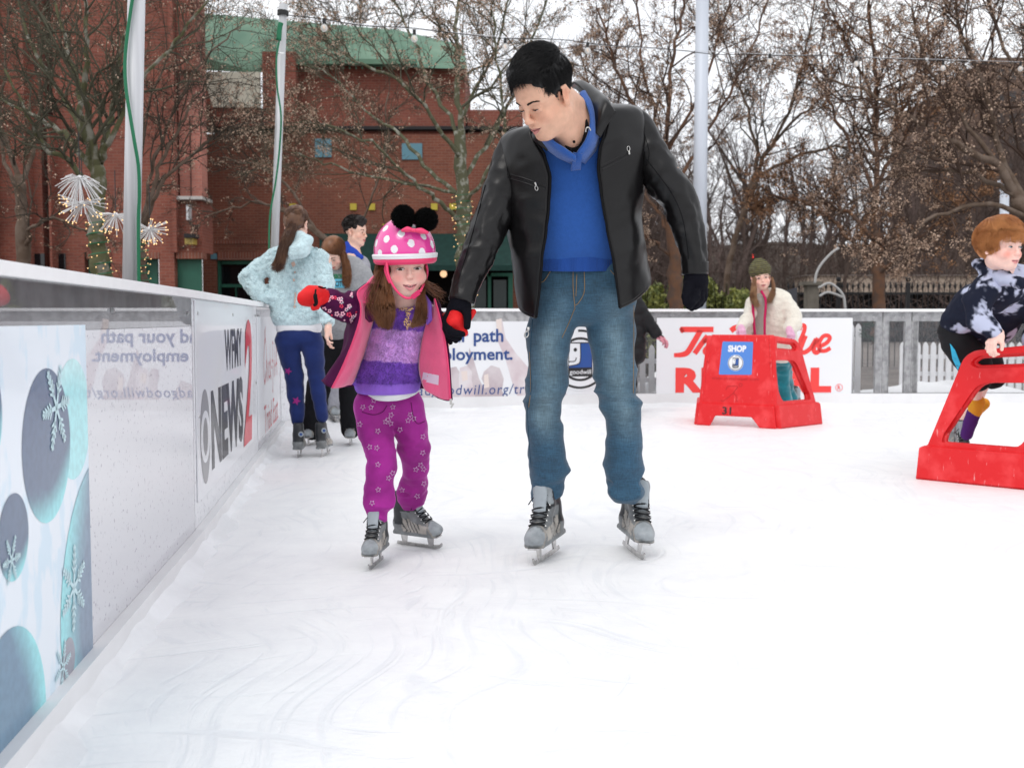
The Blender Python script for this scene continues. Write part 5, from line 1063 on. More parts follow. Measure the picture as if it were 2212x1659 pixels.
def decal(pts, bvh, m, par, name, lift=.002, grid=None):
    """flat print lying on cloth: picture-space outline dropped on the surface"""
    pts = [tuple(lin(pts[i], pts[(i+1) % len(pts)], t)) for i in range(len(pts)) for t in ((0, .25, .5, .75) if len(pts) < 8 else (0,))]
    c = np.mean(pts, 0); V = []; F = []; n = len(pts); K = 4; ok = True
    for k in range(K+1):
        for p in pts:
            q = c+(np.array(p, float)-c)*k/K; w = project(q[0], q[1], bvh, lift)
            if w is None: return None
            V.append(w)
    dd = np.array(V)[:, 1]
    if dd.max()-dd.min() > .25: return None
    for k in range(K):
        for j in range(n): F.append((k*n+j, k*n+(j+1) % n, (k+1)*n+(j+1) % n, (k+1)*n+j))
    return add(name, V, F, m, par, True)
# ---------------------------------------------------------------- skates
m_steel = mat('skate_steel', (.62, .61, .60), .25, metal=1, var=.3, vscale=40); m_lace = mat('charcoal_lace', (.018, .019, .021), .8)
m_boot = mat('skate_boot', (1, 1, 1), .42, attr='Col', var=.25, vscale=25, bump=.15, bscale=60); m_eyelet = mat('eyelet', (.7, .7, .68), .25, metal=1)
m_pad = mat('tongue_grey', (.34, .38, .41), .5, var=.12, vscale=20)
def skate(parent, O, M, s=1.0, side=1, bow=True, detail=True, open_back=False):
    """ice skate: O = blade contact under the instep, +y to the toe, +z up the shaft; s = 1 is an adult boot"""
    M = np.array(M); O = np.array(O, float); W = lambda *p: O+s*(M @ np.array(p, float)); LV = lambda V: ((V-O) @ M)/s
    sk = bpy.data.objects.new('skate', None); COL.objects.link(sk); sk.parent = parent; ABS[sk.name] = ABS[parent.name]
    S = SDF(); q = s
    S.ell(W(0, .085, .098), (.044*q, .066*q, .032*q), M, .02*q); S.ell(W(0, .02, .108), (.038*q, .08*q, .040*q), M, .03*q); S.ell(W(0, -.085, .108), (.037*q, .045*q, .045*q), M, .03*q)
    S.chain([W(0, .075, .105), W(0, .02, .145), W(0, -.015, .195), W(0, -.02, .25)], [.030*q, .034*q, .037*q, .040*q], .02*q); S.chain([W(0, -.085, .12), W(0, -.075, .18), W(0, -.072, .25)], [.038*q, .036*q, .040*q], .03*q)
    S.box(W(0, .0, .074), (.030*q, .115*q, .002*q), M, .010*q, .01*q)
    S.box(W(0, .1, .055), (.08*q, .3*q, .0101*q), M, .0, .004*q, True)
    S.ell(W(0, -.045, .285), (.030*q, .050*q, .030*q), M, .006*q, True)
    V, F = S.mesh(.0055*q if detail else .009*q); L = LV(V); x, y, z = L.T
    grey = np.array((.19, .20, .205)); beige = np.array((.42, .39, .35)); dark = np.array((.022, .025, .029)); pale = np.array((.33, .36, .38))
    C = np.tile(grey, (len(V), 1)); C[(y > .105-.3*(z-.1))] = pale; st = (np.abs(x) > .018) & (z > .085) & (z < .14-.2*y) & (y < .09) & (y > -.06); C[st] = beige; bars = st & (np.sin((y+.5*z)*260) > .55) & (y < .05); C[bars] = grey*.35
    C[(z > .19) | ((y < -.055) & (z > .12))] = dark; C[(y < -.10) & (z < .13)] = grey; C[z < .081] = (.20, .215, .22); C[(z > .205) & (y > -.01)] = pale*.9; C[(np.abs(y+.6*z-.165) < .004) & (y > .03)] = beige*.8
    C *= (1+.15*fbm(L*40, 2)[:, None]); add('boot', V, F, m_boot, sk, True, colors=np.clip(C, 0, 1))
    # tongue standing up in front
    T = SDF(); T.ell(W(0, .014, .248), (.029*q, .009*q, .036*q), M @ rot(0, 14, 0), .01*q); T.ell(W(0, .030, .20), (.026*q, .009*q, .05*q), M @ rot(0, 22, 0), .015*q); v, f = T.mesh(.005*q); add('tongue', v, f, m_pad, sk, True)
    b = MB()
    def plate(pts, w):
        V_ = [W(-w, p[0], p[1]) for p in pts]+[W(w, p[0], p[1]) for p in pts]; n = len(pts); b.raw(V_, [tuple(range(n)), tuple(range(2*n-1, n-1, -1))]+[(i, i+n, (i+1) % n+n, (i+1) % n) for i in range(n)])
    plate([(-.135, .002), (-.12, .0), (.10, .0), (.125, .006), (.142, .018), (.145, .032), (.138, .034), (.125, .022), (.08, .018), (-.13, .016)], .0022)
    for (y0, y1, w) in ((.055, .10, .006), (-.105, -.06, .006)): plate([(y0+.008, .014), (y1-.01, .014), (y1, .068), (y0, .068)], w*.5)
    plate([(.03, .062), (.13, .062), (.13, .0685), (.03, .0685)], .022); plate([(-.125, .062), (-.035, .062), (-.035, .0685), (-.125, .0685)], .018)
    b.build('blade', m_steel, sk)
    if detail:
        l = MB(); ey = MB(); rows = 7
        def fp(x, t):
            y = .085-.098*t-.018*max(0, t-.6); z = .138+.105*t; bulge = (1-(x/.032)**2); return W(x, y-.012+.020*bulge*(1-.2*t), z+.006*bulge+(.0 if t > .2 else 0))
        for k in range(rows):
            t0 = k/(rows-1)*.92; t1 = t0+.10
            for sg in (1, -1): pth = [fp(sg*.030, t0), fp(sg*.017, lin(t0, t1, .3)), fp(0, (t0+t1)/2), fp(-sg*.017, lin(t0, t1, .7)), fp(-sg*.030, t1)]; l.tube(np.array(pth)+(W(0, .0015*sg, 0)-O)*.8,   .0031*q, 5)
            for sg in (1, -1): c = fp(sg*.032, t0); ey.ball(c, .0042*q, 4)
        l.build('laces', m_lace, sk, True); ey.build('eyelets', m_eyelet, sk, True)
        if bow:
            w_ = MB(); c = fp(0, .86)
            for (dx, dy, dz, rr_) in ((.028, .012, .008, 1), (-.026, .012, .004, 1), (.018, .016, -.03, .7), (-.02, .016, -.034, .7)):
                e = M @ np.array((dx, dy, dz))*q; n_ = M @ np.array((0, .010, -.006))*q; w_.tube(smooth_path([c, c+e*.5+n_, c+e, c+e*.6-n_*1.2+M @ np.array((0, 0, -.008))*q, c], 4), .0022*q, 5)
            for (dx, dz) in ((.05, -.03), (-.035, -.045)): w_.tube(smooth_path([c, c+M @ np.array((dx*.5, .02, dz*.1))*q, c+M @ np.array((dx, .016, dz))*q], 5), .0022*q, 5)
            w_.build('lace_bow', m_lace, sk, True)
    return sk
# ================================================================ the man
m_leather = mat('black_leather', (.0055, .005, .0055), .31, var=.2, vscale=6, bump=.06, bscale=260, spec=.34)
m_lining = mat('black_lining', (.006, .006, .007), .8, spec=.15)
m_knitblue = mat('blue_wool', (.022, .095, .36), .9, var=.08, vscale=90, bump=.35, bscale=420, sheen=.25)
m_knitrib = mat('blue_rib_knit', (.015, .068, .30), .9, var=.15, vscale=30, bump=.5, bscale=260, stretch=(1, 1, .05), sheen=.2)
m_polo = mat('black_polo', (.006, .006, .008), .9, spec=.15)
m_glove = mat('black_knit_glove', (.0045, .0045, .008), .9, bump=.3, bscale=300, spec=.12)
m_zip = mat('gunmetal_zip', (.55, .54, .52), .3, metal=1); m_hair_b = mat('black_hair', (.0045, .0042, .0048), .42, spec=.35)
def denim(name):
    m = bpy.data.materials.new(name); m.use_nodes = True; nt = m.node_tree; b = nt.nodes['Principled BSDF']; b.inputs['Roughness'].default_value = .85; b.inputs['Sheen Weight'].default_value = .15
    a = _n(nt, 'ShaderNodeVertexColor', layer_name='Col'); tc_ = _n(nt, 'ShaderNodeTexCoord')
    n1 = _n(nt, 'ShaderNodeTexNoise', Scale=260, Detail=2); mp = _n(nt, 'ShaderNodeMapping'); mp.inputs['Scale'].default_value = (1, 1, .12); nt.links.new(tc_.outputs['Object'], mp.inputs['Vector']); nt.links.new(mp.outputs['Vector'], n1.inputs['Vector'])
    n2 = _n(nt, 'ShaderNodeTexNoise', Scale=260, Detail=2); mp2 = _n(nt, 'ShaderNodeMapping'); mp2.inputs['Scale'].default_value = (.12, .12, 1); nt.links.new(tc_.outputs['Object'], mp2.inputs['Vector']); nt.links.new(mp2.outputs['Vector'], n2.inputs['Vector'])
    ad = _n(nt, 'ShaderNodeMath', operation='ADD'); nt.links.new(n1.outputs['Fac'], ad.inputs[0]); nt.links.new(n2.outputs['Fac'], ad.inputs[1])
    r = _n(nt, 'ShaderNodeMapRange'); r.inputs['From Min'].default_value = .75; r.inputs['From Max'].default_value = 1.3; r.inputs['To Min'].default_value = .74; r.inputs['To Max'].default_value = 1.3; nt.links.new(ad.outputs[0], r.inputs['Value'])
    mx = _n(nt, 'ShaderNodeMix', data_type='RGBA'); mx.blend_type = 'MULTIPLY'; mx.inputs['Factor'].default_value = 1; nt.links.new(a.outputs['Color'], mx.inputs['A']); nt.links.new(r.outputs['Result'], mx.inputs['B']); nt.links.new(mx.outputs['Result'], b.inputs['Base Color'])
    bp = _n(nt, 'ShaderNodeBump', Strength=.35, Distance=.002); nt.links.new(ad.outputs[0], bp.inputs['Height']); nt.links.new(bp.outputs['Normal'], b.inputs['Normal']); MATS[name] = m; return m
m_denim = denim('washed_denim'); m_thread = mat('tan_stitching', (.30, .19, .09), .8); m_jseam = mat('denim_seam', (.03, .075, .12), .9)
man = thing('person', 'tall man in black leather jacket, blue sweater and jeans holding the small girl\'s hand', 'person', (P(1270, 1205, 3.93)[0], 3.93, 0))
# head, turned down and to the picture's left
MH = rot(129, -36, -6); HM = Head.at(MH, 1.05, (-.0315, .086, .001), 1156, 238, 3.42, wide=.97)
S = SDF(); HM.prims(S, smile=.35, openm=.5)
neck0 = HM.W(-.0, -.025, -.06); nk1 = P(1247, 288, 3.66); chest = P(1255, 380, 3.78)
S.cap(neck0, nk1, .054, .055, .035); S.cap(HM.W(-.02, .0, -.07), P(1228, 300, 3.58), .042, .042, .04); S.cap(HM.W(0, -.055, -.03), P(1258, 255, 3.73), .048, .050, .02); S.cap(nk1, chest+np.array((0,.03,0)), .075, .085, .04)
S.cap(P(1140, 345, 3.80), P(1350, 315, 3.80), .05, .05, .06); S.cap(chest, P(1250, 560, 3.86), .09, .10, .05); S.cap(P(1215, 615, 3.88), P(1310, 615, 3.88), .09, .09, .04)
legL = [(1200, 640, 3.88, 40), (1182, 760, 3.86, 38), (1180, 870, 3.84, 33), (1182, 960, 3.9, 30), (1187, 1075, 3.98, 20)]; legR = [(1320, 640, 3.9, 40), (1326, 760, 3.9, 38), (1335, 870, 3.88, 33), (1345, 960, 3.95, 30), (1350, 1040, 4.03, 20)]
for lg in (legL, legR): S.chain([P(*l[:3]) for l in lg], [l[3]*.72*mpp(3.9) for l in lg], .02)
aL = [(1120, 345, 3.78, 24), (1070, 450, 3.74, 21), (1020, 570, 3.70, 20), (1000, 640, 3.66, 16)]; aR = [(1376, 310, 3.78, 24), (1440, 380, 3.74, 26), (1485, 480, 3.74, 20), (1500, 590, 3.74, 16)]
for lg in (aL, aR): S.chain([P(*l[:3]) for l in lg], [l[3]*mpp(3.75) for l in lg], .03)
fb = (HM.c-.17, HM.c+.17, .0026)
V, F = S.mesh(.014, [fb]); SKIN_M = (.74, .43, .30)
add('body', V, F, m_skin, man, True, colors=HM.tint(V, SKIN_M, blush=(1.0, .62, .55), bl=.3, lips=(.48, .19, .17), openm=.5, smile=.35))
HM.eyes(man, look=(.0, -.004), lid=.95, lash=m_lash, browmat=m_browdark, bt=2.3, iris=(.03, .016, .01), tilt=.6)
# cropped black hair combed forward
def reg_m(p):
    x, y, z = p.T; return ((z > .052+.02*(y > .04)) | ((y < .012) & (z > -.005-.35*(y+.0)*(y < 0)*0)) | ((y < -.02) & (z > -.05)) | ((y < .048) & (z > .030))) & ~((y > .03) & (np.abs(x) < .062) & (z < .092)) & ~((np.abs(x) > .06) & (y < .01) & (y > -.035) & (z < .024))
def flow_m(p):
    x, y, z = p.T; f = np.zeros_like(p); top = np.clip((z-.07)/.04, 0, 1); f[:, 1] = .2+.9*top; f[:, 2] = -.85*(1-top)-.05; f[:, 0] = .35*top+np.sign(x)*.15*(1-top); f[:, 1] -= .35*(1-top)*(y < 0); return f
def len_m(p):
    z = p[:, 2]; y = p[:, 1]; return (.013+.036*np.clip((z-.035)/.06, 0, 1))*np.where(y > .045, .55+.5*(p[:, 0] > .02), 1)
cap_ = SDF(); W = HM.W
cap_.ell(W(0, -.014, .054), (.080*1.07, .096*1.07, .086*1.07), MH, .02); cap_.ell(W(.01, .030, .105), (.060*1.07, .052*1.07, .034*1.07), MH, .02); cap_.ell(W(0, .112, .020), (.088, .066, .080), MH, .012, True); cap_.ell(W(0, -.02, -.090), (.11, .11, .070), MH, .012, True)
cap_.ell(W(-.09, .005, -.018), (.032, .032, .042), MH, .006, True); cap_.ell(W(.09, .005, -.018), (.032, .032, .042), MH, .006, True)
v, f = cap_.mesh(.004, disp=lambda p: .004*fbm(p*70, 2)); add('hair', v, f, m_hair_b, man, True)
crop_hair('hair_strands', HM, 9000, len_m, flow_m, reg_m, .0007, m_hair_b, man, seed=3, rad=(.079, .097, .091), c0=(0, -.012, .050), lift=.35, rough=.2, gap=.004)
crop_hair('hair_strands', HM, 3600, lambda p: .036+0*p[:, 0], lambda p: flow_m(p)+np.array((-.25, .1, .15)), lambda p: (p[:, 2] > .10), .00075, m_hair_b, man, seed=4, rad=(.081, .098, .097), c0=(0, -.012, .052), lift=.5, rough=.3, gap=.008)
# blue sweater, its rib and collar, black polo
swr = [(1186, 262, 1296, 232, 3.73, .085, 30), (1120, 300, 1360, 262, 3.76, .13, 22), (1100, 350, 1378, 320, 3.78, .135, 0), (1100, 430, 1370, 420, 3.80, .135, 0), (1112, 510, 1365, 510, 3.82, .13, 0), (1128, 556, 1360, 556, 3.85, .128, 4), (1134, 572, 1356, 572, 3.85, .122, 6)]
o, _ = shell('sweater', swr, m_knitblue, man, amp=.0035, fr=(2.2, 7), seed=3, th=.004, spec=((0, 0, 0, .01, .01, 0),))
rib = [(1130, 546, 1360, 546, 3.85, .130, 6), (1134, 562, 1357, 562, 3.85, .131, 7), (1139, 579, 1353, 579, 3.85, .127, 8)]
shell('sweater_rib', rib, m_knitrib, man, amp=.001, th=.004)
sheet('sweater_collar', [[(1252, 202, 3.66), (1269, 230, 3.60), (1276, 262, 3.56), (1268, 297, 3.54), (1245, 332, 3.54)], [(1260, 197, 3.68), (1279, 228, 3.625), (1287, 264, 3.59), (1279, 305, 3.57), (1251, 345, 3.565)], [(1270, 200, 3.74), (1292, 234, 3.70), (1300, 272, 3.68), (1294, 314, 3.66), (1262, 354, 3.65)]], m_knitblue, man, amp=.002, th=.007)
sheet('sweater_collar', [[(1176, 292, 3.51), (1196, 306, 3.50), (1218, 320, 3.51), (1243, 336, 3.535)], [(1172, 300, 3.545), (1192, 316, 3.53), (1216, 333, 3.535), (1244, 347, 3.55)], [(1172, 312, 3.62), (1190, 328, 3.60), (1214, 344, 3.60), (1244, 357, 3.63)]], m_knitblue, man, amp=.002, th=.007)
sheet('placket', [[(1238, 330, 3.54), (1258, 334, 3.545)], [(1236, 348, 3.565), (1256, 350, 3.57)], [(1233, 368, 3.615), (1254, 366, 3.62)]], m_knitblue, man, amp=.0, th=.006, nu=8)
sheet('polo_shirt', [[(1268, 258, 3.575), (1272, 280, 3.555), (1264, 308, 3.545), (1244, 340, 3.55)], [(1242, 298, 3.585), (1250, 304, 3.575), (1250, 322, 3.565), (1240, 340, 3.56)], [(1196, 298, 3.56), (1212, 306, 3.55), (1226, 322, 3.55), (1238, 338, 3.555)]], m_polo, man, amp=.001, th=.004)
for (x, y) in ((1240, 307), (1232, 322)): q = MB(); q.ball(P(x, y, 3.53), .005, 5); q.build('button', m_lining, man, True)
q = MB(); q.tube(smooth_path([P(1276, 283, 3.49), P(1272, 276, 3.485), P(1266, 278, 3.485), P(1265, 286, 3.49)], 5), .0022, 6); q.build('button', m_zip, man, True)
# jacket: two open fronts and back as one shell
oL = [(1150, 250), (1160, 282), (1182, 324), (1195, 376), (1193, 427), (1188, 483), (1176, 557), (1160, 640), (1150, 700)]; oR = [(1318, 230), (1308, 270), (1288, 324), (1286, 372), (1291, 427), (1301, 483), (1314, 538), (1325, 594), (1336, 640)]
jr = [(1168, 268, 1318, 226, 3.74, .125, 4), (1106, 284, 1374, 232, 3.75, .135, 4), (1082, 312, 1394, 258, 3.76, .150, 2), (1078, 360, 1398, 320, 3.77, .162, 0), (1084, 430, 1388, 405, 3.79, .165, 0), (1093, 490, 1384, 470, 3.80, .165, 0), (1101, 545, 1390, 530, 3.81, .168, 8), (1108, 600, 1398, 575, 3.83, .172, 30), (1116, 645, 1403, 600, 3.84, .175, 62)]
jsp = [(.0, 0, 0, .01, .01, 0)]
o, JV = shell('jacket', jr, [m_leather, m_lining], man, oL, oR, N=90, amp=.006, fr=(2.2, 6), seed=8, th=.007, spec=((.80, 1.0, .04, .02, .5, .004), (.90, .8, .06, .02, .4, .005), (.70, 2.2, -.05, .02, .4, .003), (.52, 1.2, .05, .02, .5, .003)))
bj = bvh_of(o)
for col in (0, -1):
    q = MB(); p = JV[:, col]+np.array((0, -.006, 0)); q.tube(p[3:], .0045, 6); q.build('zip_tape', m_lining, man, True)
q = MB(); q.tube(JV[-1, :], .005, 6); q.build('hem_piping', m_leather, man, True)
def offs(pts, n): 
    p = np.array(pts, float); t = np.gradient(p, axis=0); t /= np.linalg.norm(t, axis=1)[:, None]; return p+np.stack([-t[:, 1], t[:, 0]], 1)*n
for pts in ([(1168, 300), (1176, 330), (1187, 376), (1184, 427), (1178, 483), (1166, 557), (1148, 650)], [(1303, 300), (1297, 330), (1294, 372), (1300, 427), (1310, 483), (1323, 538), (1335, 594), (1346, 640)], [(1110, 318), (1128, 302), (1150, 296)], [(1325, 262), (1350, 272), (1372, 292), (1388, 300)],
            [(1120, 652), (1140, 668)], [(1344, 612), (1366, 602), (1388, 574), (1399, 560)], [(1120, 640), (1135, 655)]):
    seam(pts, bj, .0016, m_lining, man, 'stitched_seam', .0012)
for L in ([(1100, 381), (1128, 389), (1160, 400), (1180, 405)], [(1298, 364), (1325, 350), (1350, 337), (1362, 331)]):
    seam(L, bj, .0030, m_lining, man, 'pocket_zip', .001)
    for sg in (4.5, -4.5): seam(offs(L, sg), bj, .0042, m_leather, man, 'pocket_welt', .001)
def zippull(x, y, d, s=1.0, ang=0, bvh=None):
    q = MB(); c = P(x, y, d) if bvh is None else project(x, y, bvh, .008); u = np.array((math.sin(ang), 0, -math.cos(ang))); w = np.array((math.cos(ang), 0, math.sin(ang))); q.tube([c-u*.006*s, c+u*.006*s], .0045*s, 6); a = np.linspace(0, 2*math.pi, 13); q.tube([c+u*(.016+.009*math.cos(t))*s+w*.0055*math.sin(t)*s for t in a], .0018*s, 5); q.build('zip_pull', m_zip, man, True)
zippull(1157, 398, 0, .9, .2, bj); zippull(1359, 331, 0, .9, 3.3, bj); zippull(1141, 711, 3.655, 1.2, -.3)
# stand collar
sheet('jacket_collar', [[(1296, 298, 3.59), (1312, 270, 3.575), (1330, 245, 3.575), (1326, 242, 3.58)], [(1284, 280, 3.58), (1296, 248, 3.57), (1306, 222, 3.58), (1312, 215, 3.60)], [(1272, 215, 3.66), (1280, 205, 3.67), (1290, 200, 3.68), (1300, 205, 3.70)], [(1244, 182, 3.76), (1256, 178, 3.78), (1268, 184, 3.80), (1282, 196, 3.82)], [(1232, 190, 3.84), (1240, 190, 3.86), (1250, 196, 3.88), (1260, 208, 3.90)]], [m_leather, m_leather], man, amp=.003, th=.008, nu=20, nv=40)
sheet('jacket_collar', [[(1150, 292, 3.60), (1160, 276, 3.58), (1172, 262, 3.57), (1180, 262, 3.60)], [(1156, 306, 3.585), (1170, 290, 3.555), (1180, 276, 3.545), (1192, 276, 3.56)], [(1182, 326, 3.60), (1190, 310, 3.58), (1194, 298, 3.57), (1204, 296, 3.60)]], [m_leather, m_leather], man, amp=.003, th=.008)
# sleeves
spL = ((.22, 3.9, .03, .012, .8, -.006), (.30, 4.2, -.05, .012, .9, .010), (.34, 4.3, .06, .010, .9, -.008), (.375, 4.0, -.04, .012, .8, .010), (.42, 4.4, .07, .012, .8, .008), (.47, 4.2, -.07, .014, .8, -.006), (.52, 4.4, .05, .012, .8, .008), (.12, 4.6, .12, .02, .6, .005), (.58, 4.4, -.05, .012, .6, .006))
sleeve('jacket_sleeve', [(1134, 298, 3.76, 26), (1111, 320, 3.755, 34), (1094, 372, 3.745, 39), (1080, 425, 3.735, 40), (1062, 480, 3.72, 39), (1040, 535, 3.70, 37), (1017, 585, 3.68, 33), (1003, 625, 3.66, 28), (996, 652, 3.65, 27)], m_leather, man, 1.0, spec=tuple((a, b, c, d, e, h*1.5) for a, b, c, d, e, h in spL), amp=.0045, fr=(2.5, 12), seed=1, k=6, step=.006)
sleeve('jacket_sleeve', [(1366, 256, 3.765, 26), (1384, 282, 3.76, 33), (1405, 334, 3.755, 38), (1437, 387, 3.75, 39), (1464, 428, 3.745, 38), (1480, 470, 3.74, 35), (1492, 515, 3.735, 31), (1500, 556, 3.73, 27.5), (1502, 592, 3.73, 27)], m_leather, man, 1.0, spec=((.24, 4.2, .06, .012, .9, .009), (.28, 4.5, -.07, .011, .9, -.010), (.315, 4.2, .07, .011, .9, .010), (.355, 4.8, -.06, .011, .9, -.008), (.385, 4.3, .05, .011, .8, .008), (.43, 4.0, -.09, .013, .8, .006), (.10, 4.6, .12, .02, .6, .004), (.48, 4.8, .05, .01, .7, .007), (.26, 3.6, .09, .010, .7, .010), (.34, 3.7, -.08, .010, .7, .010)), amp=.0045, fr=(2.5, 12), seed=5, k=6, step=.006)
for rows in ([(1006, 615, 3.665, 29), (997, 652, 3.65, 28)], [(1502, 566, 3.73, 28), (1502.5, 593, 3.73, 27.8)]): sleeve('jacket_cuff', [rows[0], tuple(lin(rows[0], rows[1], .5)), rows[1]], m_leather, man, amp=.001, step=.006)
bs = bvh_of(*[o_ for o_ in man.children if o_.name.startswith('jacket_sleeve')])
for pts in ([(1100, 300), (1094, 340), (1098, 385)], [(1392, 290), (1402, 330), (1396, 360)], [(1396, 345), (1420, 375), (1452, 420), (1474, 470), (1484, 530), (1487, 560)], [(1048, 400), (1030, 470), (1010, 540), (992, 600)]): seam(pts, bs, .0015, m_lining, man, 'stitched_seam', .001)
# jeans
def jdisp(p):
    x, y, z = p.T; n = 1-2*np.abs(fbm(np.stack([x*5, y*5, z*11], 1), 3)); a = .003+.009*np.exp(-((z-.62)/.10)**2)+.016*np.clip((.42-z)/.25, 0, 1); return -a*n
S = SDF()
S.cap(P(1212, 592, 3.85), P(1308, 592, 3.85), .108, .108, .05); S.cap(P(1215, 640, 3.87), P(1312, 640, 3.87), .108, .108, .05)
JL = [(1204, 660, 3.87, 55), (1186, 719, 3.87, 48), (1182, 786, 3.86, 43), (1180, 850, 3.85, 42), (1173, 888, 3.85, 40), (1177, 930, 3.87, 37), (1181, 975, 3.9, 38.5), (1187, 1011, 3.93, 41), (1186, 1036, 3.95, 37), (1187, 1058, 3.965, 37)]
JR = [(1316, 660, 3.89, 53), (1321, 719, 3.89, 50), (1327, 786, 3.89, 46), (1331, 846, 3.88, 40.5), (1342, 880, 3.88, 41), (1346, 906, 3.89, 38), (1348, 951, 3.92, 38.5), (1347, 1005, 3.94, 41), (1349, 1034, 3.96, 35), (1352, 1058, 3.955, 41)]
for J in (JL, JR): S.chain([P(*l[:3]) for l in J], [l[3]*mpp(l[2]) for l in J], .012)
S.ell(P(1190, 1088, 3.96), (.075, .075, .030), k=.01, sub=True); S.ell(P(1355, 1097, 4.0), (.075, .075, .030), k=.01, sub=True)
V, F = S.mesh(.0065, disp=jdisp); x, y, z = V.T
base = np.array((.022, .070, .118)); wash = np.array((.125, .195, .235)); dk = np.array((.013, .046, .085))
cxl = np.interp(-z, [-P(*l[:3])[2] for l in JL], [P(*l[:3])[0] for l in JL]); cxr = np.interp(-z, [-P(*l[:3])[2] for l in JR], [P(*l[:3])[0] for l in JR]); cc = np.where(np.abs(x-cxl) < np.abs(x-cxr), cxl, cxr)
wm = np.exp(-((x-cc)/.045)**2)*np.clip((z-.42)/.12, 0, 1)*np.clip((1.0-z)/.12, 0, 1)*(y < 3.9)*(.7+.5*fbm(V*9, 3)); wm = np.clip(wm, 0, .8)[:, None]
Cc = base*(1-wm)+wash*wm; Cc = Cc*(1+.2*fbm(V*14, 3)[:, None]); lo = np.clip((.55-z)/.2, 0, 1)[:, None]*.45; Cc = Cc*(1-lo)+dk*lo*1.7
add('jeans', V, F, m_denim, man, True, colors=np.clip(Cc, 0, 1))
bvh_j = BVHTree.FromPolygons([tuple(v_) for v_ in V], [tuple(int(i) for i in f_) for f_ in F])
for pts in ([(1238, 584), (1238, 620), (1242, 668)], [(1246, 592), (1244, 640)], [(1262, 586), (1262, 630), (1250, 654), (1242, 660)], [(1190, 584), (1176, 606), (1164, 612)], [(1318, 584), (1334, 600), (1352, 606)], [(1241, 668), (1228, 700), (1214, 730)], [(1144, 760), (1146, 840), (1142, 880)], [(1369, 660), (1369, 760), (1368, 850)]):
    seam(pts, bvh_j, .0012, m_thread, man, 'stitching', .0014)
q = MB()
for (x_, y_) in ((1241, 600), (1258, 640)): 
    w = project(x_, y_, bvh_j, .002)
    if w is not None: q.ball(w, .003, 4)
seam([(1150, 690), (1146, 760), (1147, 840), (1139, 884), (1142, 940), (1147, 1010)], bvh_j, .0016, m_jseam, man)
skate(man, (P(1182, 1209, 3.90)[0], 3.90, .0), rot(158, 0, 0) @ rot(0, -3, 4), 1.0, bow=True)
skate(man, (P(1366, 1200, 3.99)[0], 3.99, .0), rot(190, 0, 0) @ rot(0, -2, -7), 1.0)
# gloves: relaxed hand hanging, and the hand wrapped round the girl's mitten
S = SDF(); W3 = lambda x, y, d: P(x, y, d)
m_ = mpp(3.73)
S.cap(P(1502, 585, 3.73), P(1503, 606, 3.73), 25*m_, 26*m_, .01)
S.chain([P(1510, 612, 3.74), P(1514, 636, 3.75)], [19*m_, 15*m_], .012); S.chain([P(1494, 612, 3.73), P(1487, 632, 3.72)], [17*m_, 11*m_], .012)
for pts, r_ in (([(1489, 618, 3.71), (1482, 640, 3.69), (1483, 654, 3.68)], (13, 10, 8.5)), ([(1503, 622, 3.72), (1503, 642, 3.69), (1494, 655, 3.67), (1489, 663, 3.68)], (12, 9.5, 8.5, 7)), ([(1511, 626, 3.735), (1512, 646, 3.715), (1503, 658, 3.70), (1494, 666, 3.70)], (12, 9.5, 8.5, 7)), ([(1517, 628, 3.755), (1518, 645, 3.745), (1512, 656, 3.735), (1502, 664, 3.73)], (11, 9, 8, 6.5)), ([(1521, 626, 3.78), (1521, 640, 3.78), (1517, 650, 3.775)], (9, 8, 6.5))):
    S.chain([P(*p) for p in pts], [a*m_ for a in r_], .004)
V, F = S.mesh(.0032, disp=lambda p: .0008*fbm(p*60, 2)); add('glove', V, F, m_glove, man, True)
S = SDF(); m_ = mpp(3.63)
S.cap(P(996, 645, 3.65), P(994, 664, 3.65), 23*m_, 25*m_, .012); S.cap(P(990, 668, 3.69), P(985, 700, 3.70), 25*m_, 22*m_, .015); S.chain([P(978, 672, 3.65), P(967, 690, 3.63), P(966, 708, 3.62)], [14*m_, 10*m_, 10*m_], .012)
for pts, r_ in (([(1006, 666, 3.64), (1010, 685, 3.60), (1009, 705, 3.585)], (12, 8.5, 7.5)), ([(966, 700, 3.62), (973, 716, 3.59), (988, 721, 3.575), (999, 722, 3.575)], (10, 8.5, 7.5, 6.8)), ([(965, 710, 3.63), (970, 724, 3.61), (982, 730, 3.595), (992, 731, 3.60)], (10, 8, 7, 6)), ([(966, 716, 3.65), (966, 730, 3.645), (973, 740, 3.64)], (9, 7, 5.5)), ([(975, 712, 3.69), (980, 730, 3.68), (985, 736, 3.67)], (10, 8, 6))):
    S.chain([P(*p) for p in pts], [a*m_ for a in r_], .004)
V, F = S.mesh(.0032, disp=lambda p: .0008*fbm(p*60, 2)); add('glove', V, F, m_glove, man, True)
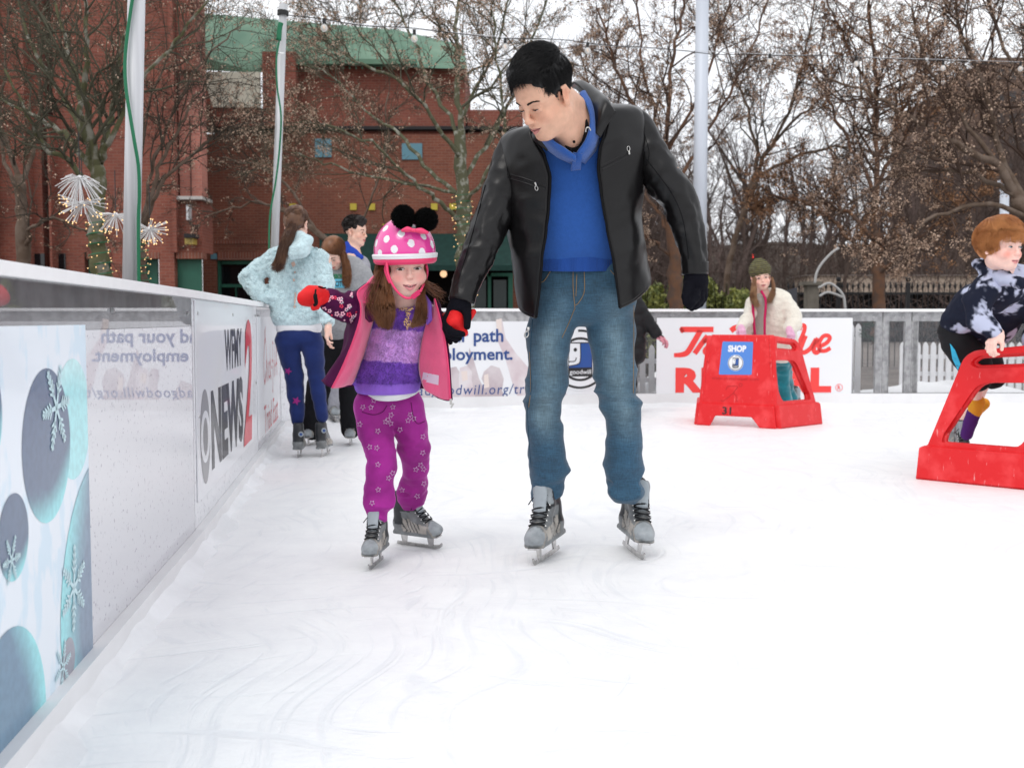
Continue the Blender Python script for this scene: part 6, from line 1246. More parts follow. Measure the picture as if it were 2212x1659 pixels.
# ================================================================ the girl in the helmet
def fuzz(name, V, F, C, n, L, r, m, parent, seed=1, droop=.4, mask=None):
    """short pile standing on a surface, coloured like it"""
    rg = np.random.default_rng(seed); V = np.asarray(V); F = np.asarray(F); a = V[F[:, 0]]; b = V[F[:, 1]]; c = V[F[:, 2]]; ar = np.linalg.norm(np.cross(b-a, c-a), axis=1); nn = np.cross(b-a, c-a); nn /= np.linalg.norm(nn, axis=1)[:, None]+1e-12
    vis = ar*(nn[:, 1] < .35); i = rg.choice(len(F), n, p=vis/vis.sum()); u = rg.random((n, 1)); w = rg.random((n, 1)); d_ = V[F[i, 3]] if F.shape[1] > 3 else c[i]
    p = (a[i]*(1-u)+b[i]*u)*(1-w)+(d_*(1-u)+c[i]*u)*w; dr = nn[i]+rg.normal(size=(n, 3))*.45; dr[:, 2] -= droop; dr /= np.linalg.norm(dr, axis=1)[:, None]
    l = L*(.6+.7*rg.random((n, 1))); pth = np.stack([p-nn[i]*.001, p+dr*l*.55, p+dr*l+np.array((0, 0, -.25))*l*droop], 1); rad = np.tile(np.array([r, r*.8, r*.35]), (n, 1)); v, f = many_tubes(pth, rad, 3)
    col = C[F[i, 0]]*(.8+.45*rg.random((n, 1))); col = np.repeat(col, 9, 0); o = add(name, v, f, m, parent, True, colors=np.clip(col, 0, 1)); return tag(o, None, None, kind='stuff')
def star_out(cx, cy, r, rot_=0, inner=.45):
    return [(cx+(r if k % 2 == 0 else r*inner)*math.sin(rot_+k*math.pi/5), cy-(r if k % 2 == 0 else r*inner)*math.cos(rot_+k*math.pi/5)) for k in range(10)]
m_fur = mat('purple_fleece', (1, 1, 1), .9, attr='Col', sheen=.3, bump=.3, bscale=150)
m_pile = mat('fleece_pile', (1, 1, 1), .85, attr='Col', sheen=.2)
m_band = mat('lilac_rib', (.27, .13, .62), .85, var=.12, vscale=30, bump=.25, bscale=200, stretch=(1, 1, .1)); m_tee = mat('white_cotton', (.74, .74, .77), .9, var=.06, bump=.1)
m_velour = mat('magenta_velour', (.36, .022, .27), .65, var=.3, vscale=7, sheen=.9, bump=.15, bscale=200, sheenrough=.3); m_velour.node_tree.nodes['Principled BSDF'].inputs['Sheen Tint'].default_value = (.9, .25, .75, 1)
m_starw = mat('star_print', (.68, .45, .66), .7); m_plum = mat('plum_softshell', (.075, .006, .052), .7, var=.15, vscale=15, bump=.1, spec=.12); m_pinkl = mat('pink_fleece_lining', (.83, .10, .24), .85, var=.12, vscale=12, sheen=.4, bump=.15, bscale=200)
m_pinkz = mat('pink_zip', (.75, .05, .16), .5); m_red = mat('red_mitten', (.72, .016, .018), .6, var=.12, vscale=20, bump=.25, bscale=60)
m_flr = mat('flower_red', (.70, .04, .10), .7); m_flp = mat('flower_pink', (.80, .42, .52), .7); m_flw = mat('flower_leaf', (.50, .46, .52), .7); m_gold = mat('gold_sequin', (.85, .55, .30), .25, metal=.8, var=.5, vscale=200)
m_label = mat('reflective_label', (.70, .55, .66), .4); m_hairg = mat('girl_brown_hair', (.14, .052, .020), .38, col2=(.21, .085, .033), vscale=14, spec=.4)
girl = thing('person', 'small girl in pink polka dot helmet and plum coat, one red mitten outstretched', 'person', (P(850, 1225, 3.85)[0], 3.85, 0))
MG = rot(195, -11, 3); HG = Head.at(MG, .925, (0, .084, .001), 884, 581, 3.60, child=1, wide=1.0)
S = SDF(); HG.prims(S, smile=.9, openm=.9, ears=False)
S.ell(HG.W(.030, .052, -.036), np.array((.024, .022, .025))*.92, MG, .02); S.ell(HG.W(-.030, .052, -.036), np.array((.024, .022, .025))*.92, MG, .02)
S.cap(HG.W(0, -.02, -.06), P(876, 668, 3.74), .042, .046, .03); S.cap(P(876, 690, 3.78), P(852, 815, 3.84), .07, .07, .05); S.cap(P(832, 672, 3.76), P(915, 672, 3.78), .035, .035, .04)
S.chain([P(822, 672, 3.74), P(765, 664, 3.66), P(700, 642, 3.56)], [.034, .028, .022], .02); S.chain([P(925, 680, 3.78), P(955, 740, 3.85), P(985, 705, 3.70)], [.034, .026, .020], .02)
gl = [(812, 880, 3.86, 20), (819, 960, 3.83, 16), (820, 1040, 3.80, 17), (819, 1125, 3.82, 13)]; gr = [(876, 880, 3.89, 20), (893, 960, 3.94, 16), (896, 1040, 4.02, 17), (889, 1108, 4.10, 13)]
for g_ in (gl, gr): S.chain([P(*a[:3]) for a in g_], [a[3]*mpp(3.85) for a in g_], .02)
fb = (HG.c-np.array((.09, .11, .13)), HG.c+np.array((.09, .09, .07)), .0023); V, F = S.mesh(.013, [fb]); SK = (.86, .56, .47)
add('body', V, F, m_skin, girl, True, colors=HG.tint(V, SK, blush=(1.0, .48, .52), bl=.6, lips=(.74, .28, .30), openm=.9, smile=.9))
HG.eyes(girl, look=(.002, -.003), lid=.30, lash=m_lash, browmat=m_browbrown, bt=.9, iris=(.035, .016, .010), size=1.2)
q = MB(); q.tube([HG.W(x_, .0935-.018*abs(x_/.02)**2, -.0618+.004*abs(x_/.02)) for x_ in np.linspace(-.015, .015, 9)], .0016, 6); q.build('teeth', mat('teeth', (.8, .77, .72), .3), girl, True)
# long brown hair: lock each side, wisps
D = 3.62
strands('hair', [([(842, 560, D+.03), (832, 590, D), (826, 620, D-.01), (818, 650, D-.03), (816, 680, D-.045), (822, 702, D-.05)], 1), ([(838, 560, D+.03), (836, 600, D+.01), (838, 630, D), (842, 655, D-.03), (842, 680, D-.04), (838, 706, D-.05)], 1), ([(846, 565, D+.03), (840, 600, D), (846, 632, D+.0), (853, 655, D-.02), (852, 680, D-.04), (843, 708, D-.05)], 1)], 1500, .0009, m_hairg, girl, 5, S=12, spread=.0065, tipspread=1.2, wave=.003, frizz=.0008) if False else None
def Q(pts): return [P(*p) for p in pts]
strands('hair', [Q([(846, 556, D+.04), (831, 590, D+.01), (822, 620, D), (812, 650, D-.03), (811, 680, D-.045), (818, 703, D-.05)]), Q([(842, 556, D+.03), (833, 600, D+.0), (832, 630, D-.01), (829, 655, D-.035), (829, 680, D-.05), (832, 708, D-.05)]), Q([(846, 560, D+.02), (837, 600, D-.0), (843, 632, D-.0), (849, 655, D-.03), (850, 682, D-.045), (842, 710, D-.05)])], 2600, .0008, m_hairg, girl, 5, S=12, spread=.0038, tipspread=1.0, wave=.002, frizz=.0003)
strands('hair', [Q([(910, 560, D+.05), (914, 595, D+.04), (906, 628, D+.02), (903, 655, D-.02), (897, 685, D-.04), (887, 706, D-.045)]), Q([(912, 560, D+.05), (914, 600, D+.04), (910, 630, D+.02), (912, 660, D-.01), (908, 690, D-.035), (896, 704, D-.045)]), Q([(914, 565, D+.05), (916, 600, D+.05), (912, 630, D+.03), (918, 665, D+.0), (918, 690, D-.03), (912, 700, D-.04)])], 1700, .0008, m_hairg, girl, 6, S=12, spread=.0045, tipspread=1.0, wave=.002, frizz=.0003)
strands('hair', [Q([(836, 570, D+.03), (818, 590, D+.0), (806, 630, D-.02), (798, 660, D-.04), (806, 690, D-.05)]), Q([(834, 575, D+.03), (812, 610, D+.0), (796, 640, D-.02), (804, 670, D-.04), (816, 690, D-.05)])], 90, .0006, m_hairg, girl, 7, S=10, spread=.006, tipspread=2, wave=.006, frizz=.0015)
strands('hair', [Q([(914, 600, D+.04), (930, 616, D+.03), (950, 630, D+.03), (965, 642, D+.03)]), Q([(914, 610, D+.04), (926, 630, D+.03), (945, 640, D+.03), (955, 655, D+.03)])], 60, .0005, m_hairg, girl, 8, S=8, spread=.005, tipspread=2.5, wave=.008, frizz=.002)
strands('hair', [Q([(818, 560, D+.10), (812, 590, D+.08), (818, 625, D+.05), (822, 650, D+.03)]), Q([(835, 555, D+.08), (826, 590, D+.06), (826, 620, D+.04), (832, 655, D+.0)])], 500, .0009, m_hairg, girl, 9, S=9, spread=.006, wave=.003)
# helmet with polka dots
HW = lambda p: HG.c+HG.M @ np.array(p, float)
m_helm = mat('helmet_shell', (1, 1, 1), .22, attr='Col', coat=.8); m_helmb = mat('helmet_rim', (.80, .80, .82), .4); m_liner = mat('helmet_liner', (.80, .05, .16), .5)
hel = bpy.data.objects.new('helmet', None); COL.objects.link(hel); hel.parent = girl; ABS[hel.name] = ABS[girl.name]
c0 = np.array((0, -.008, .046)); rA = np.array((.106, .122, .119)); n, m = 260, 110; V = []; C = []; tilt = .16
rgd = np.random.default_rng(2); dots = []
for k in range(62):
    zz = 1-2*(k+.5)/62; a = k*2.39996; dots.append((math.sqrt(1-zz*zz)*math.cos(a), math.sqrt(1-zz*zz)*math.sin(a), zz))
dots = np.array(dots); pink = np.array((.80, .055, .34)); wht = np.array((.82, .80, .84))
for i in range(m+1):
    for j in range(n):
        a = 2*math.pi*j/n; t = (i/m)*(math.pi/2+.12-.12*math.sin(a)); u = np.array((math.sin(t)*math.cos(a), math.sin(t)*math.sin(a), math.cos(t))); p = c0+u*rA*(1+.012*math.cos(8*a)*0); V.append(HW(p))
        dt = (dots @ u).max(); dd = dots[(dots @ u).argmax()]; w = u-dd*dt; el = abs(w[2])*.8+abs(w[0])+abs(w[1]); C.append(wht if dt > .9935 else pink)
F = [(i*n+j, (i+1)*n+j, (i+1)*n+(j+1) % n, i*n+(j+1) % n) for i in range(m) for j in range(n)]; add('shell', V, F, m_helm, hel, True, colors=np.array(C))
def rim(t0, k_, r, m_, nm, flat=1.0):
    p = []
    for j in range(97): a = 2*math.pi*j/96; t = t0-.12*math.sin(a)+math.pi/2; u = np.array((math.sin(t)*math.cos(a), math.sin(t)*math.sin(a), math.cos(t))); p.append(HW(c0+u*rA*k_))
    q = MB(); q.tube(p, r, 8); return q.build(nm, m_, hel, True)
rim(.08, 1.008, .0062, m_helmb, 'rim_band'); rim(.14, 1.008, .0055, m_helmb, 'rim_band'); rim(.19, 1.0, .005, m_liner, 'liner'); rim(.24, .98, .008, m_liner, 'liner'); rim(.28, .95, .009, m_liner, 'liner')
for sg, (x, y, dd) in ((-1, (871, 469, 3.56)), (1, (920, 475, 3.57))):
    c = P(x, y, dd); q = MB(); q.ball(c, .030, 10); o = q.build('pompom', m_hair_b if False else mat('black_faux_fur_core', (.004, .004, .004), 1, spec=.1), hel, True)
    rg = np.random.default_rng(3+sg); u = rg.normal(size=(2600, 3)); u /= np.linalg.norm(u, axis=1)[:, None]; w = u+rg.normal(size=u.shape)*.25; w /= np.linalg.norm(w, axis=1)[:, None]; L = .038+.006*rg.random((2600, 1)); pth = np.stack([c+u*.026, c+(u+w)*.5*L*.9, c+w*L], 1); v, f = many_tubes(pth, np.tile([.0009, .0008, .0003], (2600, 1)), 3); tag(add('fur', v, f, MATS.get('black_faux_fur_core') or m_hair_b, o), None, None, kind='stuff')
for (a, b_, c_) in (((893, 498, 3.51), (868, 494, 3.52), (866, 504, 3.515)), ((893, 498, 3.51), (925, 500, 3.52), (926, 507, 3.52))):
    q = MB(); q.tube(smooth_path([P(*a), lin(P(*a), P(*b_), .5), lin(P(*b_), P(*c_), .5)], 5), np.concatenate([np.linspace(.005, .010, 6), np.linspace(.0095, .004, 5)]), 8); q.build('bow', m_liner, hel, True)
q = MB(); q.ball(P(893, 498, 3.505), (.009, .006, .007), 6); q.build('bow_knot', m_liner, hel, True)
for pts in ([(836, 568, 3.575), (838, 590, 3.57), (848, 615, 3.56), (862, 634, 3.555), (878, 644, 3.55), (893, 641, 3.55), (906, 628, 3.565)], [(921, 572, 3.66), (923, 588, 3.67), (919, 606, 3.67), (908, 630, 3.60)], [(836, 568, 3.575), (832, 585, 3.60), (842, 612, 3.60)]):
    q = MB(); p = smooth_path([P(*a) for a in pts], 5); q.tube(p, .0042, 6); q.build('strap', m_liner, hel, True)
q = MB(); q.box(P(898, 637, 3.542), (.030, .012, .016), Mx=rot(0, 0, -38)); q.build('buckle', mat('pink_buckle', (.60, .015, .11), .35), hel)
# top: fleece in three stripes, rib, white undershirt
rows = [(842, 655, 908, 655, 3.75, .045, 12), (812, 664, 930, 655, 3.76, .07, 8), (803, 690, 934, 680, 3.77, .085, 0), (794, 725, 926, 722, 3.79, .10, 0), (783, 765, 916, 762, 3.81, .108, 0), (770, 805, 911, 802, 3.83, .112, 0), (766, 830, 908, 826, 3.84, .108, 4)]
def paint(V):
    z = V[:, 2]; k = np.array((.23, .085, .55)); l = np.array((.68, .38, .82)); C = np.tile(k, (len(V), 1)); z1 = P(860, 712, 3.70)[2]; z2 = P(860, 782, 3.72)[2]; lx = (V[:, 0]-girl.location[0])*.06; C[(z+lx < z1) & (z+lx > z2)] = l
    return np.clip(C*(1+.28*fbm(V*28, 3)[:, None]), 0, 1)
o, SV = shell('fleece_top', rows, m_fur, girl, amp=.004, fr=(2, 9), th=0, N=80, k=12); Vw = SV.reshape(-1, 3); Cw = paint(Vw)
ca = o.data.color_attributes.new('Col', 'FLOAT_COLOR', 'POINT'); cc_ = np.ones((len(Vw), 4), np.float32); cc_[:, :3] = Cw; ca.data.foreach_set('color', cc_.ravel()); Fq = np.array([tuple(p.vertices) for p in o.data.polygons]); fuzz('fleece_pile', Vw, Fq, Cw, 15000, .0075, .0008, m_pile, girl, 4)
bt = bvh_of(o)
shell('rib_band', [(766, 824, 908, 822, 3.84, .110, 6), (768, 838, 907, 836, 3.84, .112, 8), (772, 846, 903, 843, 3.84, .106, 9)], m_band, girl, amp=.002, th=.004)
shell('undershirt', [(778, 832, 905, 830, 3.845, .104, 12), (784, 840, 905, 836, 3.85, .110, 20), (795, 846, 903, 838, 3.85, .106, 24)], m_tee, girl, amp=.004, fr=(3, 20), th=.003)
sheet('fleece_shoulder', [Q([(912, 632, 3.70), (922, 640, 3.66), (930, 660, 3.64), (932, 690, 3.66)]), Q([(905, 640, 3.66), (912, 652, 3.655), (918, 672, 3.66), (922, 700, 3.675)])] if False else [[(914, 634, 3.72), (924, 642, 3.68), (932, 662, 3.66), (933, 692, 3.69)], [(900, 646, 3.69), (908, 658, 3.67), (916, 676, 3.675), (922, 702, 3.69)]], m_band, girl, th=.008)
g_ = MB(); rg = np.random.default_rng(6); cnt = 0
for k in range(420):
    x, y = 860+rg.random()*34, 658+rg.random()*54
    if not ((y < 671 and 862 < x < 892) or (671 <= y < 686 and abs(x-881) < 7*(1-(y-671)/18)+1) or (y >= 686 and abs(x-880) < 8*(1-abs((y-698)/14))+1.5)): continue
    w = project(x, y, bt, .006)
    if w is not None: g_.ball(w, (.0022, .0008, .0022), 3)
tag(g_.build('sequins', m_gold, girl), None, None, kind='stuff')
# trousers
def gdisp(p): x, y, z = p.T; n = 1-2*np.abs(fbm(np.stack([x*7, y*7, z*16], 1), 3)); a = .002+.006*np.exp(-((z-.42)/.06)**2)+.008*np.clip((.34-z)/.12, 0, 1); return -a*n
S = SDF(); S.cap(P(812, 862, 3.85), P(864, 858, 3.87), .066, .066, .04); S.cap(P(812, 885, 3.85), P(868, 885, 3.88), .066, .066, .04)
GL = [(805, 880, 3.85, 40), (811, 926, 3.84, 37), (820, 965, 3.82, 30.5), (824, 1011, 3.82, 31.5), (820, 1060, 3.82, 30), (820, 1088, 3.82, 31), (818, 1102, 3.82, 24)]; GR = [(876, 880, 3.88, 40), (886, 926, 3.90, 36), (894, 968, 3.93, 32), (898, 1011, 3.98, 28.5), (894, 1040, 4.03, 27.5), (890, 1068, 4.07, 28), (890, 1083, 4.09, 22)]
for J in (GL, GR): S.chain([P(*l[:3]) for l in J], [l[3]*mpp(l[2]) for l in J], .012)
V, F = S.mesh(.0062, disp=gdisp); tro = add('trousers', V, F, m_velour, girl, True); bq = bvh_of(tro)
rgs = np.random.default_rng(1)
for (x, y) in ((135, 207), (200, 208), (225, 152), (378, 205), (365, 270), (340, 308), (362, 340), (257, 402), (520, 268), (503, 315), (548, 300), (437, 390), (625, 447), (190, 530), (248, 538), (622, 578), (257, 673), (605, 677), (567, 713), (630, 710), (378, 742), (345, 783), (632, 828), (260, 877), (453, 880), (577, 930), (210, 985), (95, 95), (110, 345), (170, 787), (470, 690), (320, 325)):
    st = star_out(747.9+.2658*x, 824.6+.2658*y, 6.2, rgs.random()*1.2); st.append(st[0]); w = [project(a[0], a[1], bq, .0016) for a in st]
    if all(a is not None for a in w) and np.ptp(np.array(w)[:, 1]) < .05: q = MB(); q.tube(np.array(w), .0010, 4); q.build('star_print', m_starw, girl)
seam([(888, 870), (893, 900), (902, 915), (918, 910)], bq, .0012, m_plum, girl); seam([(782, 890), (806, 896), (826, 890), (836, 876)], bq, .0012, m_plum, girl)
# plum coat hanging open
sleeve('coat_sleeve', [(822, 664, 3.80, 18), (802, 662, 3.72, 28), (776, 664, 3.65, 34), (744, 662, 3.60, 31), (716, 652, 3.56, 26), (700, 645, 3.545, 21)], m_plum, girl, 1.0, amp=.006, fr=(2.5, 16), step=.005, seed=2, spec=((.06, 3, .03, .01, .9, .006), (.10, 4, -.03, .01, .9, -.006), (.15, 4.4, .03, .008, .9, .007)))
sh = sheet('coat_front', [[(797, 610, 3.61), (773, 632, 3.565), (779, 660, 3.555), (777, 690, 3.56), (761, 741, 3.58), (738, 796, 3.60), (717, 838, 3.62)], [(786, 616, 3.66), (760, 640, 3.60), (764, 668, 3.60), (760, 705, 3.60), (747, 745, 3.62), (718, 796, 3.64), (704, 831, 3.65)], [(780, 625, 3.74), (752, 660, 3.68), (752, 700, 3.68), (746, 722, 3.68), (736, 771, 3.70), (704, 812, 3.70), (694, 822, 3.68)]], m_plum, girl, nu=50, nv=14, amp=.004, fr=14)
ln = sheet('coat_lining', [[(797, 610, 3.61), (773, 632, 3.565), (779, 660, 3.555), (777, 690, 3.56), (761, 741, 3.58), (738, 796, 3.60), (717, 838, 3.62)], [(806, 612, 3.64), (792, 640, 3.60), (790, 680, 3.61), (784, 720, 3.63), (772, 770, 3.66), (752, 815, 3.68), (735, 836, 3.68)], [(822, 600, 3.72), (812, 640, 3.68), (806, 690, 3.70), (796, 730, 3.74), (782, 780, 3.78), (767, 822, 3.78), (760, 832, 3.78)]], m_pinkl, girl, nu=50, nv=14, amp=.004, fr=12)
sheet('coat_lining', [[(790, 612, 3.68), (806, 596, 3.68), (822, 592, 3.70)], [(776, 632, 3.60), (800, 622, 3.62), (820, 620, 3.66)], [(782, 656, 3.58), (800, 655, 3.60), (812, 660, 3.64)]], m_pinkl, girl, nu=16, nv=16, amp=.003)
sheet('coat_front', [[(795, 655, 3.90), (850, 652, 3.92), (945, 655, 3.90)], [(760, 740, 3.94), (850, 742, 3.98), (950, 740, 3.92)], [(730, 838, 3.92), (800, 832, 3.98), (850, 838, 4.0), (935, 840, 3.94)]], [m_plum], girl, nu=24, nv=24)
zE = [(938, 645, 3.66), (950, 688, 3.64), (961, 741, 3.63), (968, 800, 3.62), (971, 850, 3.62), (972, 864, 3.62)]
rl_ = sheet('coat_lining', [zE, [(938, 660, 3.68), (936, 700, 3.68), (936, 750, 3.68), (938, 800, 3.68), (950, 845, 3.66), (958, 862, 3.65)], [(932, 665, 3.70), (920, 705, 3.71), (911, 745, 3.73), (906, 800, 3.75), (916, 838, 3.73), (930, 850, 3.71)]], m_pinkl, girl, nu=40, nv=18, amp=.004, fr=10)
sheet('coat_front', [[(x+5 if x > 960 else x+6, y, d+.012) for x, y, d in zE], [(952, 662, 3.72), (955, 700, 3.70), (955, 750, 3.70), (960, 800, 3.70), (960, 850, 3.68), (966, 866, 3.67)], [(944, 670, 3.80), (950, 705, 3.80), (945, 745, 3.80), (935, 800, 3.82), (928, 842, 3.80), (945, 860, 3.74)]], m_plum, girl, nu=40, nv=14)
for pts in ([(797, 610, 3.60), (773, 632, 3.555), (779, 660, 3.545), (777, 690, 3.55), (761, 741, 3.57), (738, 796, 3.59), (717, 838, 3.61)], [(x+1, y, d-.008) for x, y, d in zE]):
    q = MB(); p = smooth_path([P(*a) for a in pts], 24); q.tube(p, .0026+.0006*(np.arange(len(p)) % 2), 6); q.build('zip', m_pinkz, girl, True)
q = MB(); q.box(P(974, 868, 3.61), (.008, .004, .02)); q.box(P(977, 876, 3.61), (.006, .003, .018), Mx=rot(0, 0, 30)); q.build('zip_pull', m_zip, girl)
bl_ = bvh_of(rl_); decal([(914, 804), (948, 811), (947, 832), (911, 823)], bl_, m_label, girl, 'reflective_label', .004)
sheet('coat_sleeve', [[(938, 655, 3.80), (962, 680, 3.80), (975, 690, 3.74)], [(932, 690, 3.84), (958, 715, 3.84), (978, 715, 3.76)]], m_plum, girl, nu=12, nv=8)
# small printed flowers
def flowers(objs, spots, seed, par):
    b_ = bvh_of(*objs); rg = np.random.default_rng(seed); mbs = [MB(), MB(), MB()]
    for (x, y) in spots:
        kind = rg.integers(0, 3); r = 2.2+1.6*rg.random()
        for k in range(5):
            a = k*1.2566+rg.random()*.3; px, py = x+math.cos(a)*r, y+math.sin(a)*r; w = [project(px+math.cos(t)*r*.62, py+math.sin(t)*r*.62, b_, .0012) for t in np.arange(6)*1.047]
            if all(v is not None for v in w) and np.ptp(np.array(w)[:, 1]) < .02: mbs[kind if kind < 2 else 2 if k < 2 else 1].raw(w, [(0, 1, 2, 3, 4, 5)], 0)
    for mb_, m_ in zip(mbs, (m_flr, m_flp, m_flw)):
        if mb_.n: tag(mb_.build('flower_print', m_, par), None, None, kind='stuff')
rg = np.random.default_rng(12); sp_ = [(700+rg.random()*90, 630+rg.random()*70) for _ in range(46)]; flowers([c for c in girl.children if c.name.startswith('coat_sleeve')], sp_, 1, girl)
sp_ = [tuple(lin((775-8*rg.random(), 640), (708-6*rg.random(), 830), rg.random())) for _ in range(26)]+[(760, 700), (755, 720), (748, 740), (752, 690)]; flowers([sh], sp_, 2, girl)
flowers([c for c in girl.children if c.name.startswith('coat_front')], [(971+3*rg.random(), 700+165*rg.random()) for _ in range(10)]+[(945, 853), (955, 862), (962, 860)], 3, girl)
# red mittens
S = SDF(); mm_ = mpp(3.5)
S.chain([P(658, 645, 3.47), P(674, 640, 3.49), P(688, 636, 3.51)], [16.5*mm_, 21*mm_, 19*mm_], .015); S.cap(P(688, 640, 3.51), P(702, 643, 3.54), 19*mm_, 18*mm_, .006); S.chain([P(690, 650, 3.48), P(684, 662, 3.46), P(677, 666, 3.46)], [8*mm_, 7.5*mm_, 6*mm_], .004)
V, F = S.mesh(.0032, disp=lambda p: .0018*fbm(p*45, 2)); add('mitten', V, F, m_red, girl, True)
q = MB(); q.tube(smooth_path([P(682, 626, 3.455), P(681, 640, 3.435), P(683, 655, 3.435), P(678, 660, 3.44)], 5), [.003]*4+[.0065]*6+[.006]*5+[.004], 6); q.tube(smooth_path([P(688, 619, 3.47), P(696, 622, 3.47), P(703, 622, 3.49)], 4), .003, 5); q.build('mitten_strap', m_lining, girl, True)
S = SDF(); mm_ = mpp(3.6); S.chain([P(985, 682, 3.635), P(984, 697, 3.62), P(990, 708, 3.62)], [17.5*mm_, 19*mm_, 14*mm_], .015); S.cap(P(990, 708, 3.62), P(1002, 718, 3.61), 12*mm_, 10*mm_, .01); S.cap(P(1005, 700, 3.66), P(1022, 674, 3.65), 8*mm_, 7*mm_, .01); S.cap(P(980, 700, 3.66), P(968, 690, 3.74), 16*mm_, 18*mm_, .02)
V, F = S.mesh(.0032, disp=lambda p: .0018*fbm(p*45, 2)); add('mitten', V, F, m_red, girl, True)
skate(girl, (P(813, 1228, 3.79)[0], 3.79, 0), rot(173, 0, 0) @ rot(0, 0, 2), .76)
skate(girl, (P(905, 1183, 4.10)[0], 4.10, 0), rot(238, 0, 0) @ rot(0, 0, 10), .80)
# ================================================================ red skating aids
m_redp = mat('red_plastic', (.68, .012, .016), .42, col2=(.78, .05, .055), vscale=9, ramp=(.5, .72), bump=.1, bscale=160, spec=.4)
nt = m_redp.node_tree; b = nt.nodes['Principled BSDF']; src_ = b.inputs['Base Color'].links[0].from_socket; tc_ = _n(nt, 'ShaderNodeTexCoord'); mp_ = _n(nt, 'ShaderNodeMapping'); mp_.inputs['Scale'].default_value = (1, 1, .18); mp_.inputs['Rotation'].default_value = (.3, .5, 0); nt.links.new(tc_.outputs['Object'], mp_.inputs['Vector'])
n_ = _n(nt, 'ShaderNodeTexNoise', Scale=70, Detail=4); nt.links.new(mp_.outputs['Vector'], n_.inputs['Vector']); r_ = _n(nt, 'ShaderNodeMapRange'); r_.inputs['From Min'].default_value = .66; r_.inputs['From Max'].default_value = .74; r_.inputs['To Max'].default_value = .55; nt.links.new(n_.outputs['Fac'], r_.inputs['Value'])
x_ = _n(nt, 'ShaderNodeMix', data_type='RGBA'); nt.links.new(r_.outputs['Result'], x_.inputs['Factor']); nt.links.new(src_, x_.inputs['A']); x_.inputs['B'].default_value = (.85, .45, .45, 1); nt.links.new(x_.outputs['Result'], b.inputs['Base Color'])
m_ridge = mat('frosted_red_edge', (.75, .18, .18), .7, var=.3, vscale=80); m_sgn = mat('sign_blue', (.07, .22, .62), .4, coat=.3); m_emb = mat('embossed_red', (.50, .008, .012), .5)
def round_poly(pts, r, n=5):
    out = []; N = len(pts)
    for i in range(N):
        p = np.array(pts[i][:2], float); a = np.array(pts[i-1][:2], float); b = np.array(pts[(i+1) % N][:2], float); rr_ = pts[i][2] if len(pts[i]) > 2 else r
        da = (a-p)/np.linalg.norm(a-p); db = (b-p)/np.linalg.norm(b-p); k = min(rr_, np.linalg.norm(a-p)*.48, np.linalg.norm(b-p)*.48)
        for t in np.linspace(0, 1, n): out.append((1-t)**2*(p+da*k)+2*t*(1-t)*p+t*t*(p+db*k))
    return out
def plate(outlines, ext, bev):
    """flat plate with holes and rounded edges -> V (x, y, thickness), F"""
    c = bpy.data.curves.new('plate', 'CURVE'); c.dimensions = '2D'; c.fill_mode = 'BOTH'; c.extrude = ext; c.bevel_depth = bev; c.bevel_resolution = 2; c.offset = -bev
    for o in outlines:
        s = c.splines.new('POLY'); s.points.add(len(o)-1); s.use_cyclic_u = True
        for i, p in enumerate(o): s.points[i].co = (p[0], p[1], 0, 1)
    ob = bpy.data.objects.new('plate', c); COL.objects.link(ob); dg = bpy.context.evaluated_depsgraph_get(); e = ob.evaluated_get(dg); me = e.to_mesh(); V = np.array([v.co[:] for v in me.vertices]); F = [tuple(p.vertices) for p in me.polygons]; e.to_mesh_clear(); bpy.data.objects.remove(ob); bpy.data.curves.remove(c); return V, F
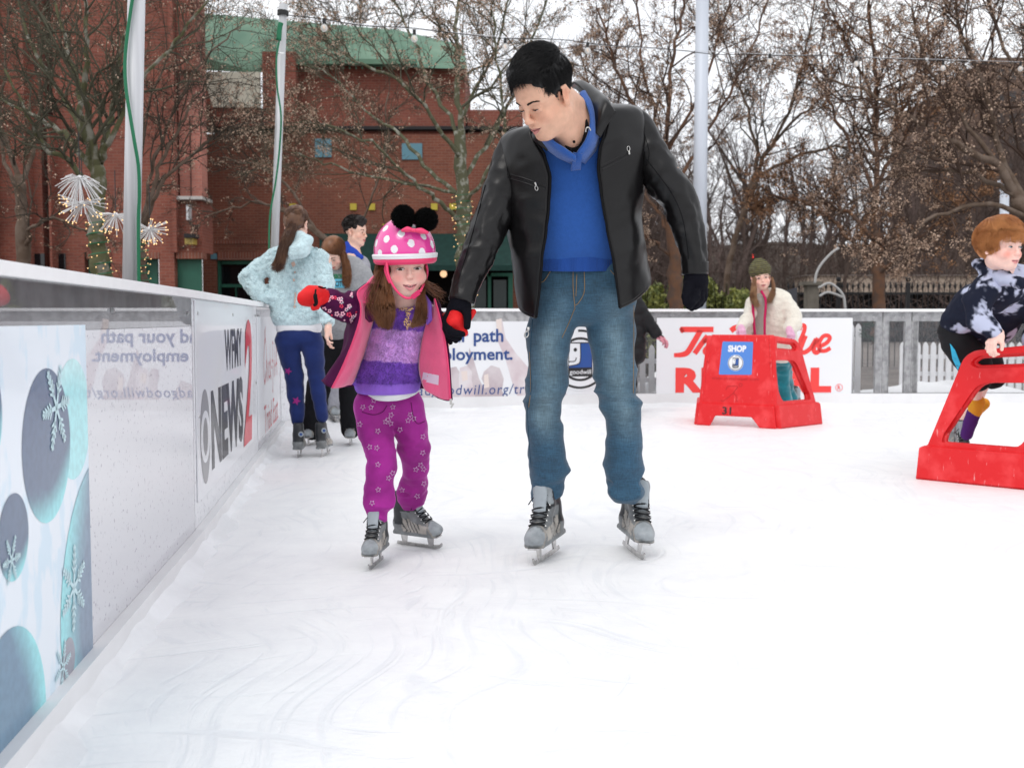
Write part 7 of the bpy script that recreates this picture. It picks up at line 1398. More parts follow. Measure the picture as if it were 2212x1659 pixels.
def skate_aid(label, FLc, ly, number):
    """FLc: front corner on the local -x side, ly: unit vector from front to back"""
    ly = np.array((*ly, 0.)); ly /= np.linalg.norm(ly); lx = np.array((ly[1], -ly[0], 0)); lz = np.array((0, 0, 1.)); W_ = .67; Ld = .575; fl = .20; O = np.array((*FLc, 0.)); H_ = .755
    t = thing('skating_aid', label, 'skating aid', O+lx*W_/2+ly*.3, 'red plastic skating aids')
    def G(x, y, z): return O+lx*(x+W_/2)+ly*y+lz*z          # x from the middle
    half = lambda z: (W_/2-.09*z/H_); back = lambda z: .075*z/H_  # the front leans back and narrows
    # front panel
    out = round_poly([(-1, .0, .004), (-.66, .0, .01), (-.56, .085, .03), (.40, .085, .03), (.60, .0, .01), (1, 0, .004), (1, .18, .01), (.965, .2, .01), (.965, .755, .05), (-.965, .755, .05), (-.965, .2, .01), (-1, .18, .01)], .01)
    V, F = plate([[(p[0]*.335, p[1]) for p in out]], .010, .008)
    Wd = np.array([G(v[0]/.335*half(v[1]), back(v[1])-v[2]-(.018 if v[1] < .19 else 0)+.0, v[1]) for v in V]); add('front_panel', Wd, F, m_redp, t, False)
    for sg in (-1, 1):
        so = round_poly([(0, 0, .004), (.612, 0, .006), (.612, .175, .01), (.58, .19, .01), (.435, .675, .04), (.385, .715, .05), (.0+.075, .752, .03), (.02, .30, .02), (.0, .18, .01)], .02)
        op = round_poly([(.045, .565, .04), (.345, .555, .07), (.505, .26, .0), (.515, .20, .05), (.09, .20, .06), (.04, .30, .04)], .03)
        sl = round_poly([(.10, .640, .02), (.365, .622, .03), (.40, .648, .02), (.36, .685, .02), (.11, .705, .02)], .02)
        V, F = plate([so, op, sl], .016, .010)
        def SM(v): s_, z, th = v; k = s_/.612; return G(sg*(half(z)-.012+fl*k-(.02 if z < .19 else .0)*0+sg*th*1.0*sg+(.02 if z < .186 else 0)), s_*Ld/.612, z)
        add('side_frame', np.array([SM(v) for v in V]), F if sg > 0 else [f[::-1] for f in F], m_redp, t, False)
        # inner lip round the opening gives the moulding its depth
        for hole in (op, sl):
            q = MB(); p = [SM((a[0], a[1], -.012)) for a in hole]+[SM((hole[0][0], hole[0][1], -.012))]; q.tube(np.array(p), .014, 6); q.build('moulded_rim', m_redp, t, True)
        q = MB(); ln_ = [SM((s_, .004, 0)) for s_ in np.linspace(.01, .6, 8)]; q.tube(np.array(ln_), .008, 5); q.build('worn_bottom_edge', m_ridge, t)
    q = MB(); V, F = plate([round_poly([(-.24, 0), (.24, 0), (.27, .07), (-.27, .07)], .02)], .008, .006); add('top_shelf', np.array([G(v[0], .07+v[1], .742+v[2]) for v in V]), F, m_redp, t)
    q = MB(); q.tube([G(-.26, .02, .76), G(.26, .02, .76)], .01, 6)
    def FP(u, z, lift=.0215): return G(u, back(z)-lift-(.018 if z < .19 else 0), z)
    if number:
        def fput(v2, f, m_, nm, par=t, lift=.0215): return add(nm, np.array([FP(a[0], a[1], lift) for a in v2]), f, m_, par)
        sg_ = bpy.data.objects.new('sign', None); COL.objects.link(sg_); sg_.parent = t; ABS[sg_.name] = ABS[t.name]
        o_ = round_poly([(-.165, .425), (.115, .43), (.115, .70), (-.145, .70)], .012); fput(o_, [tuple(range(len(o_)))], m_sgn, 'backing', sg_, .0205)
        v, f = text_mesh('SHOP', bold=.05, w=.155, h=.055); fput(v+np.array((-.095, .615)), f, m_pr_white, 'lettering', sg_, .022)
        for li, (v, f, mi) in enumerate(goodwill(None, (-.025, .525), .062)): fput(v, f, (m_pr_white, m_pr_black, m_pr_blue)[mi], 'round_logo', sg_, .0215+.0005*li)
        v, f = text_mesh('www.skatehelper.com', w=.40, h=.035); fput(v+np.array((-.225, .375)), f, m_emb, 'embossed_lettering', t, .0200)
        st = strokes2d([([(-.02, .335), (-.085, .33)], .006), ([(-.02, .335), (.0, .325), (-.03, .28), (-.005, .25), (.0, .205)], .006), ([(-.03, .28), (-.075, .24), (-.12, .205)], .006), ([(-.085, .33), (-.10, .30)], .006), ([(-.12, .205), (-.14, .215)], .006)]); fput(*st, m_emb, 'embossed_skater', t, .0200)
        v, f = ring2d((.025, .345), .010, .016); fput(v, f, m_emb, 'embossed_skater', t, .0200)
        v, f = text_mesh('31', bold=.02, w=.075, h=.062); fput(v+np.array((-.115, .10)), f, m_pr_black, 'number', t, .0215)
    return t
aid1 = skate_aid('red skating aid numbered 31 with a blue shop sign, pushed by the striped-hat girl', (1.563, 8.92), (.491, .871), True)
aid2 = skate_aid('large red skating aid cut by the right edge, gripped by the red-haired boy', (2.71, 5.46), (-.473, .879), False)
# ================================================================ the other skaters
def garment(name, chains, m, parent, h=.011, amp=.004, fr=(8, 8, 14), k=.03, paint=None, subs=()):
    S = SDF()
    for pts, kk in chains: S.chain([P(*p[:3]) for p in pts], [p[3]*mpp(p[2]) for p in pts], kk or k)
    for c, r in subs: S.ell(c, r, k=.01, sub=True)
    V, F = S.mesh(h, disp=(lambda p: -amp*(1-2*np.abs(fbm(p*np.array(fr), 3)))) if amp else None)
    C = paint(V) if paint else None; o = add(name, V, F, m, parent, True, colors=C); return o, V, F, C
def bodymesh(parent, H, chains, skin, h=.016, fh=.0045, hands=(), **hk):
    S = SDF(); 
    if H: H.prims(S, **{k: v for k, v in hk.items() if k in ('smile', 'openm', 'ears')})
    for pts, kk in chains: rs_ = np.array(pts[1])*(.66 if kk == .05 else .8); rs_[0] = pts[1][0]*(.9 if kk == .05 else .8); rs_[-1] = pts[1][-1]*(.66 if kk == .05 else 1); S.chain([p if isinstance(p, np.ndarray) else P(*p[:3]) for p in pts[0]], rs_, kk*.6)
    fine = [(H.c-.13*H.s-.02, H.c+.13*H.s+.02, fh)] if H else []
    for a in hands: hand(S, *a[0], **a[1]); fine.append((np.array(a[0][0])-.13*a[0][2], np.array(a[0][0])+.16*a[0][2], .0045))
    V, F = S.mesh(h, fine); C = H.tint(V, skin, **{k: v for k, v in hk.items() if k in ('smile', 'openm', 'bl', 'blush', 'lips')}) if H else np.tile(np.array(skin, float), (len(V), 1)); return add('body', V, F, m_skin, parent, True, colors=C)
def pr(d, *ws): return [w*mpp(d) for w in ws]
SKL = (.84, .55, .45)
# ---- girl in light blue teddy fleece, from behind
D = 6.85; m_teddy = mat('light_blue_teddy_fleece', (.58, .75, .79), .95, var=.15, vscale=40, bump=.8, bscale=85, btype='voronoi', sheen=.5); m_navy = mat('navy_leggings', (.008, .022, .12), .7, var=.2, vscale=10, sheen=.15); m_hairb = mat('brown_hair', (.075, .034, .020), .4, col2=(.13, .06, .03), vscale=16, spec=.4); m_mag = mat('magenta_star', (.28, .02, .18), .7)
tg = thing('person', 'long-haired girl seen from behind in light blue teddy fleece and navy star leggings', 'person', (P(650, 985, D)[0], D, 0))
HT = Head(rot(-12, -14, 0), P(640, 487, D-.02), .90)
bodymesh(tg, HT, [(([(640, 500, D), (640, 560, D), (640, 690, D)], pr(D, 17, 30, 30)), .05), (([(655, 560, D), (702, 560, D), (705, 630, D-.05), (708, 690, D-.12)], pr(D, 14, 14, 11, 8)), .03), (([(590, 560, D), (535, 590, D), (575, 635, D-.05)], pr(D, 14, 12, 8)), .03), (([(625, 720, D), (634, 800, D), (642, 900, D)], pr(D, 22, 15, 10)), .03), (([(672, 720, D), (682, 800, D), (697, 900, D)], pr(D, 22, 15, 10)), .03)], SKL, hands=[((P(709, 706, D-.14), rot(95, 0, 0) @ rot(0, -82, 0), .86, 1), dict(curls=(.35, .4, .45, .5), thumb=(.5, .2)))])
go, GV, GF, _ = garment('teddy_fleece', [([(596, 558, D, 20), (640, 548, D, 24), (686, 560, D, 20)], .04), ([(612, 585, D, 31), (616, 676, D, 30)], .04), ([(666, 585, D, 31), (666, 676, D, 30)], .04), ([(594, 560, D, 20), (562, 582, D-.02, 19), (538, 602, D-.05, 18), (556, 628, D-.06, 17), (580, 642, D-.06, 14)], .03), ([(692, 562, D, 20), (701, 610, D-.04, 19), (703, 655, D-.08, 17.5), (707, 694, D-.12, 14)], .02)], m_teddy, tg, h=.009, amp=.009, fr=(24, 24, 28))
garment('hood', [([(648, 508, D-.10, 9), (664, 522, D-.12, 11), (650, 540, D-.15, 15), (630, 545, D-.15, 13), (628, 527, D-.12, 9)], .03), ([(640, 520, D-.06, 18), (650, 536, D-.10, 20)], .03)], m_teddy, tg, h=.010, amp=.005)
garment('fleece_hem', [([(606, 690, D, 18), (676, 690, D, 18)], .03), ([(612, 690, D-.03, 16), (670, 690, D-.03, 16)], .03)], m_teddy, tg, h=.012, amp=.003)
rg = np.random.default_rng(3); C0 = np.tile(np.array((.64, .80, .84)), (len(GV), 1)); fuzz('fleece_curls', GV, GF, C0, 9000, .0035, .0030, mat('teddy_curls', (1, 1, 1), .95, attr='Col', sheen=.4), tg, 4, droop=.2)
garment('undershirt', [([(613, 708, D, 17), (678, 708, D, 17)], .03), ([(615, 712, D-.02, 15), (675, 712, D-.02, 15)], .03)], m_tee, tg, h=.012, amp=.003)
lg, _, _, _ = garment('leggings', [([(622, 728, D, 26), (670, 728, D, 26)], .04), ([(621, 740, D, 26), (628, 775, D, 21.5), (636, 815, D, 19), (639, 855, D, 17.5), (642, 884, D, 14.5), (643, 910, D, 13)], .02), ([(674, 740, D, 25), (680, 782, D, 19.5), (684, 816, D, 17), (688, 850, D, 15), (696, 900, D, 12.5)], .02)], m_navy, tg, h=.010, amp=.004)
bb_ = bvh_of(lg)
for (x, y, r) in ((622, 802, 9), (640, 866, 10)): decal(star_out(x, y, r, .4), bb_, m_mag, tg, 'star_print', .004)
strands('ponytail', [Q([(628, 478, D-.09), (618, 500, D-.14), (608, 530, D-.17), (600, 560, D-.18), (588, 578, D-.18)]), Q([(636, 484, D-.11), (626, 505, D-.16), (614, 535, D-.19), (605, 565, D-.20), (598, 586, D-.20)]), Q([(640, 486, D-.10), (632, 512, D-.15), (618, 545, D-.18), (612, 568, D-.20), (606, 582, D-.20)])], 1300, .0016, m_hairb, tg, 3, S=10, spread=.008, wave=.006)
cap_ = SDF(); cap_.ell(HT.W(0, -.012, .05), np.array((.082, .1, .088))*.93, HT.M, .02); cap_.ell(HT.W(0, -.06, .0), np.array((.062, .05, .06))*.93, HT.M, .03); cap_.ell(HT.W(0, .12, -.01), (.09, .07, .09), HT.M, .01, True); v, f = cap_.mesh(.006, disp=lambda p: .003*fbm(p*60, 2)); add('hair', v, f, m_hairb, tg, True)
crop_hair('hair_strands', HT, 2600, lambda p: .05+0*p[:, 0], lambda p: np.array((-.02, -.10, .03))-p, lambda p: (p[:, 1] < .06) & (p[:, 2] > -.03), .0012, m_hairb, tg, 5, rad=(.083, .101, .09), lift=.05, rough=.01)
q = MB(); q.tube([HT.W(-.02, -.108, .02), HT.W(.02, -.108, .02)], .008, 6); q.build('hair_tie', m_lining, tg); q = MB(); a = np.linspace(0, 6.283, 13); c = P(709, 700, D-.13); q.tube([c+np.array((.028*math.cos(t), .028*math.sin(t), .002*math.cos(t))) for t in a], .005, 5); q.build('wristwatch', m_zip, tg)
skate(tg, (P(647, 985, D)[0], D, 0), rot(4, 0, 0), .80, detail=True, bow=False); skate(tg, (P(703, 980, D+.05)[0], D+.05, 0), rot(-6, 0, 0) @ rot(0, 0, -5), .80, bow=False)
for (x, y, dd) in ((650, 938, -.115), (700, 930, -.06)):
    q = MB(); q.cyl(P(x, y, D+dd), P(x, y, D+dd-.008), .017, 14); q.build('heel_badge', m_pad, tg); q = MB(); q.cyl(P(x, y, D+dd-.004), P(x, y, D+dd-.012), .009, 12); q.build('heel_badge', m_pr_navy, tg)
# ---- girl in grey hoodie looking down
D = 7.5; m_grey = mat('grey_marl_hoodie', (.30, .305, .32), .9, var=.15, vscale=60, sheen=.2); m_blackp = mat('black_trousers', (.008, .008, .010), .85); m_gprint = mat('print_green', (.02, .22, .10), .7); m_sky = mat('print_sky', (.12, .45, .62), .7)
gg = thing('person', 'brown-haired girl in grey printed hoodie looking down beside the boards', 'person', (P(722, 955, D)[0], D, 0))
HH = Head.at(rot(158, -42, 0), .88, (0, .085, 0), 714, 563, D-.16, child=.6)
bodymesh(gg, HH, [(([HH.W(0, -.02, -.06), (735, 585, D), (735, 720, D)], [.045]+pr(D, 24, 30)), .05), (([(720, 600, D), (770, 600, D), (785, 660, D-.05), (760, 700, D-.1)], pr(D, 16, 14, 10, 8)), .03), (([(715, 740, D), (680, 840, D), (672, 935, D)], pr(D, 18, 13, 9)), .03), (([(750, 740, D), (755, 840, D), (757, 935, D)], pr(D, 18, 13, 9)), .03)], SKL, openm=.1, bl=.5, lips=(.62, .14, .13))
HH.eyes(gg, lid=.85, lash=m_lash, browmat=m_browbrown, bt=1.2)
gh, _, _, _ = garment('hoodie', [([(715, 592, D, 24), (745, 590, D, 28), (778, 600, D, 24)], .04), ([(725, 620, D, 38), (728, 705, D, 38)], .05), ([(755, 620, D, 38), (752, 700, D, 34)], .05), ([(778, 596, D, 24), (796, 635, D-.04, 22), (785, 680, D-.1, 20)], .03), ([(745, 570, D+.05, 22), (765, 575, D+.04, 20)], .03)], m_grey, gg, amp=.006)
bg_ = bvh_of(gh)
def print_text(body, x0, x1, y0, y1, bvh, m, par, bold=.02, lift=.004, nm='lettering'):
    v, f = text_mesh(body, bold=bold, w=x1-x0, h=y1-y0); w = [project(x0+a[0], y1-a[1], bvh, lift) for a in v]
    if all(a is not None for a in w): add(nm, np.array(w), f, m, par)
decal([(716, 603), (745, 603), (745, 622), (716, 622)], bg_, m_sky, gg, 'print_patch', .004); print_text('CITY', 724, 744, 607, 619, bg_, m_pr_black, gg, lift=.007); print_text('GREENSBORO', 700, 745, 592, 602, bg_, m_gprint, gg, bold=.03, lift=.006)
garment('trousers', [([(715, 745, D, 28), (750, 745, D, 28)], .03), ([(712, 760, D, 26), (690, 830, D, 25), (676, 900, D, 24), (674, 926, D, 24)], .02), ([(752, 760, D, 26), (755, 830, D, 23), (757, 900, D, 21), (757, 926, D, 21)], .02)], m_blackp, gg, amp=.005)
cap_ = SDF(); cap_.ell(HH.W(0, -.012, .052), np.array((.083, .1, .088))*.9, HH.M, .02); cap_.ell(HH.W(0, .12, -.02), (.10, .07, .095), HH.M, .01, True); v, f = cap_.mesh(.006); add('hair', v, f, m_hairg, gg, True)
crop_hair('hair_strands', HH, 2600, lambda p: .09+0*p[:, 0], lambda p: np.column_stack([np.sign(p[:, 0])*1.0+0*p[:, 0], 0*p[:, 0]-.2, -.5-4*np.clip(.09-p[:, 2], 0, 1)]), lambda p: (p[:, 2] > .02) & ~((p[:, 1] > .06) & (p[:, 2] < .07)), .0013, m_hairg, gg, 6, rad=(.083, .101, .09), lift=.03, rough=.04, S=8)
strands('hair', [Q([(728, 525, D-.16), (740, 555, D-.15), (745, 585, D-.14), (745, 612, D-.14)]), Q([(735, 530, D-.12), (748, 560, D-.12), (754, 590, D-.12), (750, 622, D-.13)])], 1100, .0014, m_hairg, gg, 7, spread=.008, wave=.006)
strands('hair', [Q([(705, 525, D-.12), (697, 550, D-.08), (694, 575, D-.04), (697, 600, D-.02)]), Q([(702, 530, D-.10), (690, 555, D-.06), (690, 585, D-.02), (700, 610, D-.02)])], 500, .0014, m_hairg, gg, 8, spread=.008, wave=.006)
skate(gg, (P(674, 958, D)[0], D, 0), rot(170, 0, 0), .85, detail=True, bow=False); skate(gg, (P(758, 958, D)[0], D, 0), rot(184, 0, 0), .85, detail=True, bow=False)
# ---- curly-haired boy in profile
D = 9.2; m_lgrey = mat('light_grey_sweatshirt', (.36, .36, .40), .9, var=.15, vscale=40); m_royal = mat('royal_blue_collar', (.02, .06, .40), .8); m_curl = mat('dark_curly_hair', (.012, .008, .007), .5, spec=.3)
cb = thing('person', 'smiling boy with dark curly hair in grey sweatshirt, seen in profile behind the girls', 'person', (P(760, 905, D)[0], D, 0))
HB = Head.at(rot(250, -4, 0), .98, (.032, .085, .0), 783, 503, D-.05)
bodymesh(cb, HB, [(([HB.W(0, -.02, -.06), (763, 560, D), (755, 690, D)], [.05]+pr(D, 28, 30)), .05), (([(735, 700, D), (722, 800, D), (720, 885, D)], pr(D, 14, 11, 8)), .03), (([(760, 700, D), (748, 800, D), (742, 885, D)], pr(D, 14, 11, 8)), .03)], (.82, .52, .41), smile=.9, openm=.9, bl=.5, fh=.005)
HB.eyes(cb, lid=.4, lash=m_lash, browmat=m_browdark, bt=1.6, look=(.003, 0)); q = MB(); q.tube([HB.W(x_, .092-.02*abs(x_/.02)**2, -.0605+.004*abs(x_/.02)) for x_ in np.linspace(-.016, .016, 9)], .0022, 6); q.build('teeth', MATS['teeth'], cb, True)
garment('sweatshirt', [([(745, 572, D, 22), (778, 572, D, 20)], .04), ([(752, 590, D, 30), (750, 720, D, 28)], .05), ([(768, 590, D, 26), (764, 720, D, 26)], .05), ([(782, 575, D, 14), (795, 620, D, 13), (800, 660, D, 12)], .03)], m_lgrey, cb)
garment('hood_collar', [([(752, 530, D, 9), (762, 545, D-.03, 9), (780, 556, D-.06, 6)], .02), ([(745, 545, D, 12), (756, 556, D, 14)], .02)], m_royal, cb, h=.012)
garment('trousers', [([(742, 735, D, 22), (758, 735, D, 22)], .03), ([(736, 760, D, 18), (726, 830, D, 15), (721, 880, D, 13)], .02), ([(758, 760, D, 18), (748, 830, D, 14), (740, 880, D, 12)], .02)], m_lgrey, cb)
cap_ = SDF(); cap_.ell(HB.W(0, -.02, .058), np.array((.086, .1, .082)), HB.M, .02); cap_.ell(HB.W(0, .04, .105), np.array((.065, .06, .04)), HB.M, .02); cap_.ell(HB.W(0, .12, -.0), (.10, .066, .075), HB.M, .01, True); cap_.ell(HB.W(.09, .0, -.02), (.03, .03, .04), HB.M, .01, True); v, f = cap_.mesh(.008, disp=lambda p: .014*fbm(p*38, 2)); add('hair', v, f, m_curl, cb, True)
rg = np.random.default_rng(9); K = 420; u = rg.normal(size=(K, 3)); u /= np.linalg.norm(u, axis=1)[:, None]; u = u[(u[:, 2] > -.1) & ~((u[:, 1] > .5) & (u[:, 2] < .5))]; pth = []
for w in u: c = np.array((0, -.015, .06))+w*np.array((.09, .105, .088)); e1 = np.cross(w, (0, 0, 1.)); e1 /= np.linalg.norm(e1)+1e-9; e2 = np.cross(w, e1); pth.append([HB.W(*(c+(e1*math.cos(t)+e2*math.sin(t))*.009+w*t*.0025)) for t in np.linspace(0, 5, 9)])
v, f = many_tubes(np.array(pth), np.full((len(pth), 9), .0032), 3); tag(add('curls', v, f, m_curl, cb, True), None, None, kind='stuff')
skate(cb, (P(720, 905, D)[0], D, 0), rot(200, 0, 0), .9, detail=False, bow=False); skate(cb, (P(741, 905, D)[0], D+.05, 0), rot(160, 0, 0), .9, detail=False, bow=False)
# ---- child in black puffer jacket, mostly hidden by the man
D = 9.9; m_puff = mat('black_puffer', (.008, .008, .010), .6, spec=.3, var=.2); m_pinkg = mat('pink_glove', (.72, .30, .36), .8, var=.15, vscale=60); m_pk2 = mat('light_pink_glove', (.74, .42, .58), .8, var=.12, vscale=60)
bk_ = thing('person', 'child in black puffer jacket and pink gloves mostly hidden behind the man', 'person', (P(1350, 893, D)[0], D, 0))
HK = Head(rot(20, -10, 0), P(1342, 616, D), 1.0)
bodymesh(bk_, HK, [(([HK.W(0, -.02, -.06), (1345, 650, D), (1348, 760, D)], [.045]+pr(D, 24, 26)), .05), (([(1365, 655, D), (1395, 690, D), (1418, 722, D)], pr(D, 12, 10, 7)), .03), (([(1338, 780, D), (1336, 880, D)], pr(D, 14, 9)), .03), (([(1360, 780, D), (1362, 880, D)], pr(D, 14, 9)), .03)], SKL, fh=.008)
S_ = [([(1335, 655, D, 24), (1368, 652, D, 20)], .03), ([(1336, 640, D, 15), (1352, 640, D, 15)], .03)]
for i in range(5): S_.append(([(1335, 668+i*24, D, 27), (1370, 668+i*24, D, 26)], .006))
for i in range(6): t_ = i/5; S_.append(([(1372+t_*42, 656+t_*60, D-.03, 17-4*t_), (1375+t_*42, 660+t_*60, D-.03, 17-4*t_)], .006))
garment('puffer_jacket', S_, m_puff, bk_, h=.012, amp=.004)
garment('leggings', [([(1338, 775, D, 17), (1336, 830, D, 13), (1338, 878, D, 11)], .02), ([(1362, 775, D, 17), (1362, 830, D, 13), (1362, 878, D, 11)], .02)], m_blackp, bk_)
S = SDF(); hand(S, P(1416, 724, D-.03), rot(-80, 0, 0) @ rot(0, -25, 0), 1.0, 1, curls=(.4, .45, .5, .5), thumb=(.5, .3), fat=1.25); V, F = S.mesh(.007); add('glove', V, F, m_pinkg, bk_, True)
for p_ in ([(1420, 726), (1428, 733), (1426, 738)], [(1428, 724), (1434, 728)]): q = MB(); q.tube([P(x, y, D-.075) for x, y in p_], .005, 4); q.build('glove_trim', m_lining, bk_)
cap_ = SDF(); cap_.ell(HK.W(0, -.012, .055), (.085, .102, .09), HK.M, .02); v, f = cap_.mesh(.008); add('hair', v, f, m_hairb, bk_, True)
skate(bk_, (P(1338, 893, D)[0], D, 0), rot(10, 0, 0), .8, detail=False, bow=False); skate(bk_, (P(1362, 893, D)[0], D, 0), rot(-10, 0, 0), .8, detail=False, bow=False)
# ---- girl in striped hat pushing the aid
D = 9.55; m_cream = mat('cream_sherpa', (.76, .72, .63), .95, var=.08, vscale=25, bump=.7, bscale=60, sheen=.4); m_rasp = mat('raspberry_zip', (.52, .012, .10), .6); m_tealp = mat('teal_velvet', (.004, .19, .24), .7, var=.35, vscale=10, sheen=.5); m_stripe = mat('striped_shirt', (.45, .41, .35), .9)
nt = m_stripe.node_tree; w_ = _n(nt, 'ShaderNodeTexWave', Scale=28.0); w_.bands_direction = 'Z'; tc_ = _n(nt, 'ShaderNodeTexCoord'); nt.links.new(tc_.outputs['Object'], w_.inputs['Vector']); r_ = _n(nt, 'ShaderNodeMix', data_type='RGBA'); nt.links.new(w_.outputs['Fac'], r_.inputs['Factor']); r_.inputs['A'].default_value = (.55, .5, .43, 1); r_.inputs['B'].default_value = (.25, .24, .23, 1); nt.links.new(r_.outputs['Result'], nt.nodes['Principled BSDF'].inputs['Base Color'])
hg = thing('person', 'girl in green striped knit hat and cream coat pushing red skating aid 31', 'person', (P(1680, 885, 9.9)[0], 9.9, 0))
HS = Head.at(rot(176, -4, 8), 1.0, (0, .084, 0), 1647, 601, D-.12, child=.9)
bodymesh(hg, HS, [(([HS.W(0, -.02, -.06), (1652, 645, D), (1668, 760, D+.15)], [.042]+pr(D, 24, 26)), .05), (([(1640, 660, D), (1612, 690, D-.1), (1600, 714, D-.22)], pr(D, 12, 10, 7)), .03), (([(1680, 645, D), (1708, 680, D-.1), (1704, 716, D-.25)], pr(D, 12, 10, 7)), .03), (([(1680, 780, D+.2), (1690, 870, D+.35)], pr(D, 14, 9)), .03), (([(1690, 780, D+.2), (1708, 860, D+.6)], pr(D, 14, 9)), .03)], SKL, fh=.0045, openm=.9, bl=.45)
HS.eyes(hg, lid=.2, lash=m_lash, browmat=m_browbrown, bt=1.3, size=1.15, iris=(.03, .02, .015))
garment('striped_shirt', [([(1642, 650, D-.04, 16), (1640, 740, D+.06, 16)], .03)], m_stripe, hg, amp=.002)
garment('sherpa_coat', [([(1668, 640, D+.02, 20), (1688, 645, D, 18)], .04), ([(1676, 660, D, 26), (1684, 700, D+.02, 32), (1690, 750, D+.06, 34)], .04), ([(1625, 655, D+.04, 14), (1618, 700, D+.06, 17), (1612, 740, D+.1, 18)], .03), ([(1664, 655, D+.03, 22), (1668, 700, D+.06, 28), (1668, 750, D+.10, 30)], .04), ([(1694, 652, D-.03, 19), (1712, 682, D-.1, 19), (1714, 700, D-.16, 17), (1706, 712, D-.22, 14)], .02), ([(1628, 668, D, 13), (1612, 692, D-.1, 13), (1601, 708, D-.2, 11)], .02)], m_cream, hg, amp=.006, fr=(12, 12, 16))
for pts in ([(1626, 655, D-.10), (1628, 690, D-.11), (1631, 725, D-.09)], [(1644, 628, D-.12), (1654, 650, D-.13), (1652, 690, D-.13), (1652, 728, D-.12)]):
    q = MB(); q.tube(smooth_path([P(*a) for a in pts], 6), .012, 6); q.build('coat_trim', m_rasp, hg, True)
garment('flared_trousers', [([(1676, 770, D+.15, 20), (1694, 770, D+.15, 20)], .03), ([(1688, 790, D+.2, 17), (1690, 825, D+.25, 14), (1694, 868, D+.3, 16), (1696, 880, D+.3, 18)], .02), ([(1694, 790, D+.25, 16), (1700, 830, D+.4, 12), (1710, 862, D+.5, 14)], .02)], m_tealp, hg, amp=.008)
HC_ = lambda p: HS.L(p)
def hatpaint(V): z = HS.L(V)[:, 2]+.25*HS.L(V)[:, 1]*0; k = np.sin(z*2*math.pi/.0165); C = np.tile(np.array((.055, .050, .045)), (len(V), 1)); C[k > .35] = (.16, .15, .045); C[(k > -.5) & (k <= .35) & (np.sin(z*190+2) > .6)] = (.12, .11, .09); return C*(1+.2*fbm(V*50, 2)[:, None])
S = SDF(); q_ = HS.s*1.06; S.ell(HS.W(0, -.01, .068), (.092*q_, .106*q_, .088*q_), HS.M, .02); S.ell(HS.W(.0, -.01, .14), (.045*q_, .05*q_, .03*q_), HS.M, .03); S.ell(HS.W(0, .10, -.055), (.085, .09, .072), HS.M, .01, True); S.ell(HS.W(0, 0, -.095), (.14, .15, .10), HS.M, .01, True); V, F = S.mesh(.006, disp=lambda p: .003*fbm(p*40, 2)); add('knit_hat', V, F, mat('striped_knit', (1, 1, 1), .95, attr='Col', bump=.4, bscale=250), hg, True, colors=np.clip(hatpaint(V), 0, 1))
m_hairl = mat('light_brown_hair', (.26, .13, .065), .4, col2=(.40, .23, .12), vscale=14, spec=.4)
strands('hair', [Q([(1628, 600, D-.08), (1626, 620, D-.10), (1622, 640, D-.13), (1628, 660, D-.15)]), Q([(1632, 600, D-.09), (1631, 625, D-.13), (1632, 645, D-.15), (1640, 662, D-.16)])], 600, .0019, m_hairl, hg, 4, spread=.006, wave=.009)
strands('hair', [Q([(1668, 600, D-.06), (1670, 622, D-.06), (1664, 640, D-.11), (1658, 656, D-.14)]), Q([(1669, 605, D-.05), (1672, 625, D-.05), (1670, 640, D-.09), (1664, 650, D-.12)])], 450, .0019, m_hairl, hg, 5, spread=.006, wave=.009)
for (O_, M_, sd) in ((P(1601, 708, D-.24), rot(180, 0, 0) @ rot(0, -30, 0), 1), (P(1705, 712, D-.27), rot(180, 0, 0) @ rot(0, -50, 0), -1)):
    S = SDF(); hand(S, O_, M_, .85, sd, curls=(.7, .75, .8, .8), thumb=(.5, .5), fat=1.2); V, F = S.mesh(.006); add('glove', V, F, m_pk2, hg, True)
q = MB(); q.ball(P(1709, 737, D-.36), (.022, .012, .022), 5); q.build('glove_grip', m_lining, hg)
skate(hg, (P(1692, 888, D+.35)[0], D+.35, 0), rot(175, 0, 0), .8, detail=False, bow=False); skate(hg, (P(1716, 880, D+.6)[0], D+.6, .02), rot(200, -15, 0), .8, detail=False, bow=False)
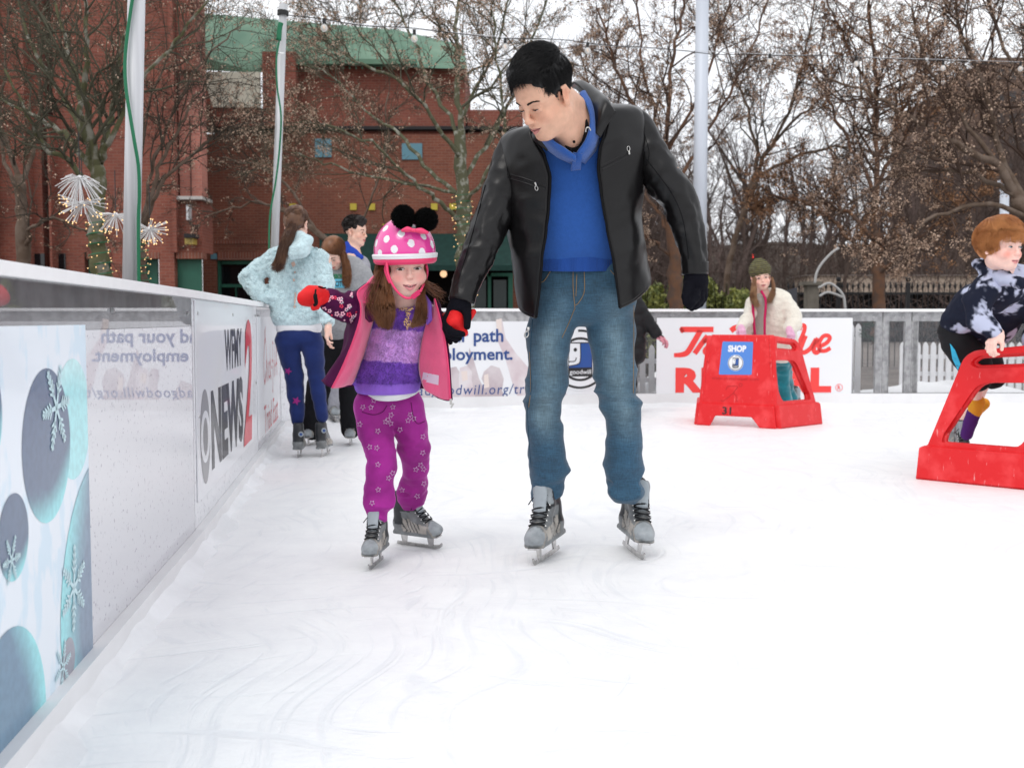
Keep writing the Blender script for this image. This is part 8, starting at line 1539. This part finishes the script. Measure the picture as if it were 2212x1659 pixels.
# ---- red-haired boy at the right edge
D = 5.85; m_ging = mat('ginger_hair', (.42, .155, .045), .42, col2=(.60, .26, .09), vscale=12, spec=.4); m_orange = mat('orange_sock', (.75, .33, .03), .85, bump=.3, bscale=200); m_purp = mat('purple_sock', (.075, .015, .15), .85, bump=.3, bscale=200); m_shorts = mat('black_shorts', (.012, .012, .014), .8); m_cyan = mat('sky_blue_side_panel', (.05, .50, .78), .7)
rb = thing('person', 'red-haired boy in navy tie-dye hoodie and black shorts at the right edge', 'person', (P(2120, 1012, 6.3)[0], 6.3, 0))
HR = Head.at(rot(204, -4, 0), 1.10, (-.031, .086, 0), 2205, 535, D-.42, child=.7)
bodymesh(rb, HR, [(([HR.W(0, -.025, -.06), (2185, 610, D-.2), (2120, 680, D+.1), (2075, 720, D+.2)], [.055]+pr(D, 34, 38, 34)), .05), (([(2155, 610, D-.28), (2115, 680, D-.25), (2160, 728, D-.38)], pr(D, 18, 14, 9)), .03), (([(2075, 730, D+.2), (2118, 800, D+.2), (2108, 870, D+.35), (2086, 935, D+.45)], pr(D, 26, 19, 14, 10)), .03), (([(2100, 730, D+.3), (2140, 800, D+.4), (2105, 880, D+.7), (2062, 925, D+1.0)], pr(D, 26, 18, 13, 9)), .03)], (.88, .58, .50), fh=.0045, bl=.9, openm=.3, lips=(.66, .25, .25), hands=[((P(2156, 722, D-.36), rot(180, 0, 0) @ rot(-62, -42, 0), .92, -1), dict(curls=(.75, .8, .85, .85), thumb=(.6, .5)))])
HR.eyes(rb, lid=.35, lash=m_lash, browmat=m_browginger, bt=1.0, look=(-.003, 0), iris=(.10, .16, .2))
def tie(V): n = fbm(V*np.array((12, 12, 13)), 4)+.45*fbm(V*34+5, 3); m = np.clip((n-.18)*4.5, 0, 1)[:, None]; return np.array((.010, .013, .028))*(1-m)+np.array((.48, .51, .66))*m
m_tie = mat('tie_dye_hoodie', (1, 1, 1), .9, attr='Col', bump=.1)
garment('hoodie', [([(2150, 600, D-.2, 34), (2200, 606, D-.2, 34)], .05), ([(2165, 620, D-.2, 42), (2110, 660, D+.05, 42), (2068, 692, D+.15, 34)], .05), ([(2205, 630, D-.1, 44), (2150, 700, D+.15, 40), (2100, 710, D+.2, 34)], .05), ([(2140, 612, D-.26, 30), (2112, 650, D-.28, 28), (2116, 690, D-.3, 25), (2146, 716, D-.36, 18)], .02), ([(2235, 620, D-.1, 30), (2240, 700, D-.1, 24), (2225, 740, D-.2, 16)], .02)], m_tie, rb, h=.011, amp=.008, fr=(9, 9, 12), paint=tie)
garment('hood', [([(2112, 572, D-.22, 12), (2135, 584, D-.26, 17), (2168, 600, D-.34, 15), (2205, 612, D-.46, 12)], .02), ([(2125, 566, D-.1, 15), (2160, 572, D-.08, 18)], .02)], m_tie, rb, h=.010, amp=.005, paint=tie)
sh_, _, _, _ = garment('shorts', [([(2062, 716, D+.2, 34), (2100, 730, D+.25, 38)], .04), ([(2072, 740, D+.18, 36), (2104, 785, D+.18, 34), (2112, 815, D+.22, 30)], .02), ([(2110, 750, D+.3, 34), (2138, 790, D+.36, 28), (2146, 815, D+.4, 25)], .02)], m_shorts, rb, amp=.006)
decal([(2052, 742), (2063, 756), (2075, 786), (2069, 800), (2057, 775)], bvh_of(sh_), m_cyan, rb, 'side_panel', .004)
garment('sock', [([(2111, 868, D+.34, 16), (2106, 888, D+.37, 15.5)], .01)], m_orange, rb, amp=.001); sk_, _, _, _ = garment('sock', [([(2105, 888, D+.37, 15), (2096, 912, D+.41, 14), (2088, 938, D+.45, 13)], .01)], m_purp, rb, amp=.001)
v, f = text_mesh('UNIVERSITY', bold=.02, w=46, h=11); bs_ = bvh_of(sk_); w = [project(2086+a[1]*.8+(46-a[0])*.0+ (a[0]-23)*-.30+8, 913-(a[0]-23)*.95+a[1]*-.1, bs_, .003) for a in v]
if all(a is not None for a in w): add('lettering', np.array(w), f, m_orange, rb)
garment('sock', [([(2125, 872, D+.66, 13), (2112, 884, D+.7, 13)], .01)], m_orange, rb, amp=.001); garment('sock', [([(2112, 884, D+.72, 12.5), (2070, 920, D+.98, 11)], .01)], m_purp, rb, amp=.001)
cap_ = SDF(); cap_.ell(HR.W(0, -.018, .055), np.array((.090, .106, .092))*1.1, HR.M, .02); cap_.ell(HR.W(0, -.05, .0), np.array((.082, .065, .06))*1.1, HR.M, .02); cap_.ell(HR.W(0, .128, -.01), (.10, .078, .098), HR.M, .01, True); v, f = cap_.mesh(.007, disp=lambda p: .006*fbm(p*40, 2)); add('hair', v, f, m_ging, rb, True)
crop_hair('hair_strands', HR, 6500, lambda p: .040+.045*(p[:, 1] < .02), lambda p: np.column_stack([p[:, 0]*9-.35, p[:, 1]*4+.45*(p[:, 2] > .08), -.9-0*p[:, 2]+.5*np.clip((p[:, 2]-.10)/.03, 0, 1)]), lambda p: (p[:, 2] > .0) & ~((p[:, 1] > .05) & (p[:, 2] < .055)), .0011, m_ging, rb, 8, rad=(.090, .106, .094), lift=.22, rough=.10, S=8, gap=.006)
skate(rb, (P(2078, 1000, 6.45)[0], 6.45, .0), rot(165, 0, 0), .95, detail=True); skate(rb, (P(2056, 960, D+1.1)[0], D+1.1, .06), rot(165, -38, 0), .95, detail=False, bow=False)
